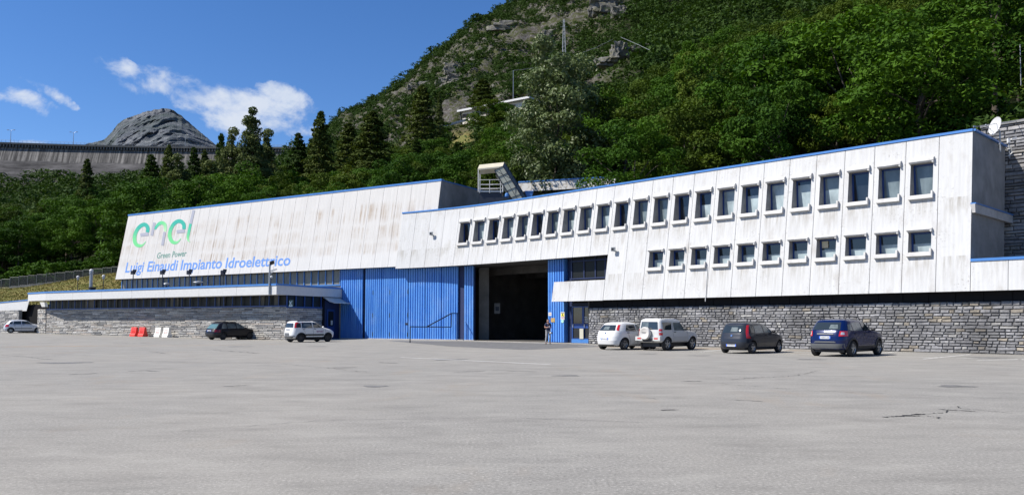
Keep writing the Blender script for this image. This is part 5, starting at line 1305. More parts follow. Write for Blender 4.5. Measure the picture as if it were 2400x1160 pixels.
def gy(px, py, lo, hi):
    """distance at which the slope shows at this spot"""
    best = lo
    for q in np.linspace(lo, hi, 80):
        p_ = at(px, py, q)
        if ter(p_.x, q) >= p_.z: return q
    return hi
rockthing(1450, 112, gy(1450, 112, 140, 260) - 4, 2.6, 2.5, 3.4, 3, 'tallest grey rock, a block crossed by the pale cable')
rockthing(1500, 112, gy(1500, 120, 140, 260) - 4, 4.0, 2.5, 1.5, 5, 'low mossy rock ledge right of the tallest grey rock')
rockthing(1420, 145, gy(1420, 150, 140, 260) - 3, 3.2, 2.5, 1.6, 8, 'sloping grey slab below and left of the tallest rock')
rockthing(1425, 6, gy(1425, 8, 200, 420) - 4, 8, 5, 6, 12, 'pale crag at the top edge above the wooded slope', 14)
rockthing(1458, 30, gy(1458, 30, 200, 420) - 4, 5, 4, 4, 14, 'broken grey crag just right of the pale top crag')
rockthing(1085, 168, gy(1085, 168, 240, 600) - 3, 7, 5, 6, 21, 'jagged rock face in the middle of the bare mountainside', 14)
rockthing(1060, 190, gy(1060, 192, 240, 600) - 3, 9, 5, 4, 22, 'row of pale broken rocks left of the jagged rock face', 14)
rockthing(1290, 100, gy(1290, 100, 240, 600) - 3, 5, 4, 7, 23, 'pale cliff left of the lattice pylon', 12)
rockthing(1180, 62, gy(1180, 62, 240, 600) - 3, 10, 5, 3, 24, 'long rock ledge high on the mountainside near the skyline', 14)
rockthing(985, 205, gy(985, 205, 240, 600) - 3, 7, 5, 3, 25, 'low pale rock ledge above the larches', 12)
# ================================================================ trees
rs = np.random.RandomState(11)
def leaf_mat(name, a, b, silver=False):
    m = bpy.data.materials.new(name); m.use_nodes = True; t = m.node_tree; p = t.nodes['Principled BSDF']; out = t.nodes['Material Output']
    at_ = nd(t, 'ShaderNodeAttribute', attribute_name='Col'); oi = nd(t, 'ShaderNodeObjectInfo'); sp = nd(t, 'ShaderNodeSeparateColor'); ln(t, at_.outputs['Color'], sp.inputs[0])
    f = mth(t, 'ADD', mth(t, 'MULTIPLY', sp.outputs[0], .55), mth(t, 'MULTIPLY', oi.outputs['Random'], .45))
    c = mixc(t, f, a, b)
    ln(t, c, p.inputs['Base Color']); p.inputs['Roughness'].default_value = .5 if silver else .7; p.inputs['Specular IOR Level'].default_value = .3 if silver else .08
    tr = nd(t, 'ShaderNodeBsdfTranslucent'); cc = nd(t, 'ShaderNodeHueSaturation', i_Saturation=1.15, i_Value=1.5); ln(t, c, cc.inputs['Color']); ln(t, cc.outputs[0], tr.inputs['Color'])
    mx_ = nd(t, 'ShaderNodeMixShader'); mx_.inputs[0].default_value = .14; ln(t, p.outputs[0], mx_.inputs[1]); ln(t, tr.outputs[0], mx_.inputs[2]); ln(t, mx_.outputs[0], out.inputs[0])
    return m
M['leafA'] = leaf_mat('broad_leaf', (.014, .042, .005), (.062, .128, .010))
M['leafB'] = leaf_mat('olive_leaf', (.022, .044, .006), (.084, .122, .013))
M['leafdark'] = leaf_mat('conifer_needles', (.016, .036, .007), (.050, .082, .014))
M['leaflarch'] = leaf_mat('larch_needles', (.030, .050, .010), (.088, .110, .024))
M['leafsilver'] = leaf_mat('silvery_leaf', (.034, .058, .014), (.115, .150, .052), True)
M['leafpop'] = leaf_mat('poplar_leaf', (.040, .062, .018), (.15, .17, .055))
M['leaffar'] = leaf_mat('far_leaf', (.012, .032, .007), (.046, .080, .013))
M['bark'] = plain('bark', (.085, .07, .055), .95, var=.4, vs=3)

def leaves(cen, nrm, sz, shade, asp=1.35):
    n = len(cen); nrm = nrm / (np.linalg.norm(nrm, axis=1, keepdims=True) + 1e-9)
    r = rs.normal(size=(n, 3)); u = np.cross(nrm, r); u /= np.linalg.norm(u, axis=1, keepdims=True) + 1e-9; v = np.cross(nrm, u)
    s = sz[:, None]
    P = np.stack([cen - u * s * asp, cen - v * s * .62 + u * s * .1, cen + u * s * asp, cen + v * s * .62 - u * s * .1], 1)
    return P.reshape(-1, 3), np.repeat(shade, 4)
def quads_mesh(name, P, sh):
    n = len(P) // 4; me = bpy.data.meshes.new(name)
    me.vertices.add(4 * n); me.vertices.foreach_set('co', P.astype(np.float32).ravel())
    me.loops.add(4 * n); me.loops.foreach_set('vertex_index', np.arange(4 * n, dtype=np.int32))
    me.polygons.add(n); me.polygons.foreach_set('loop_start', np.arange(0, 4 * n, 4, dtype=np.int32)); me.polygons.foreach_set('loop_total', np.full(n, 4, np.int32))
    ca = me.color_attributes.new('Col', 'FLOAT_COLOR', 'POINT'); c = np.ones((4 * n, 4), np.float32); c[:, 0] = sh; c[:, 1] = sh; c[:, 2] = sh
    ca.data.foreach_set('color', c.ravel()); me.update(); return me
def dirs(n, up=0.0):
    d = rs.normal(size=(n, 3)); d[:, 2] += up; return d / np.linalg.norm(d, axis=1, keepdims=True)
def crown_broad(H, R, ncl, nleaf, lsz, low=.25, droop=0.0, cone=0.0):
    """clumps of leaves spread over an uneven crown"""
    d = dirs(ncl, .15); rad = rs.uniform(.45, 1.0, ncl) ** .6
    lob = 1 + .28 * np.sin(d[:, 0] * 4 + rs.uniform(0, 6)) * np.cos(d[:, 1] * 5 + rs.uniform(0, 6)) + rs.normal(0, .10, ncl)
    cz = H * (low + (1 - low) * .5); rz = H * (1 - low) * .5
    C = np.stack([d[:, 0] * R * rad * lob, d[:, 1] * R * rad * lob, cz + d[:, 2] * rz * rad * lob], 1)
    tz = np.clip((C[:, 2] - H * low) / (H * (1 - low)), 0, 1)
    if cone > .3:      # keep a leader of foliage right up the stem
        m_ = ncl // 4; zz = np.linspace(.1, 1, m_); C[:m_, 0] = rs.normal(0, .12 * R, m_); C[:m_, 1] = rs.normal(0, .12 * R, m_); C[:m_, 2] = H * (low + (1 - low) * zz * .97); tz = np.clip((C[:, 2] - H * low) / (H * (1 - low)), 0, 1)
    sc = (1 - cone * tz); C[:, 0] *= sc; C[:, 1] *= sc
    cr_ = rs.uniform(.17, .34, ncl) * R * np.maximum(.45, 1 - .5 * cone * tz)
    per = nleaf // ncl; PP = []; NN = []; SS = []; SH = []
    for k in range(ncl):
        dd = dirs(per, .35); rr = cr_[k] * rs.uniform(.55, 1.12, per) ** .7
        q = C[k] + dd * rr[:, None] * np.array([1.15, 1.15, .75]); q[:, 2] -= droop * rr
        PP.append(q); NN.append(dd * .8 + rs.normal(0, .55, (per, 3)) + np.array([0, 0, .25])); SS.append(lsz * rs.uniform(.6, 1.3, per)); SH.append(np.clip(rs.uniform(.0, 1.0) + rs.normal(0, .16, per), 0, 1))
    return leaves(np.concatenate(PP), np.concatenate(NN), np.concatenate(SS), np.concatenate(SH)), C
def crown_conifer(H, R, nleaf, lsz, low=.12, sparse=1.0):
    nb = int(70 * sparse); PP = []; NN = []; SS = []; SH = []; per = nleaf // nb
    for k in range(nb):
        f = (k + rs.uniform(0, 1)) / nb; z = H * (low + (1 - low) * f); L_ = R * (1 - f) ** .68 * rs.uniform(.7, 1.12) + .15; a = k * 2.4 + rs.uniform(-.4, .4)
        t_ = rs.uniform(.05, 1, per) ** .7; w_ = .28 * L_ * (1 - t_ * .6) + .08
        off_ = rs.normal(0, 1, per) * w_; x = t_ * L_
        q = np.stack([math.cos(a) * x - math.sin(a) * off_, math.sin(a) * x + math.cos(a) * off_, z - .28 * x + .12 * x * t_ - np.abs(rs.normal(0, .10, per)) * (1 + L_ * .25)], 1)
        PP.append(q); NN.append(rs.normal(0, .5, (per, 3)) + np.array([math.cos(a) * .4, math.sin(a) * .4, .8])); SS.append(lsz * rs.uniform(.6, 1.3, per)); SH.append(np.clip(rs.uniform(.2, .8) + rs.normal(0, .2, per), 0, 1))
    return leaves(np.concatenate(PP), np.concatenate(NN), np.concatenate(SS), np.concatenate(SH), 1.7)
def trunk_mesh(name, H, r, C=None, top=.8):
    k = MB(); pts = [(0, 0, -1.5)]; 
    for i in range(1, 6): pts.append((random.uniform(-.03, .03) * H * i / 5, random.uniform(-.03, .03) * H * i / 5, H * top * i / 5))
    k.tube(pts, [r * 1.25, r, r * .85, r * .65, r * .45, r * .15], 7)
    if C is not None:
        for c in C[rs.choice(len(C), min(9, len(C)), False)]:
            f = random.uniform(.3, .7); b = Vector(pts[1]).lerp(Vector(pts[5]), f); k.tube([b, b.lerp(Vector(c), .5) + Vector((0, 0, .02 * H)), Vector(c)], [r * .35, r * .22, r * .06], 5)
    me = bpy.data.meshes.new(name); me.from_pydata(k.v, [], k.f); me.polygons.foreach_set('use_smooth', [True] * len(k.f)); me.materials.append(M['bark']); return me
def proto(kind, H, R, nleaf, lsz, mt, **kw):
    C = None
    if kind == 'conifer': (P, sh) = crown_conifer(H, R, nleaf, lsz, **kw)
    else: (P, sh), C = crown_broad(H, R, kw.pop('ncl', 60), nleaf, lsz, **kw)
    cm = quads_mesh('crown', P, sh); cm.materials.append(M[mt])
    return (trunk_mesh('trunk', H, H * .011 + .04, C, .97 if kind == 'conifer' else .72), cm, H)
PB = [proto('broad', 12, 3.6 + .15 * (i % 4), 14500, .118, 'leafA' if i % 3 else 'leafB', ncl=40 + 4 * i, low=.16 + .03 * (i % 3)) for i in range(7)]
PO = [proto('broad', 12, 3.1, 11500, .118, 'leafB', ncl=60, low=.1, cone=.35) for i in range(3)]
PC = [proto('conifer', 14, 3.4 + .3 * i, 9500, .15, 'leafdark') for i in range(2)] + [proto('conifer', 14, 3.9, 9000, .15, 'leaflarch', sparse=1.3) for i in range(2)]
PSH = [proto('broad', 3, 1.7, 2200, .12, 'leafA', ncl=26, low=.0) for i in range(3)]
used_first = {}
def plant(pr, x, y, z, h, lb, cat, grp, nm='broadleaf_tree', rsc=1.0, rot=None):
    s = h / pr[2]
    r = bpy.data.objects.new(nm, None); COL.objects.link(r); r.location = (x, y, z); r.rotation_euler = (0, 0, rot if rot is not None else random.uniform(0, 6.28)); r.scale = (s * rsc, s * rsc, s)
    tag(r, lb, cat, grp)
    for me, n_ in ((pr[0], 'trunk'), (pr[1], 'crown')):
        o = bpy.data.objects.new(n_, me); COL.objects.link(o); o.parent = r
    return r
# trees that can be told apart
def hero(px, topy, Y, pr, rw, lb, nm, cat='tree', zoff=0.0):
    q = at(px, topy, Y); z = ter(q.x, Y) + zoff; h = q.z - z
    plant(pr, q.x, Y, z, h, lb, cat, None, nm, rw / (max(1, h) / pr[2]))
PSIL = proto('broad', 20, 5.2, 30000, .16, 'leafsilver', ncl=120, low=.04, cone=.15)
PPOP = proto('broad', 24, 4.6, 16000, .20, 'leafpop', ncl=120, low=.03, cone=.6)
PPOP2 = proto('broad', 20, 4.2, 12000, .20, 'leafpop', ncl=90, low=.03, cone=.6)
hero(1302, 118, 92, PSIL, 1.0, 'huge silvery-leaved tree towering behind the roof stair shelter', 'silvery_tree')
hero(590, 272, 150, PPOP, 1.0, 'tallest pale poplar in front of the right end of the dam', 'poplar')
hero(628, 322, 156, PPOP2, 1.1, 'shorter poplar just right of the tallest pale poplar', 'poplar')
hero(500, 392, 132, PPOP2, 1.2, 'low bushy poplar left of the group, above the first hall panels', 'poplar')
hero(545, 318, 152, PPOP2, 1.0, 'slimmer poplar just left of the tallest pale poplar', 'poplar')
hero(420, 378, 138, PPOP2, 1.0, 'pale bushy poplar under the middle of the dam', 'poplar')
hero(1146, 238, 238, PB[3], 1.5, 'leafy tree hiding the middle of the hillside house', 'broadleaf_tree')
hero(1178, 240, 236, PB[5], 1.2, 'leafy tree before the right half of the hillside house, nearest the silvery tree', 'broadleaf_tree')
hero(1490, 290, 70, PB[2], 1.05, 'bright green tree hanging over the blue roof trim beside the white upper block', 'broadleaf_tree')
hero(1900, 190, 84, PB[4], 1.25, 'fresh green ash-like tree above the ninth window from the right', 'broadleaf_tree')
hero(2150, 170, 78, PB[1], 1.2, 'light green tree standing above the right end of the roof', 'broadleaf_tree')
hero(1625, 130, 98, PO[0], 1.2, 'yellowish green tree on the wooded slope above the middle of the roof', 'broadleaf_tree')
hero(1960, 215, 70, PB[0], .9, 'drooping bright tree low behind the roof, right of its centre', 'broadleaf_tree')
for (px, ty, Y, i, w_, lb) in [(518, 312, 175, 0, 1.1, 'dark spruce tip left of the poplars, against the dam'), (455, 345, 168, 1, 1.2, 'dark spruce in front of the dam, below the rocky peak'),
                            (355, 362, 165, 1, 1.5, 'broad dark spruce in front of the left half of the dam'), (396, 340, 190, 2, 1.2, 'thin larch with its tip just under the dam crest'),
                            (752, 262, 165, 2, 1.5, 'tall larch marking the right end of the dam'), (700, 312, 170, 1, 1.5, 'dark spruce at the end of the dam, left of the tall larch'),
                            (818, 288, 176, 3, 1.7, 'broad conifer right of the tall larch, against the skyline'), (872, 262, 160, 2, 2.0, 'feathery dark larch in front of the lower skyline'),
                            (990, 200, 190, 3, 1.9, 'dark larch clump left of the hillside house'), (1030, 215, 225, 2, .6, 'dark larch just above the roof of the hillside house'),
                            (1132, 186, 277, 3, 2.6, 'wide dark larch behind the hillside house'), (480, 352, 185, 3, 1.1, 'small larch tip between the two dam-side spruces'),
                            (205, 372, 185, 3, 1.1, 'lone larch tip at the left, reaching up the face of the dam')]:
    hero(px, ty, Y, PC[i], w_, lb, 'conifer')
# the rest of the wood
def roofline(px):
    return float(np.interp(px, [-400, 270, 300, 1033, 1036, 1255, 2280, 2283, 2400], [640, 640, 500, 421, 470, 462, 300, 290, 286]))
cand = []; cells = {}
rnd = random.Random(5)
for _ in range(60000):
    px = rnd.uniform(-260, 2650); Y = math.sqrt(rnd.uniform(50 ** 2, 420 ** 2)); ys = y_start(px)
    if Y < ys + 3 or (px > 2250 and Y < 64): continue
    if px < 310 and Y < 137: continue
    if math.hypot((px - 1068) / 48, (Y - 235) / 20) < 1: continue
    if 1010 < px < 1110 and 236 < Y < 276 or 1050 < px < 1116 and 170 < Y < 276: continue
    if 1175 < px < 1450 and Y < 104: continue
    rk = rocky(px, Y)
    if rk > .25 and rnd.random() < .93: continue
    x = (px - PX) / F * Y
    sp_ = 6.6 + Y * .006 if px > 1440 else 5.6 + Y * .010
    if px > 1440 and Y > 150: sp_ *= .9
    key = (int(x // 8), int(Y // 8)); ok = True
    for a in (-1, 0, 1):
        for b in (-1, 0, 1):
            for (x2, y2) in cells.get((key[0] + a, key[1] + b), ()):
                if (x - x2) ** 2 + (Y - y2) ** 2 < sp_ ** 2: ok = False; break
            if not ok: break
        if not ok: break
    if not ok: continue
    cells.setdefault(key, []).append((x, Y)); cand.append((px, x, Y, rk))
near, far_ = [], []
for (px, x, Y, rk) in cand:
    z = ter(x, Y)
    if px < 330: h = rnd.uniform(11, 15.5)
    elif px < 720: h = rnd.uniform(11, 15.5)
    elif px < 1440: h = rnd.uniform(8, 12) if Y < 200 else rnd.uniform(5, 9)
    else: h = rnd.uniform(11, 17)
    if rk > .1: h *= .5
    ty = HZ - (z + h - EYE) / Y * F
    if ty > roofline(px) - 2: continue
    if z > EYE + (HZ + 60) / F * Y: continue
    (near if Y < 205 else far_).append((h / Y, px, x, Y, z, h))
near.sort(reverse=True)
con = []; bro = []
for q in near:
    px, Y = q[1], q[3]
    pc = .14 if 330 < px < 1150 and Y > 118 else (.05 if px < 330 else .0)
    (con if rnd.random() < pc else bro).append(q)
ORD = ['first', 'second', 'third', 'fourth', 'fifth', 'sixth', 'seventh', 'eighth', 'ninth', 'tenth', 'eleventh', 'twelfth', 'thirteenth', 'fourteenth', 'fifteenth', 'sixteenth', 'seventeenth', 'eighteenth', 'nineteenth', 'twentieth',
       '21st', '22nd', '23rd', '24th', '25th', '26th', '27th', '28th', '29th', '30th', '31st', '32nd', '33rd', '34th', '35th', '36th', '37th', '38th', '39th', '40th']
ORD += [('%dst' if k % 10 == 1 else '%dnd' if k % 10 == 2 else '%drd' if k % 10 == 3 else '%dth') % k for k in range(41, 111)]
WPX = [2160, 2085, 2013, 1946, 1881, 1820, 1761, 1702, 1650, 1600, 1550, 1500, 1457, 1415, 1372, 1334, 1295, 1257, 1220, 1182, 1145, 1107, 1070]
HPX = []
for k in range(28):
    q = lineL(s0 + pw * (k + .5), 13.5, .1); HPX.append(PX + F * q.x / q.y)
def place(px):
    if px < 0: return 'past the left edge of the fence'
    if px < 285: return 'above the %s fence panel from the left' % ORD[min(range(12), key=lambda k: abs((fpx[k + 3] + fpx[k + 4]) / 2 - px))]
    if px < 1038: return 'above the %s hall panel from the left' % ORD[min(range(28), key=lambda k: abs(HPX[k] - px))]
    if px < 1056: return 'above the blank left end of the office facade'
    if px < 2195: return 'above the %s upper window from the right' % ORD[min(range(23), key=lambda k: abs(WPX[k] - px))]
    if px < 2300: return 'above the blank right end panel'
    return 'above the stone retaining wall'
def name_all(lst, noun):
    rows = {}
    for q in lst: rows.setdefault(place(q[1]), []).append(q)
    out = {}
    for pl_, qs in rows.items():
        qs.sort(key=lambda q: (q[4] + q[5] * .6) / q[3])
        for k, q in enumerate(qs): out[id(q)] = '%s %s, %s up the slope' % (noun, pl_, ORD[k])
    return out
def grp_of(px): return 'trees of the wood left of the hall' if px < 330 else 'trees of the wood above the hall roof' if px < 720 else 'trees of the wood below the crags' if px < 1200 else 'trees of the wood behind the office block'
print('near broad', len(bro), 'conifers', len(con), 'far', len(far_))
NB, NC = name_all(bro[:288], 'leafy tree'), name_all(con[:90], 'dark conifer')
for q in bro[:288]:
    sz, px, x, Y, z, h = q
    pr = rnd.choice(PB) if px < 1560 or rnd.random() < .8 else rnd.choice(PO)
    plant(pr, x, Y, z, h, NB[id(q)], 'tree', grp_of(px), 'broadleaf_tree', rnd.uniform(1.05, 1.35) if px < 1440 else rnd.uniform(1.0, 1.35))
for q in con[:90]:
    sz, px, x, Y, z, h = q
    plant(rnd.choice(PC), x, Y, z, h * 1.15, NC[id(q)], 'tree', 'dark conifers in the wood above the hall', 'conifer', rnd.uniform(.95, 1.3))
# shrubs at the wood's edge behind the fence
sh_ = sorted(rnd.uniform(-20, 284) for _ in range(30)); cnt = {}
for px in sh_:
    Y = rnd.uniform(129, 135); q = at(px, 650, Y); z = ter(q.x, Y); p_ = place(px).replace('above', 'behind'); cnt[p_] = cnt.get(p_, -1) + 1
    plant(rnd.choice(PSH), q.x, Y, z, rnd.uniform(1.8, 3.6), 'bright shrub %s, %s of those there' % (p_, ORD[cnt[p_]]), 'shrub', 'shrubs behind the fence', 'shrub', 1.2)
# everything farther off, one mass
P_, S_ = [], []
LIB = [crown_broad(1, .42, 16, 460, .030, low=.05)[0] for _ in range(6)] + [crown_conifer(1.25, .24, 360, .03)for _ in range(2)]
BUSH = [crown_broad(1, .75, 9, 150, .085, low=-.1)[0] for _ in range(5)]
def add_far(lib, x, y, z, h, rot, wd=1.0):
    P, sh = lib; c, s = math.cos(rot), math.sin(rot); q = P * h
    P_.append(np.stack([(q[:, 0] * c - q[:, 1] * s) * wd + x, (q[:, 0] * s + q[:, 1] * c) * wd + y, q[:, 2] + z], 1)); S_.append(np.clip(sh * .6 + rs.uniform(0, .4), 0, 1))
rest_ = far_ + bro[288:] + con[90:]
for (sz, px, x, Y, z, h) in rest_:
    lib = LIB[rnd.randrange(6)] if not (330 < px < 1250 and rnd.random() < .2) else LIB[6 + rnd.randrange(2)]
    add_far(lib, x, Y, z, h, rnd.uniform(0, 6.3), rnd.uniform(1.05, 1.5))
nb_ = 0
while nb_ < 6500:      # scrub over the crags and along the skyline
    px = rnd.uniform(690, 1560); Y = rnd.uniform(200, 648); x = (px - PX) / F * Y
    if 1052 < px < 1116 and Y < 272: continue
    cl = noise.noise(Vector((x * .02, Y * .02, 3))) + .5 * noise.noise(Vector((x * .07, Y * .07, 8)))
    if cl < -.12 + rnd.uniform(-.14, .14) and Y < 590: continue
    z = ter(x, Y); add_far(BUSH[rnd.randrange(5)], x, Y, z - .3, rnd.uniform(1.6, 5.2) if Y < 590 else rnd.uniform(3.5, 7), rnd.uniform(0, 6.3), rnd.uniform(.8, 1.3)); nb_ += 1
nb_ = 0
while nb_ < 900:     # undergrowth filling the near wood floor
    px = rnd.uniform(560, 2500); Y = y_start(px) + 3 + rnd.random() ** 1.5 * 130; x = (px - PX) / F * Y
    if rocky(px, Y) > .2: continue
    add_far(BUSH[rnd.randrange(5)], x, Y, ter(x, Y) - .2, rnd.uniform(1.2, 2.6), rnd.uniform(0, 6.3), 1.2); nb_ += 1
me = quads_mesh('far_woodland', np.concatenate(P_), np.concatenate(S_))
tag(link('far_woodland', me, M['leaffar']), 'distant trees and scrub covering the upper slopes and crags', 'woodland', None, 'stuff')
# straggling grass on the bank
cen = []; 
for _ in range(9000):
    px = rnd.uniform(-80, 320); Y = 104 + rnd.random() * 22; x = (px - PX) / F * Y
    cen.append((x, Y, ter(x, Y) + .06))
cen = np.array(cen); (P, sh) = leaves(cen, rs.normal(0, 1, cen.shape) + np.array([0, -.6, .2]), rs.uniform(.05, .13, len(cen)), rs.uniform(0, 1, len(cen)))
me = quads_mesh('bank_grass', P, sh); tag(link('bank_grass', me, leaf_mat('dry_grass', (.08, .10, .03), (.21, .17, .06))), 'dry grass growing on the bank behind the annex roof', 'grass', None, 'stuff')
# ================================================================ cars
def paint(name, col, metal=.0, rough=.3, coat=.8): return plain(name, col, rough, metal * .5, .3, coat * .45)
M['tyre'] = plain('tyre_rubber', (.015, .015, .016), .85); M['rim'] = plain('alloy_rim', (.36, .37, .38), .35, .7); M['rimdark'] = plain('dark_rim', (.05, .05, .055), .4, .5)
M['carglass'] = plain('car_glass', (.022, .030, .034), .04, 0, .9, 0)
M['carglass2'] = plain('pale_car_glass_view_and_sheen', (.12, .145, .145), .12, 0, .8, 0, var=.6, vs=2.2)  # opaque; the paler tone paints reflections and light seen through the cabin
M['taillight'] = plain('red_lens', (.50, .012, .012), .2, coat=1); M['headlight'] = plain('clear_lens', (.55, .57, .6), .1, .3, coat=1)
M['plate'] = plain('plate_white', (.75, .76, .78), .4); M['plateblue'] = plain('plate_blue', (.03, .12, .6), .4); M['trimblack'] = plain('black_trim', (.022, .022, .024), .6)
M['greytrim'] = plain('grey_trim', (.10, .105, .11), .5); M['chrome'] = plain('chrome', (.7, .7, .72), .15, 1.0)
class Car:
    def __init__(s, name, label, L, sl, nexp, axles, rw, track, body, loc, psi, group=None, tyrew=.2, rim='rim'):
        """sl: rows (z, x_rear, x_front, half_width); heading +x locally; psi measured from the camera's forward axis to the right"""
        s.sl = sl; s.n = nexp; s.rimmat = rim; s.L = L; s.ax = axles; s.rw = rw; s.body = body
        s.root = thing(name, label, 'car', (0, 0, 0), math.pi / 2 - psi, group)
        h = Vector((math.sin(psi), math.cos(psi), 0)); s.root.location = Vector((loc[0], loc[1], gz(loc[0]))) - h * axles[0]
        z = [r[0] for r in sl]; s.fz = lambda zz, k: float(np.interp(zz, z, [r[k] for r in sl]))
        bm = bmesh.new(); NT = 40; rings = []; zs = list(np.unique(np.concatenate([np.array(z), np.linspace(z[0], z[-1], 34)])))
        for zz in zs:
            xr, xf, hw = s.fz(zz, 1), s.fz(zz, 2), s.fz(zz, 3); cx, a = (xr + xf) / 2, (xf - xr) / 2; ring = []
            for k in range(NT):
                t = 2 * math.pi * k / NT; c_, s_ = math.cos(t), math.sin(t); e = 2 / s.n
                # spread samples evenly over the straight sides
                ring.append(bm.verts.new((cx + a * math.copysign(abs(c_) ** e, c_), hw * math.copysign(abs(s_) ** e, s_), zz)))
            rings.append(ring)
        for a_, b_ in zip(rings, rings[1:]):
            for k in range(NT): bm.faces.new((a_[k], a_[(k + 1) % NT], b_[(k + 1) % NT], b_[k]))
        bm.faces.new(rings[0][::-1]); bm.faces.new(rings[-1])
        me = bpy.data.meshes.new('body'); bm.to_mesh(me); bm.free()
        for f in me.polygons: f.use_smooth = True
        o = link('body', me, [body, M['trimblack']], s.root)
        hwm = max(r[3] for r in sl)
        for x in axles:        # wheel arches
            for sd in (-1, 1):
                cb_ = bmesh.new(); bmesh.ops.create_cone(cb_, cap_ends=True, segments=28, radius1=rw + .055, radius2=rw + .055, depth=.6)
                cm = bpy.data.meshes.new('cut'); cb_.to_mesh(cm); cb_.free(); co_ = bpy.data.objects.new('cut', cm); COL.objects.link(co_)
                cm.materials.append(body); cm.materials.append(M['trimblack']); cm.polygons.foreach_set('material_index', [1] * len(cm.polygons))
                co_.matrix_world = Matrix.Translation((x, sd * (hwm - .24 + .3), rw + .01)) @ Matrix.Rotation(math.pi / 2, 4, 'X')
                old = o.matrix_world.copy(); o.parent = None; bpy.context.view_layer.update()
                md = o.modifiers.new('b', 'BOOLEAN'); md.operation = 'DIFFERENCE'; md.object = co_; md.solver = 'EXACT'
                dg = bpy.context.evaluated_depsgraph_get(); nm = bpy.data.meshes.new_from_object(o.evaluated_get(dg)); o.modifiers.clear(); o.data = nm; nm.name = 'body'; o.parent = s.root
                bpy.data.objects.remove(co_); bpy.data.meshes.remove(cm)
        o.data.polygons.foreach_set('use_smooth', [True] * len(o.data.polygons)); o.data.set_sharp_from_angle(angle=R_(38)); s.bodyo = o
        k = MB(); k.abox(axles[0] - rw - .05, axles[1] + rw, -hwm + .26, hwm - .26, rw * .55, rw * 1.5); k.build('underbody', M['trimblack'], s.root, local=True)
        for ai, x in enumerate(axles):
            for sd in (-1, 1): s.wheel(x, sd * (track / 2), sd, tyrew)
    def wheel(s, x, y, sd, tw):
        k = MB(); r = s.rw; k.lathe((x, y - tw / 2 * sd, r), (0, sd, 0), [(0, r * .6), (0, r * .9), (.03, r), (tw - .03, r), (tw, r * .92), (tw - .005, r * .66), (tw - .05, r * .62)], 26)
        o = k.build('wheel', M['tyre'], s.root, local=True, smooth=True)
        k = MB(); c = Vector((x, y + sd * (tw / 2 - .045), r)); ax_ = Vector((0, sd, 0)); k.lathe(c, ax_, [(0, r * .63), (.02, r * .66), (.03, r * .60), (.005, r * .55)], 22); k.lathe(c, ax_, [(.0, .001), (.025, .001), (.025, r * .15), (.0, r * .18)], 12)
        for j in range(5):
            a = 2 * math.pi * j / 5 + .3; d = Vector((math.cos(a), 0, math.sin(a))); e = Vector((-math.sin(a), 0, math.cos(a)))
            k.box(c + d * r * .12 - e * r * .09, d * r * .5, e * r * .18, ax_ * .018)
        k.build('rim', M[s.rimmat if hasattr(s, 'rimmat') else 'rim'], o, local=True)
        k = MB(); k.lathe(c - ax_ * .02, ax_, [(0, .001), (.002, r * .62)], 20); k.build('brake_disc', M['trimblack'], o, local=True)
    def ys(s, x, z):
        xr, xf, hw = s.fz(z, 1), s.fz(z, 2), s.fz(z, 3); c, a = (xr + xf) / 2, (xf - xr) / 2; u = min(abs((x - c) / a), .9999); return hw * (1 - u ** s.n) ** (1 / s.n)
    def xs(s, y, z, end):
        xr, xf, hw = s.fz(z, 1), s.fz(z, 2), s.fz(z, 3); c, a = (xr + xf) / 2, (xf - xr) / 2; u = min(abs(y / hw), .9999); return c + end * a * (1 - u ** s.n) ** (1 / s.n)
    def patch(s, where, quad, nm, mt, lift=.006, n=(8, 6), parent=None, thick=False, label=None, both=False):
        """quad: four corners (x, z) on a side or (y, z) on an end, in order; laid on the body"""
        for sd in ((-1, 1) if where == 'side' and both else ((-1,) if where in ('side', 'sideR') else (1,) if where == 'sideL' else (0,))):
            k = MB(); N_, M_ = n; G = []
            for i in range(N_ + 1):
                row = []
                for j in range(M_ + 1):
                    u, v = i / N_, j / M_; a = [(quad[0][q] * (1 - u) + quad[1][q] * u) * (1 - v) + (quad[3][q] * (1 - u) + quad[2][q] * u) * v for q in (0, 1)]
                    if where.startswith('side'): P = Vector((a[0], sd * (s.ys(*a) + lift), a[1]))
                    elif where == 'rear': P = Vector((s.xs(a[0], a[1], -1) - lift, a[0], a[1] + lift * .4))
                    else: P = Vector((s.xs(a[0], a[1], 1) + lift, a[0], a[1] + lift * .8))
                    row.append(P)
                G.append(row)
            for i in range(N_):
                for j in range(M_): k.poly([G[i][j], G[i + 1][j], G[i + 1][j + 1], G[i][j + 1]])
            k.build(nm, M[mt] if isinstance(mt, str) else mt, parent or s.root, local=True, smooth='all', weld=True, label=label)
    def seam(s, pts, w_=.014, nm='door_seam'):
        for sd in (-1, 1):
            k = MB()
            for a, b in zip(pts, pts[1:]):
                d = Vector((b[0] - a[0], b[1] - a[1])); 
                n_ = Vector((-d.y, d.x)).normalized() * w_ / 2
                for q in range(4):
                    p0 = (a[0] + d.x * q / 4, a[1] + d.y * q / 4); p1 = (a[0] + d.x * (q + 1) / 4, a[1] + d.y * (q + 1) / 4)
                    c = [(p0[0] - n_.x, p0[1] - n_.y), (p1[0] - n_.x, p1[1] - n_.y), (p1[0] + n_.x, p1[1] + n_.y), (p0[0] + n_.x, p0[1] + n_.y)]
                    k.poly([Vector((x, sd * (s.ys(x, z) + .004), z)) for x, z in c])
            k.build(nm, M['trimblack'], s.root, local=True)
    def mirror(s, x, z, mt):
        for sd in (-1, 1):
            y = s.ys(x, z); k = MB(); k.ball((x + .02, sd * (y + .13), z + .04), (.07, .10, .075), 12); k.tube([(x + .03, sd * (y - .02), z - .02), (x + .02, sd * (y + .08), z + .02)], .025, 6); k.build('door_mirror', mt, s.root, local=True, smooth='all')
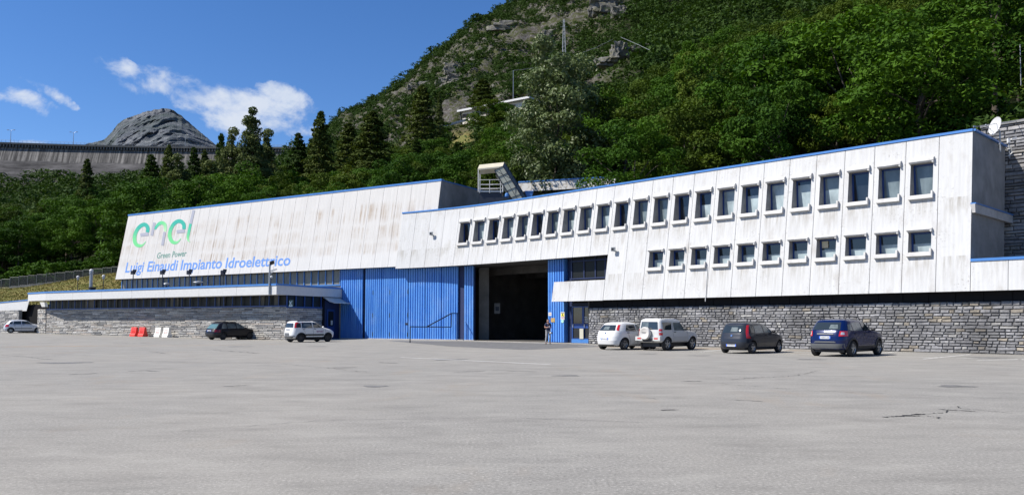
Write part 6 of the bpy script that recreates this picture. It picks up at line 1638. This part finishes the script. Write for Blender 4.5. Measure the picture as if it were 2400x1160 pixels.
    def handle(s, xs_, z, mt='trimblack'):
        for sd in (-1, 1):
            for x in xs_: y = s.ys(x, z); k = MB(); k.abox(x - .08, x + .08, sd * (y + .0) - .02, sd * y + .02, z, z + .035); k.build('door_handle', M[mt], s.root, local=True)
    def plate(s, y, z, w_=.5, h_=.11, txt='EK 417 RS', back='plate'):
        x = s.xs(y, z, -1) - .02; k = MB(); k.abox(x, x + .03, y - w_ / 2, y + w_ / 2, z - h_ / 2, z + h_ / 2); o = k.build('number_plate', M[back], s.root, local=True)
        k = MB()
        for a in (-1, 1): k.abox(x - .003, x, y + a * (w_ / 2 - .045) - .0 - .0, y + a * (w_ / 2), z - h_ / 2, z + h_ / 2)
        k.build('plate_band', M['plateblue'], o, local=True)
        k = MB(); rr = random.Random(int(z * 1000))
        for j in range(7):
            yy = y + w_ * .34 - j * w_ * .11; k.abox(x - .004, x - .001, yy - .02, yy + .008, z - .032, z + .034)
        k.build('plate_characters', M['black'], o, local=True)
    def bumper(s, z0, z1, mt, nm='rear_bumper', lift=.012, yw=None):
        yw = yw or s.fz((z0 + z1) / 2, 3) * .97; s.patch('rear', [(-yw, z0), (yw, z0), (yw, z1), (-yw, z1)], nm, mt, lift, (16, 3))
    def sill(s, z0, z1, x0, x1, mt, nm='side_moulding', lift=.014): s.patch('side', [(x0, z0), (x1, z0), (x1, z1), (x0, z1)], nm, mt, lift, (12, 2), both=True)
    def rails(s, x0, x1, y, z, mt='trimblack', hgt=.07):
        for sd in (-1, 1):
            k = MB(); k.tube([(x0, sd * y, z - .04), (x0 + .12, sd * y, z + hgt), ((x0 + x1) / 2, sd * y, z + hgt + .015), (x1 - .15, sd * y, z + hgt - .01), (x1, sd * y, z - .06)], .022, 6); k.build('roof_rail', M[mt], s.root, local=True, smooth=True)
    def arches(s, mt, w_=.055):
        for x in s.ax:
            for sd in (-1, 1):
                k = MB(); r0 = s.rw + .05; prev = None
                for j in range(17):
                    a = math.pi * (-.08 + 1.16 * j / 16); cur = []
                    for rr, lf in ((r0, .004), (r0, .028), (r0 + w_, .022), (r0 + w_ + .01, .0)):
                        xx, zz = x + rr * math.cos(a), s.rw + .01 + rr * math.sin(a); zz = max(zz, s.sl[0][0] + .01); cur.append(Vector((xx, sd * (s.ys(xx, zz) + lf), zz)))
                    if prev:
                        for q in range(3): k.poly([prev[q], cur[q], cur[q + 1], prev[q + 1]])
                    prev = cur
                k.build('wheel_arch_trim', mt, s.root, local=True, smooth=True)
PSI = R_(47)
# dark blue SUV
c = Car('parked_car', 'dark blue SUV with black roof rails, rightmost of the cars at the stone wall', 4.34,
        [(.30, .16, 4.18, .80), (.36, .06, 4.26, .86), (.5, .01, 4.33, .895), (.72, .0, 4.34, .90), (.88, .03, 4.28, .90), (.98, .06, 4.12, .885), (1.06, .09, 3.72, .865), (1.14, .13, 3.12, .84), (1.28, .24, 2.92, .79), (1.42, .36, 2.68, .735), (1.52, .45, 2.46, .69), (1.58, .55, 2.25, .64), (1.61, .75, 2.0, .56), (1.625, 1.1, 1.7, .42)],
        5.0, (.82, 3.49), .345, 1.57, paint('dark_blue_paint', (.002, .011, .068), .3, .25, .9), (14.07, 34.45), PSI, 'cars parked at the rubble stone wall', .215)
c.patch('rear', [(-.60, 1.15), (.60, 1.15), (.53, 1.48), (-.53, 1.48)], 'rear_window', 'carglass', .008, (14, 6))
c.patch('rear', [(-.5, 1.2), (-.12, 1.2), (-.14, 1.38), (-.44, 1.38)], 'rear_window_reflection', 'carglass2', .012)
c.patch('side', [(.52, 1.16), (.86, 1.13), (.86, 1.42), (.62, 1.38)], 'quarter_window', 'carglass2', .008, both=True)
c.patch('side', [(.93, 1.12), (1.80, 1.12), (1.76, 1.49), (.93, 1.44)], 'side_window', 'carglass2', .008, both=True); c.patch('side', [(1.90, 1.12), (2.88, 1.14), (2.42, 1.46), (1.86, 1.49)], 'side_window', 'carglass', .008, both=True)
c.patch('front', [(-.66, 1.16), (.66, 1.16), (.56, 1.5), (-.56, 1.5)], 'windscreen', 'carglass', .008, (14, 6))
for a in (-1, 1): c.patch('rear', [(a * .58, .88), (a * .83, .88), (a * .80, 1.1), (a * .60, 1.1)], 'tail_light', 'taillight', .02); c.patch('rear', [(a * .64, .94), (a * .76, .94), (a * .74, 1.05), (a * .65, 1.05)], 'reversing_light', 'headlight', .026)
c.bumper(.36, .56, 'greytrim'); c.patch('rear', [(-.5, .6), (.5, .6), (.42, .66), (-.42, .66)], 'bumper_insert', 'greytrim', .03); c.patch('rear', [(-.36, .95), (.36, .95), (.36, 1.0), (-.36, 1.0)], 'boot_handle', 'greytrim', .02)
c.patch('rear', [(-.05, 1.04), (.05, 1.04), (.04, 1.1), (-.04, 1.1)], 'badge', 'chrome', .02)
c.plate(.0, .83); c.sill(.32, .46, 1.25, 3.05, 'trimblack'); c.arches(M['trimblack'], .07); c.rails(.75, 2.25, .57, 1.62, hgt=.085); c.mirror(2.72, 1.13, M['trimblack'])
c.seam([(.95, 1.1), (1.12, .85), (1.2, .45)]); c.seam([(1.86, 1.12), (1.86, .45)]); c.seam([(2.98, 1.1), (3.02, .8), (2.95, .45)]); c.handle((1.05, 2.02), .98)
# dark grey hatchback
c = Car('parked_car', 'dark grey hatchback with tall red rear lights, left of the blue SUV', 3.84,
        [(.22, .14, 3.70, .72), (.3, .05, 3.79, .79), (.5, .0, 3.84, .825), (.7, .03, 3.82, .83), (.82, .07, 3.66, .825), (.92, .10, 3.30, .80), (1.0, .13, 2.86, .775), (1.14, .20, 2.62, .73), (1.28, .28, 2.36, .68), (1.38, .36, 2.12, .63), (1.44, .48, 1.9, .56), (1.475, .8, 1.55, .42)],
        5.0, (.66, 3.12), .29, 1.42, paint('dark_grey_paint', (.024, .028, .038), .3, .32, .7), (10.84, 37.69), PSI, 'cars parked at the rubble stone wall', .175)
c.patch('rear', [(-.54, .98), (.54, .98), (.47, 1.32), (-.47, 1.32)], 'rear_window', 'carglass', .008, (14, 6)); c.patch('rear', [(-.28, 1.03), (.1, 1.03), (.08, 1.24), (-.24, 1.24)], 'rear_window_reflection', 'carglass2', .012)
for a in (-1, 1): c.patch('rear', [(a * .70, .72), (a * .785, .72), (a * .63, 1.34), (a * .575, 1.34)], 'tail_light', 'taillight', .014, (4, 12))
c.patch('side', [(.42, 1.0), (.80, .98), (.86, 1.3), (.52, 1.26)], 'quarter_window', 'carglass', .008, both=True)
c.patch('side', [(.86, .97), (1.62, .97), (1.58, 1.34), (.90, 1.31)], 'side_window', 'carglass2', .008, both=True); c.patch('side', [(1.70, .97), (2.66, .99), (2.16, 1.32), (1.66, 1.35)], 'side_window', 'carglass2', .008, both=True)
c.patch('front', [(-.62, 1.02), (.62, 1.02), (.54, 1.36), (-.54, 1.36)], 'windscreen', 'carglass', .008, (14, 6))
c.bumper(.28, .56, plain('dark_bumper', (.02, .024, .034), .4)); c.plate(0, .40, .52); c.patch('rear', [(-.045, .80), (.045, .80), (.045, .89), (-.045, .89)], 'badge', 'chrome', .02)
c.mirror(2.42, 1.0, M['black']); c.seam([(.9, .96), (1.0, .75), (1.1, .32)]); c.seam([(1.66, .98), (1.68, .32)]); c.seam([(2.72, .96), (2.75, .6), (2.68, .32)]); c.handle((1.02, 1.80), .86)
# silver boxy off-roader
SW = paint('silver_paint', (.50, .50, .49), .15, .35, .6)
c = Car('parked_car', 'boxy silver off-roader with a covered spare wheel on its back door', 3.50,
        [(.42, .10, 3.38, .70), (.48, .02, 3.46, .77), (.6, .0, 3.50, .79), (.8, .02, 3.48, .785), (.96, .03, 3.30, .775), (1.02, .04, 2.62, .765), (1.08, .05, 2.30, .755), (1.3, .08, 2.12, .72), (1.5, .11, 1.95, .685), (1.6, .15, 1.84, .66), (1.65, .22, 1.7, .61), (1.68, .45, 1.4, .5)],
        9.0, (.60, 2.85), .345, 1.37, SW, (7.59, 41.6), PSI, 'cars parked at the rubble stone wall', .21)
c.patch('rear', [(-.56, 1.10), (.56, 1.10), (.50, 1.50), (-.50, 1.50)], 'rear_window', 'carglass', .01, (12, 6)); c.patch('rear', [(0.05, 1.16), (.48, 1.16), (.44, 1.46), (.05, 1.46)], 'rear_window_reflection', 'carglass2', .014)
c.patch('side', [(.28, 1.08), (.98, 1.08), (1.02, 1.48), (.26, 1.48)], 'quarter_window', 'carglass', .01, both=True); c.patch('side', [(1.2, 1.05), (2.2, 1.05), (1.84, 1.46), (1.16, 1.48)], 'side_window', 'carglass2', .01, both=True)
c.patch('front', [(-.62, 1.1), (.62, 1.1), (.56, 1.54), (-.56, 1.54)], 'windscreen', 'carglass', .01, (12, 6))
for a in (-1, 1):
    c.patch('rear', [(a * .64, .80), (a * .755, .80), (a * .735, 1.12), (a * .62, 1.12)], 'tail_light', 'taillight', .02); c.patch('rear', [(a * .645, .93), (a * .75, .93), (a * .745, 1.0), (a * .64, 1.0)], 'reversing_light', 'headlight', .026)
    k = MB(); k.abox(-.10, .12, min(a * .34, a * .80), max(a * .34, a * .80), .52, .74); bo = k.build('rear_bumper', SW, c.root, local=True)
    k = MB(); k.abox(-.108, -.1, min(a * .42, a * .66), max(a * .42, a * .66), .60, .67); k.build('fog_light', M['taillight'], bo, local=True)
k = MB(); k.abox(-.06, .12, -.34, .34, .46, .62); k.build('tow_bar', M['trimblack'], c.root, local=True)
k = MB(); sc_ = Vector((-.02, .13, .90)); k.lathe(sc_, (-1, 0, 0), [(0, .30), (.04, .335), (.16, .335), (.20, .30), (.20, .24), (.185, .22), (.185, .01)], 30); k.build('spare_wheel_cover', paint('cover_silver', (.55, .53, .50), .1, .4, .3), c.root, local=True, smooth=True)
k = MB()
for j in range(7): k.abox(-.212, -.207, sc_.y + .13 - j * .043, sc_.y + .158 - j * .043, .93, .965)
k.abox(-.212, -.207, sc_.y - .1, sc_.y + .1, .895, .905); k.build('cover_lettering', M['darksteel'], c.root, local=True)
c.rails(.35, 1.75, .56, 1.69, hgt=.06); c.arches(SW, .07); c.mirror(2.12, 1.08, M['black']); c.sill(.50, .74, 1.08, 2.42, plain('silver_moulding', (.40, .40, .39), .5)); c.seam([(1.1, 1.5), (1.08, 1.0), (1.12, .5)]); c.seam([(2.28, 1.05), (2.42, .8), (2.40, .5)]); c.handle((1.25,), .95)
# white hatchback behind it
WP = paint('white_paint_car', (.62, .62, .61), 0, .3, .8)
c = Car('parked_car', 'white hatchback parked half behind the silver off-roader', 4.03,
        [(.22, .14, 3.88, .74), (.3, .04, 3.98, .81), (.5, .0, 4.03, .845), (.72, .03, 3.98, .85), (.84, .08, 3.75, .845), (.94, .12, 3.35, .825), (1.02, .16, 3.02, .80), (1.16, .28, 2.72, .75), (1.30, .42, 2.42, .69), (1.40, .55, 2.15, .63), (1.46, .75, 1.9, .55), (1.49, 1.05, 1.6, .42)],
        4.4, (.75, 3.26), .31, 1.47, WP, (5.49, 42.64), PSI, 'cars parked at the rubble stone wall', .19)
c.patch('rear', [(-.56, 1.03), (.56, 1.03), (.44, 1.33), (-.44, 1.33)], 'rear_window', 'carglass', .008, (14, 6)); c.patch('rear', [(-.15, 1.08), (.25, 1.08), (.22, 1.25), (-.12, 1.25)], 'rear_window_reflection', 'carglass2', .012)
for a in (-1, 1): c.patch('rear', [(a * .60, 1.06), (a * .70, 1.02), (a * .60, 1.34), (a * .52, 1.34)], 'tail_light', 'taillight', .016, (4, 8))
c.patch('side', [(.82, 1.0), (1.72, 1.0), (1.68, 1.36), (1.0, 1.34)], 'side_window', 'carglass', .008, both=True); c.patch('side', [(1.80, 1.0), (2.85, 1.02), (2.25, 1.34), (1.76, 1.37)], 'side_window', 'carglass2', .008, both=True)
c.patch('front', [(-.64, 1.04), (.64, 1.04), (.54, 1.38), (-.54, 1.38)], 'windscreen', 'carglass', .008, (14, 6))
c.plate(0, .60, .5, .11); c.patch('rear', [(-.035, .86), (.035, .86), (.035, .94), (-.035, .94)], 'badge', 'chrome', .02); c.mirror(2.6, 1.03, WP); c.seam([(.9, .98), (1.1, .7), (1.2, .32)]); c.seam([(1.76, .98), (1.80, .32)]); c.handle((1.02, 1.95), .9)
c.bumper(.22, .30, 'greytrim')
# white city car with lettering
c = Car('parked_car', 'small white city car with dark lettering on its door beside the blue wall', 3.68,
        [(.28, .14, 3.55, .72), (.36, .04, 3.63, .79), (.55, .0, 3.68, .82), (.75, .03, 3.66, .825), (.9, .07, 3.45, .82), (1.0, .09, 3.1, .80), (1.06, .10, 2.80, .785), (1.2, .13, 2.60, .745), (1.36, .17, 2.34, .70), (1.47, .22, 2.1, .65), (1.54, .32, 1.85, .58), (1.58, .55, 1.5, .42)],
        5.0, (.68, 2.98), .30, 1.42, WP, (-16.05, 58.33), R_(43), None, .185, 'rimdark'); 
c.patch('rear', [(-.52, 1.08), (.56, 1.08), (.50, 1.40), (-.46, 1.40)], 'rear_window', 'carglass', .008, (14, 6))
for a in (-1, 1): c.patch('rear', [(a * .62, 1.06), (a * .75, 1.06), (a * .66, 1.46), (a * .56, 1.46)], 'tail_light', 'taillight', .014, (4, 8))
c.patch('side', [(.22, 1.10), (.66, 1.08), (.66, 1.42), (.28, 1.36)], 'quarter_window', 'black', .008, both=True)
c.patch('side', [(.72, 1.04), (1.62, 1.04), (1.58, 1.46), (.74, 1.44)], 'side_window', 'carglass', .008, both=True); c.patch('side', [(1.70, 1.04), (2.66, 1.06), (2.22, 1.42), (1.66, 1.46)], 'side_window', 'carglass', .008, both=True)
c.patch('side', [(.85, 1.18), (1.45, 1.18), (1.42, 1.36), (.9, 1.36)], 'window_reflection', 'carglass2', .012, both=True)
c.patch('front', [(-.64, 1.08), (.64, 1.08), (.56, 1.46), (-.56, 1.46)], 'windscreen', 'carglass', .008, (14, 6))
c.bumper(.30, .46, 'greytrim'); c.patch('rear', [(-.2, .50), (.36, .50), (.36, .68), (-.2, .68)], 'bumper_insert', 'greytrim', .02); c.patch('rear', [(-.2, .90), (.3, .90), (.3, .95), (-.2, .95)], 'boot_handle', 'black', .02)
c.sill(.48, .60, 1.02, 2.58, 'black'); c.sill(.28, .38, 1.0, 2.6, 'black', 'sill'); c.arches(M['black'], .055); c.mirror(2.45, 1.06, WP); c.seam([(.78, 1.0), (.95, .8), (1.05, .4)]); c.seam([(1.66, 1.02), (1.68, .4)]); c.seam([(2.72, 1.0), (2.75, .7), (2.68, .4)]); c.handle((.9, 1.82), .94, 'greytrim'); c.rails(.4, 1.7, .55, 1.52, 'greytrim', .04)
v, f = text_geo('enel', .01); k = MB(); x0 = min(q[0] for q in v); x1 = max(q[0] for q in v)
for q in v: xx = 1.95 + (q[0] - x0) / (x1 - x0) * .58; zz = .72 + q[1] * .27; k.v.append((xx, -(c.ys(xx, zz) + .008), zz))
k.f = [tuple(q) for q in f]; k.m = [0] * len(f); k.uv = [None] * len(f); k.c = [None] * len(f); k.build('door_lettering', plain('plum_lettering', (.25, .10, .22), .5), c.root, local=True)
# black estate
BK = paint('black_paint', (.006, .006, .010), .1, .35, .4)
c = Car('parked_car', 'black estate car parked by the pale annex wall', 4.52,
        [(.22, .16, 4.36, .74), (.32, .05, 4.46, .81), (.5, .0, 4.52, .845), (.66, .03, 4.50, .85), (.76, .08, 4.36, .845), (.86, .13, 3.9, .83), (.93, .17, 3.32, .81), (1.05, .28, 3.08, .77), (1.2, .42, 2.80, .71), (1.33, .56, 2.55, .66), (1.40, .70, 2.35, .6), (1.43, 1.0, 2.0, .46)],
        5.0, (.82, 3.44), .295, 1.44, BK, (-24.19, 64.58), R_(33), None, .18, 'rimdark')
c.patch('rear', [(-.60, .92), (.60, .92), (.50, 1.28), (-.50, 1.28)], 'rear_window', plain('tinted_teal_glass', (.09, .17, .18), .1, 0, .8), .008, (14, 6))
for a in (-1, 1): c.patch('rear', [(a * .58, .62), (a * .80, .62), (a * .78, .82), (a * .58, .82)], 'tail_light', plain('dark_red_lens', (.16, .01, .02), .2), .014)
c.patch('side', [(.62, .92), (1.12, .92), (1.12, 1.30), (.82, 1.28)], 'quarter_window', 'carglass2', .008, both=True); c.patch('side', [(1.2, .92), (2.02, .92), (2.0, 1.33), (1.2, 1.31)], 'side_window', 'carglass2', .008, both=True); c.patch('side', [(2.1, .92), (3.08, .93), (2.6, 1.30), (2.08, 1.33)], 'side_window', 'carglass2', .008, both=True)
c.patch('front', [(-.66, .95), (.66, .95), (.56, 1.32), (-.56, 1.32)], 'windscreen', 'carglass', .008, (14, 6)); c.plate(.05, .74, .5, .12); c.bumper(.34, .54, 'trimblack'); c.mirror(2.86, .94, M['black']); c.rails(.85, 2.3, .53, 1.40, 'trimblack', .05); c.sill(.42, .48, 1.2, 3.1, 'trimblack'); c.handle((1.3, 2.2), .82)
# silver hatchback at the far left
c = Car('parked_car', 'silver hatchback parked side-on at the far left by the dark opening', 3.77,
        [(.22, .14, 3.64, .71), (.3, .05, 3.72, .78), (.5, .0, 3.77, .81), (.68, .03, 3.74, .815), (.78, .07, 3.6, .81), (.88, .11, 3.25, .79), (.96, .15, 2.86, .77), (1.1, .28, 2.60, .72), (1.24, .42, 2.34, .67), (1.34, .56, 2.1, .61), (1.40, .8, 1.85, .54), (1.42, 1.0, 1.6, .42)],
        4.2, (.66, 3.13), .285, 1.40, paint('silver_blue_paint', (.50, .52, .56), .3, .35, .7), (-53.7, 84.2), R_(56), None, .17)
c.patch('side', [(.48, .98), (.78, .96), (.84, 1.22), (.60, 1.2)], 'quarter_window', 'carglass', .008, both=True); c.patch('side', [(.86, .95), (1.58, .95), (1.55, 1.29), (.92, 1.26)], 'side_window', 'carglass', .008, both=True); c.patch('side', [(1.66, .95), (2.66, .97), (2.15, 1.27), (1.62, 1.30)], 'side_window', 'carglass', .008, both=True)
c.patch('rear', [(-.5, .97), (.5, .97), (.42, 1.25), (-.42, 1.25)], 'rear_window', 'carglass', .008); c.patch('front', [(-.6, .98), (.6, .98), (.52, 1.3), (-.52, 1.3)], 'windscreen', 'carglass', .008)
for a in (-1, 1): c.patch('rear', [(a * .56, .66), (a * .75, .66), (a * .72, .92), (a * .56, .92)], 'tail_light', 'taillight', .014)
c.sill(.48, .54, 1.0, 2.6, 'trimblack'); c.plate(0, .45); c.mirror(2.42, .97, M['black']); c.seam([(1.62, .95), (1.64, .3)]); c.seam([(.9, .93), (1.05, .6), (1.1, .3)]); c.seam([(2.7, .92), (2.7, .3)]); c.handle((1.0, 1.78), .84)

# ================================================================ the person
FT = gnd(1284.5, 806); PH = 1.66
def skin(nm, V, E, R, mt, parent, sub=2, label=None):
    me = bpy.data.meshes.new(nm); me.from_pydata([tuple(v) for v in V], E, []); o = bpy.data.objects.new(nm, me); COL.objects.link(o)
    md = o.modifiers.new('s', 'SKIN'); sv = me.skin_vertices[0].data
    for i, r in enumerate(R): sv[i].radius = (r, r) if not isinstance(r, tuple) else r; sv[i].use_root = (i == 0)
    md.use_smooth_shade = True; m2 = o.modifiers.new('ss', 'SUBSURF'); m2.levels = sub; m2.render_levels = sub
    dg = bpy.context.evaluated_depsgraph_get(); nmh = bpy.data.meshes.new_from_object(o.evaluated_get(dg)); nmh.name = nm; bpy.data.objects.remove(o); bpy.data.meshes.remove(me)
    nmh.polygons.foreach_set('use_smooth', [True] * len(nmh.polygons)); nmh.materials.clear()
    r_ = link(nm, nmh, mt, parent, label); return r_
per = thing('person', 'person in dark blue top and light grey trousers walking head down past the blue pillar', 'person', (FT.x, FT.y, 0), R_(14))
# local frame: x to the picture's right, y away from the camera, z up; faces the camera and to its own left
M['skin'] = plain('skin', (.42, .22, .15), .55); M['hair'] = plain('brown_hair', (.035, .02, .014), .5); M['shirt'] = plain('navy_cloth', (.012, .02, .06), .85, var=.2, vs=12); M['trousers'] = plain('pale_grey_cloth', (.30, .30, .31), .9, var=.25, vs=9); M['shoe'] = plain('dark_shoe', (.03, .028, .03), .6)
hip = (0, 0, .90); J_ = dict(
    pel=hip, waist=(0, .01, 1.04), chest=(0, .0, 1.26), neckb=(0, .0, 1.40), neck=(-.005, -.03, 1.46), head=(-.015, -.075, 1.555), crown=(-.015, -.06, 1.62),
    shl=(-.155, .0, 1.36), ell=(-.235, -.02, 1.11), wrl=(-.09, -.20, 1.12), hal=(-.04, -.24, 1.15), shr=(.155, .0, 1.36), elr=(.225, -.01, 1.10), wrr=(.09, -.20, 1.08), har=(.05, -.25, 1.10),
    hl=(-.09, 0, .87), kl=(-.125, -.05, .48), al=(-.16, .02, .09), tl=(-.17, -.12, .03), hr=(.09, 0, .87), kr=(.105, -.10, .49), ar=(.125, -.04, .09), tr=(.135, -.18, .03))
ks = list(J_); ix = {k_: i for i, k_ in enumerate(ks)}
E2 = [(ix[a], ix[b]) for a, b in (('pel', 'waist'), ('waist', 'chest'), ('chest', 'neckb'), ('neckb', 'neck'), ('neck', 'head'), ('head', 'crown'), ('neckb', 'shl'), ('shl', 'ell'), ('ell', 'wrl'), ('wrl', 'hal'), ('neckb', 'shr'), ('shr', 'elr'), ('elr', 'wrr'), ('wrr', 'har'), ('pel', 'hl'), ('hl', 'kl'), ('kl', 'al'), ('al', 'tl'), ('pel', 'hr'), ('hr', 'kr'), ('kr', 'ar'), ('ar', 'tr'))]
RR = dict(pel=.125, waist=.115, chest=.13, neckb=.065, neck=.05, head=.09, crown=.07, shl=.052, ell=.038, wrl=.027, hal=.032, shr=.052, elr=.038, wrr=.027, har=.032, hl=.082, kl=.055, al=.038, tl=.035, hr=.082, kr=.055, ar=.038, tr=.035)
skin('body', [J_[k_] for k_ in ks], E2, [RR[k_] for k_ in ks], M['skin'], per)
def chain(nm, names, ed, add, mt, over=None):
    ii = {k_: i for i, k_ in enumerate(names)}; P_l = [(over or {}).get(k_, J_.get(k_)) for k_ in names]
    return skin(nm, P_l, [(ii[a], ii[b]) for a, b in ed], [(RR.get(k_, .05) + add.get(k_, .014)) for k_ in names], mt, per)
chain('shirt', ['waist', 'hem', 'chest', 'neckb', 'shl', 'sll', 'shr', 'slr'], [('waist', 'hem'), ('waist', 'chest'), ('chest', 'neckb'), ('neckb', 'shl'), ('shl', 'sll'), ('neckb', 'shr'), ('shr', 'slr')], {'hem': .085, 'neckb': .02, 'sll': .02, 'slr': .02}, M['shirt'], {'hem': (0, .0, .93), 'sll': (-.205, -.01, 1.2), 'slr': (.2, -.0, 1.2)})
chain('trousers', ['pel', 'hl', 'kl', 'al', 'hr', 'kr', 'ar'], [('pel', 'hl'), ('hl', 'kl'), ('kl', 'al'), ('pel', 'hr'), ('hr', 'kr'), ('kr', 'ar')], {'pel': .008, 'al': .025, 'ar': .025}, M['trousers'])
for a, t_ in (('al', 'tl'), ('ar', 'tr')): skin('shoe', [Vector(J_[a]) + Vector((0, .03, -.045)), Vector(J_[t_]) + Vector((0, -.01, 0))], [(0, 1)], [.062, .056], M['shoe'], per, 1)
skin('hair', [(-.015, -.085, 1.635), (-.01, -.01, 1.625), (-.005, .03, 1.54), (.02, .06, 1.47), (.03, .065, 1.42)], [(0, 1), (1, 2), (2, 3), (3, 4)], [.075, .098, .085, .045, .025], M['hair'], per)
k = MB(); k.ball((-.02, -.172, 1.535), (.012, .02, .02), 6)
for s_ in (-1, 1): k.ball((-.02 + s_ * .10, -.07, 1.54), (.012, .02, .028), 6)
k.build('nose_and_ears', M['skin'], per, local=True)
k = MB()
for s_ in (-1, 1): k.ball((-.02 + s_ * .032, -.158, 1.555), (.012, .008, .007), 6)
k.abox(-.045, .005, -.166, -.156, 1.497, 1.503); k.build('eyes_and_mouth', M['hair'], per, local=True)
for side, (wx, hx) in {'l': ('wrl', 'hal'), 'r': ('wrr', 'har')}.items():     # five bent fingers on each hand
    h0 = Vector(J_[hx]); d = (h0 - Vector(J_[wx])).normalized(); sdv = Vector((0, 0, 1)) if side == 'l' else Vector((0, .2, 1)).normalized()
    for j in range(4):
        b = h0 + sdv * (.024 - .016 * j) + d * .012; l_ = (.034, .04, .037, .028)[j]; inn_ = Vector((1 if side == 'l' else -1, -.2, 0))
        skin('finger', [b, b + d * l_, b + d * l_ * 1.3 + inn_ * .022, b + d * l_ * 1.1 + inn_ * .04], [(0, 1), (1, 2), (2, 3)], [.009, .0085, .008, .007], M['skin'], per, 1)
    b = h0 + sdv * .03 - d * .01; skin('thumb', [b, b + sdv * .025 + d * .02, b + sdv * .03 + d * .045], [(0, 1), (1, 2)], [.011, .01, .008], M['skin'], per, 1)
pw_ = lambda v: per.matrix_basis @ Vector(v)
ph = thing('phone', 'small pale phone held up by the walking person', 'phone', tuple(pw_((.0, -.29, 1.17))), R_(14))
k = MB(); k.box((-.035, -.01, -.07), (.07, 0, 0), (0, .012, .002), (0, -.03, .14)); k.build('case', M['whiteplastic'], ph, local=True)
k = MB(); k.box((-.03, .004, -.062), (.06, 0, 0), (0, .002, 0), (0, -.028, .124)); k.build('screen', M['black'], ph, local=True)
bg_ = thing('shoulder_bag', 'white shoulder bag with dark flap hanging at the person\'s hip', 'bag', tuple(pw_((.17, -.10, .80))), R_(14))
skin('bag_body', [(0, 0, .0), (-.05, -.02, -.06), (.03, 0, -.11)], [(0, 1), (1, 2)], [.10, .095, .07], M['whiteplastic'], bg_, 2)
k = MB(); k.tube([(.0, .03, .08), (-.06, -.03, .32), (-.14, -.02, .52), (-.2, .06, .60), (-.12, .14, .45), (-.02, .12, .15)], .012, 5); k.build('strap', M['black'], bg_, local=True, smooth=True)
skin('flap', [(.06, .03, .03), (.10, .03, -.06), (.09, .02, -.14)], [(0, 1), (1, 2)], [.05, .055, .03], M['black'], bg_, 1)
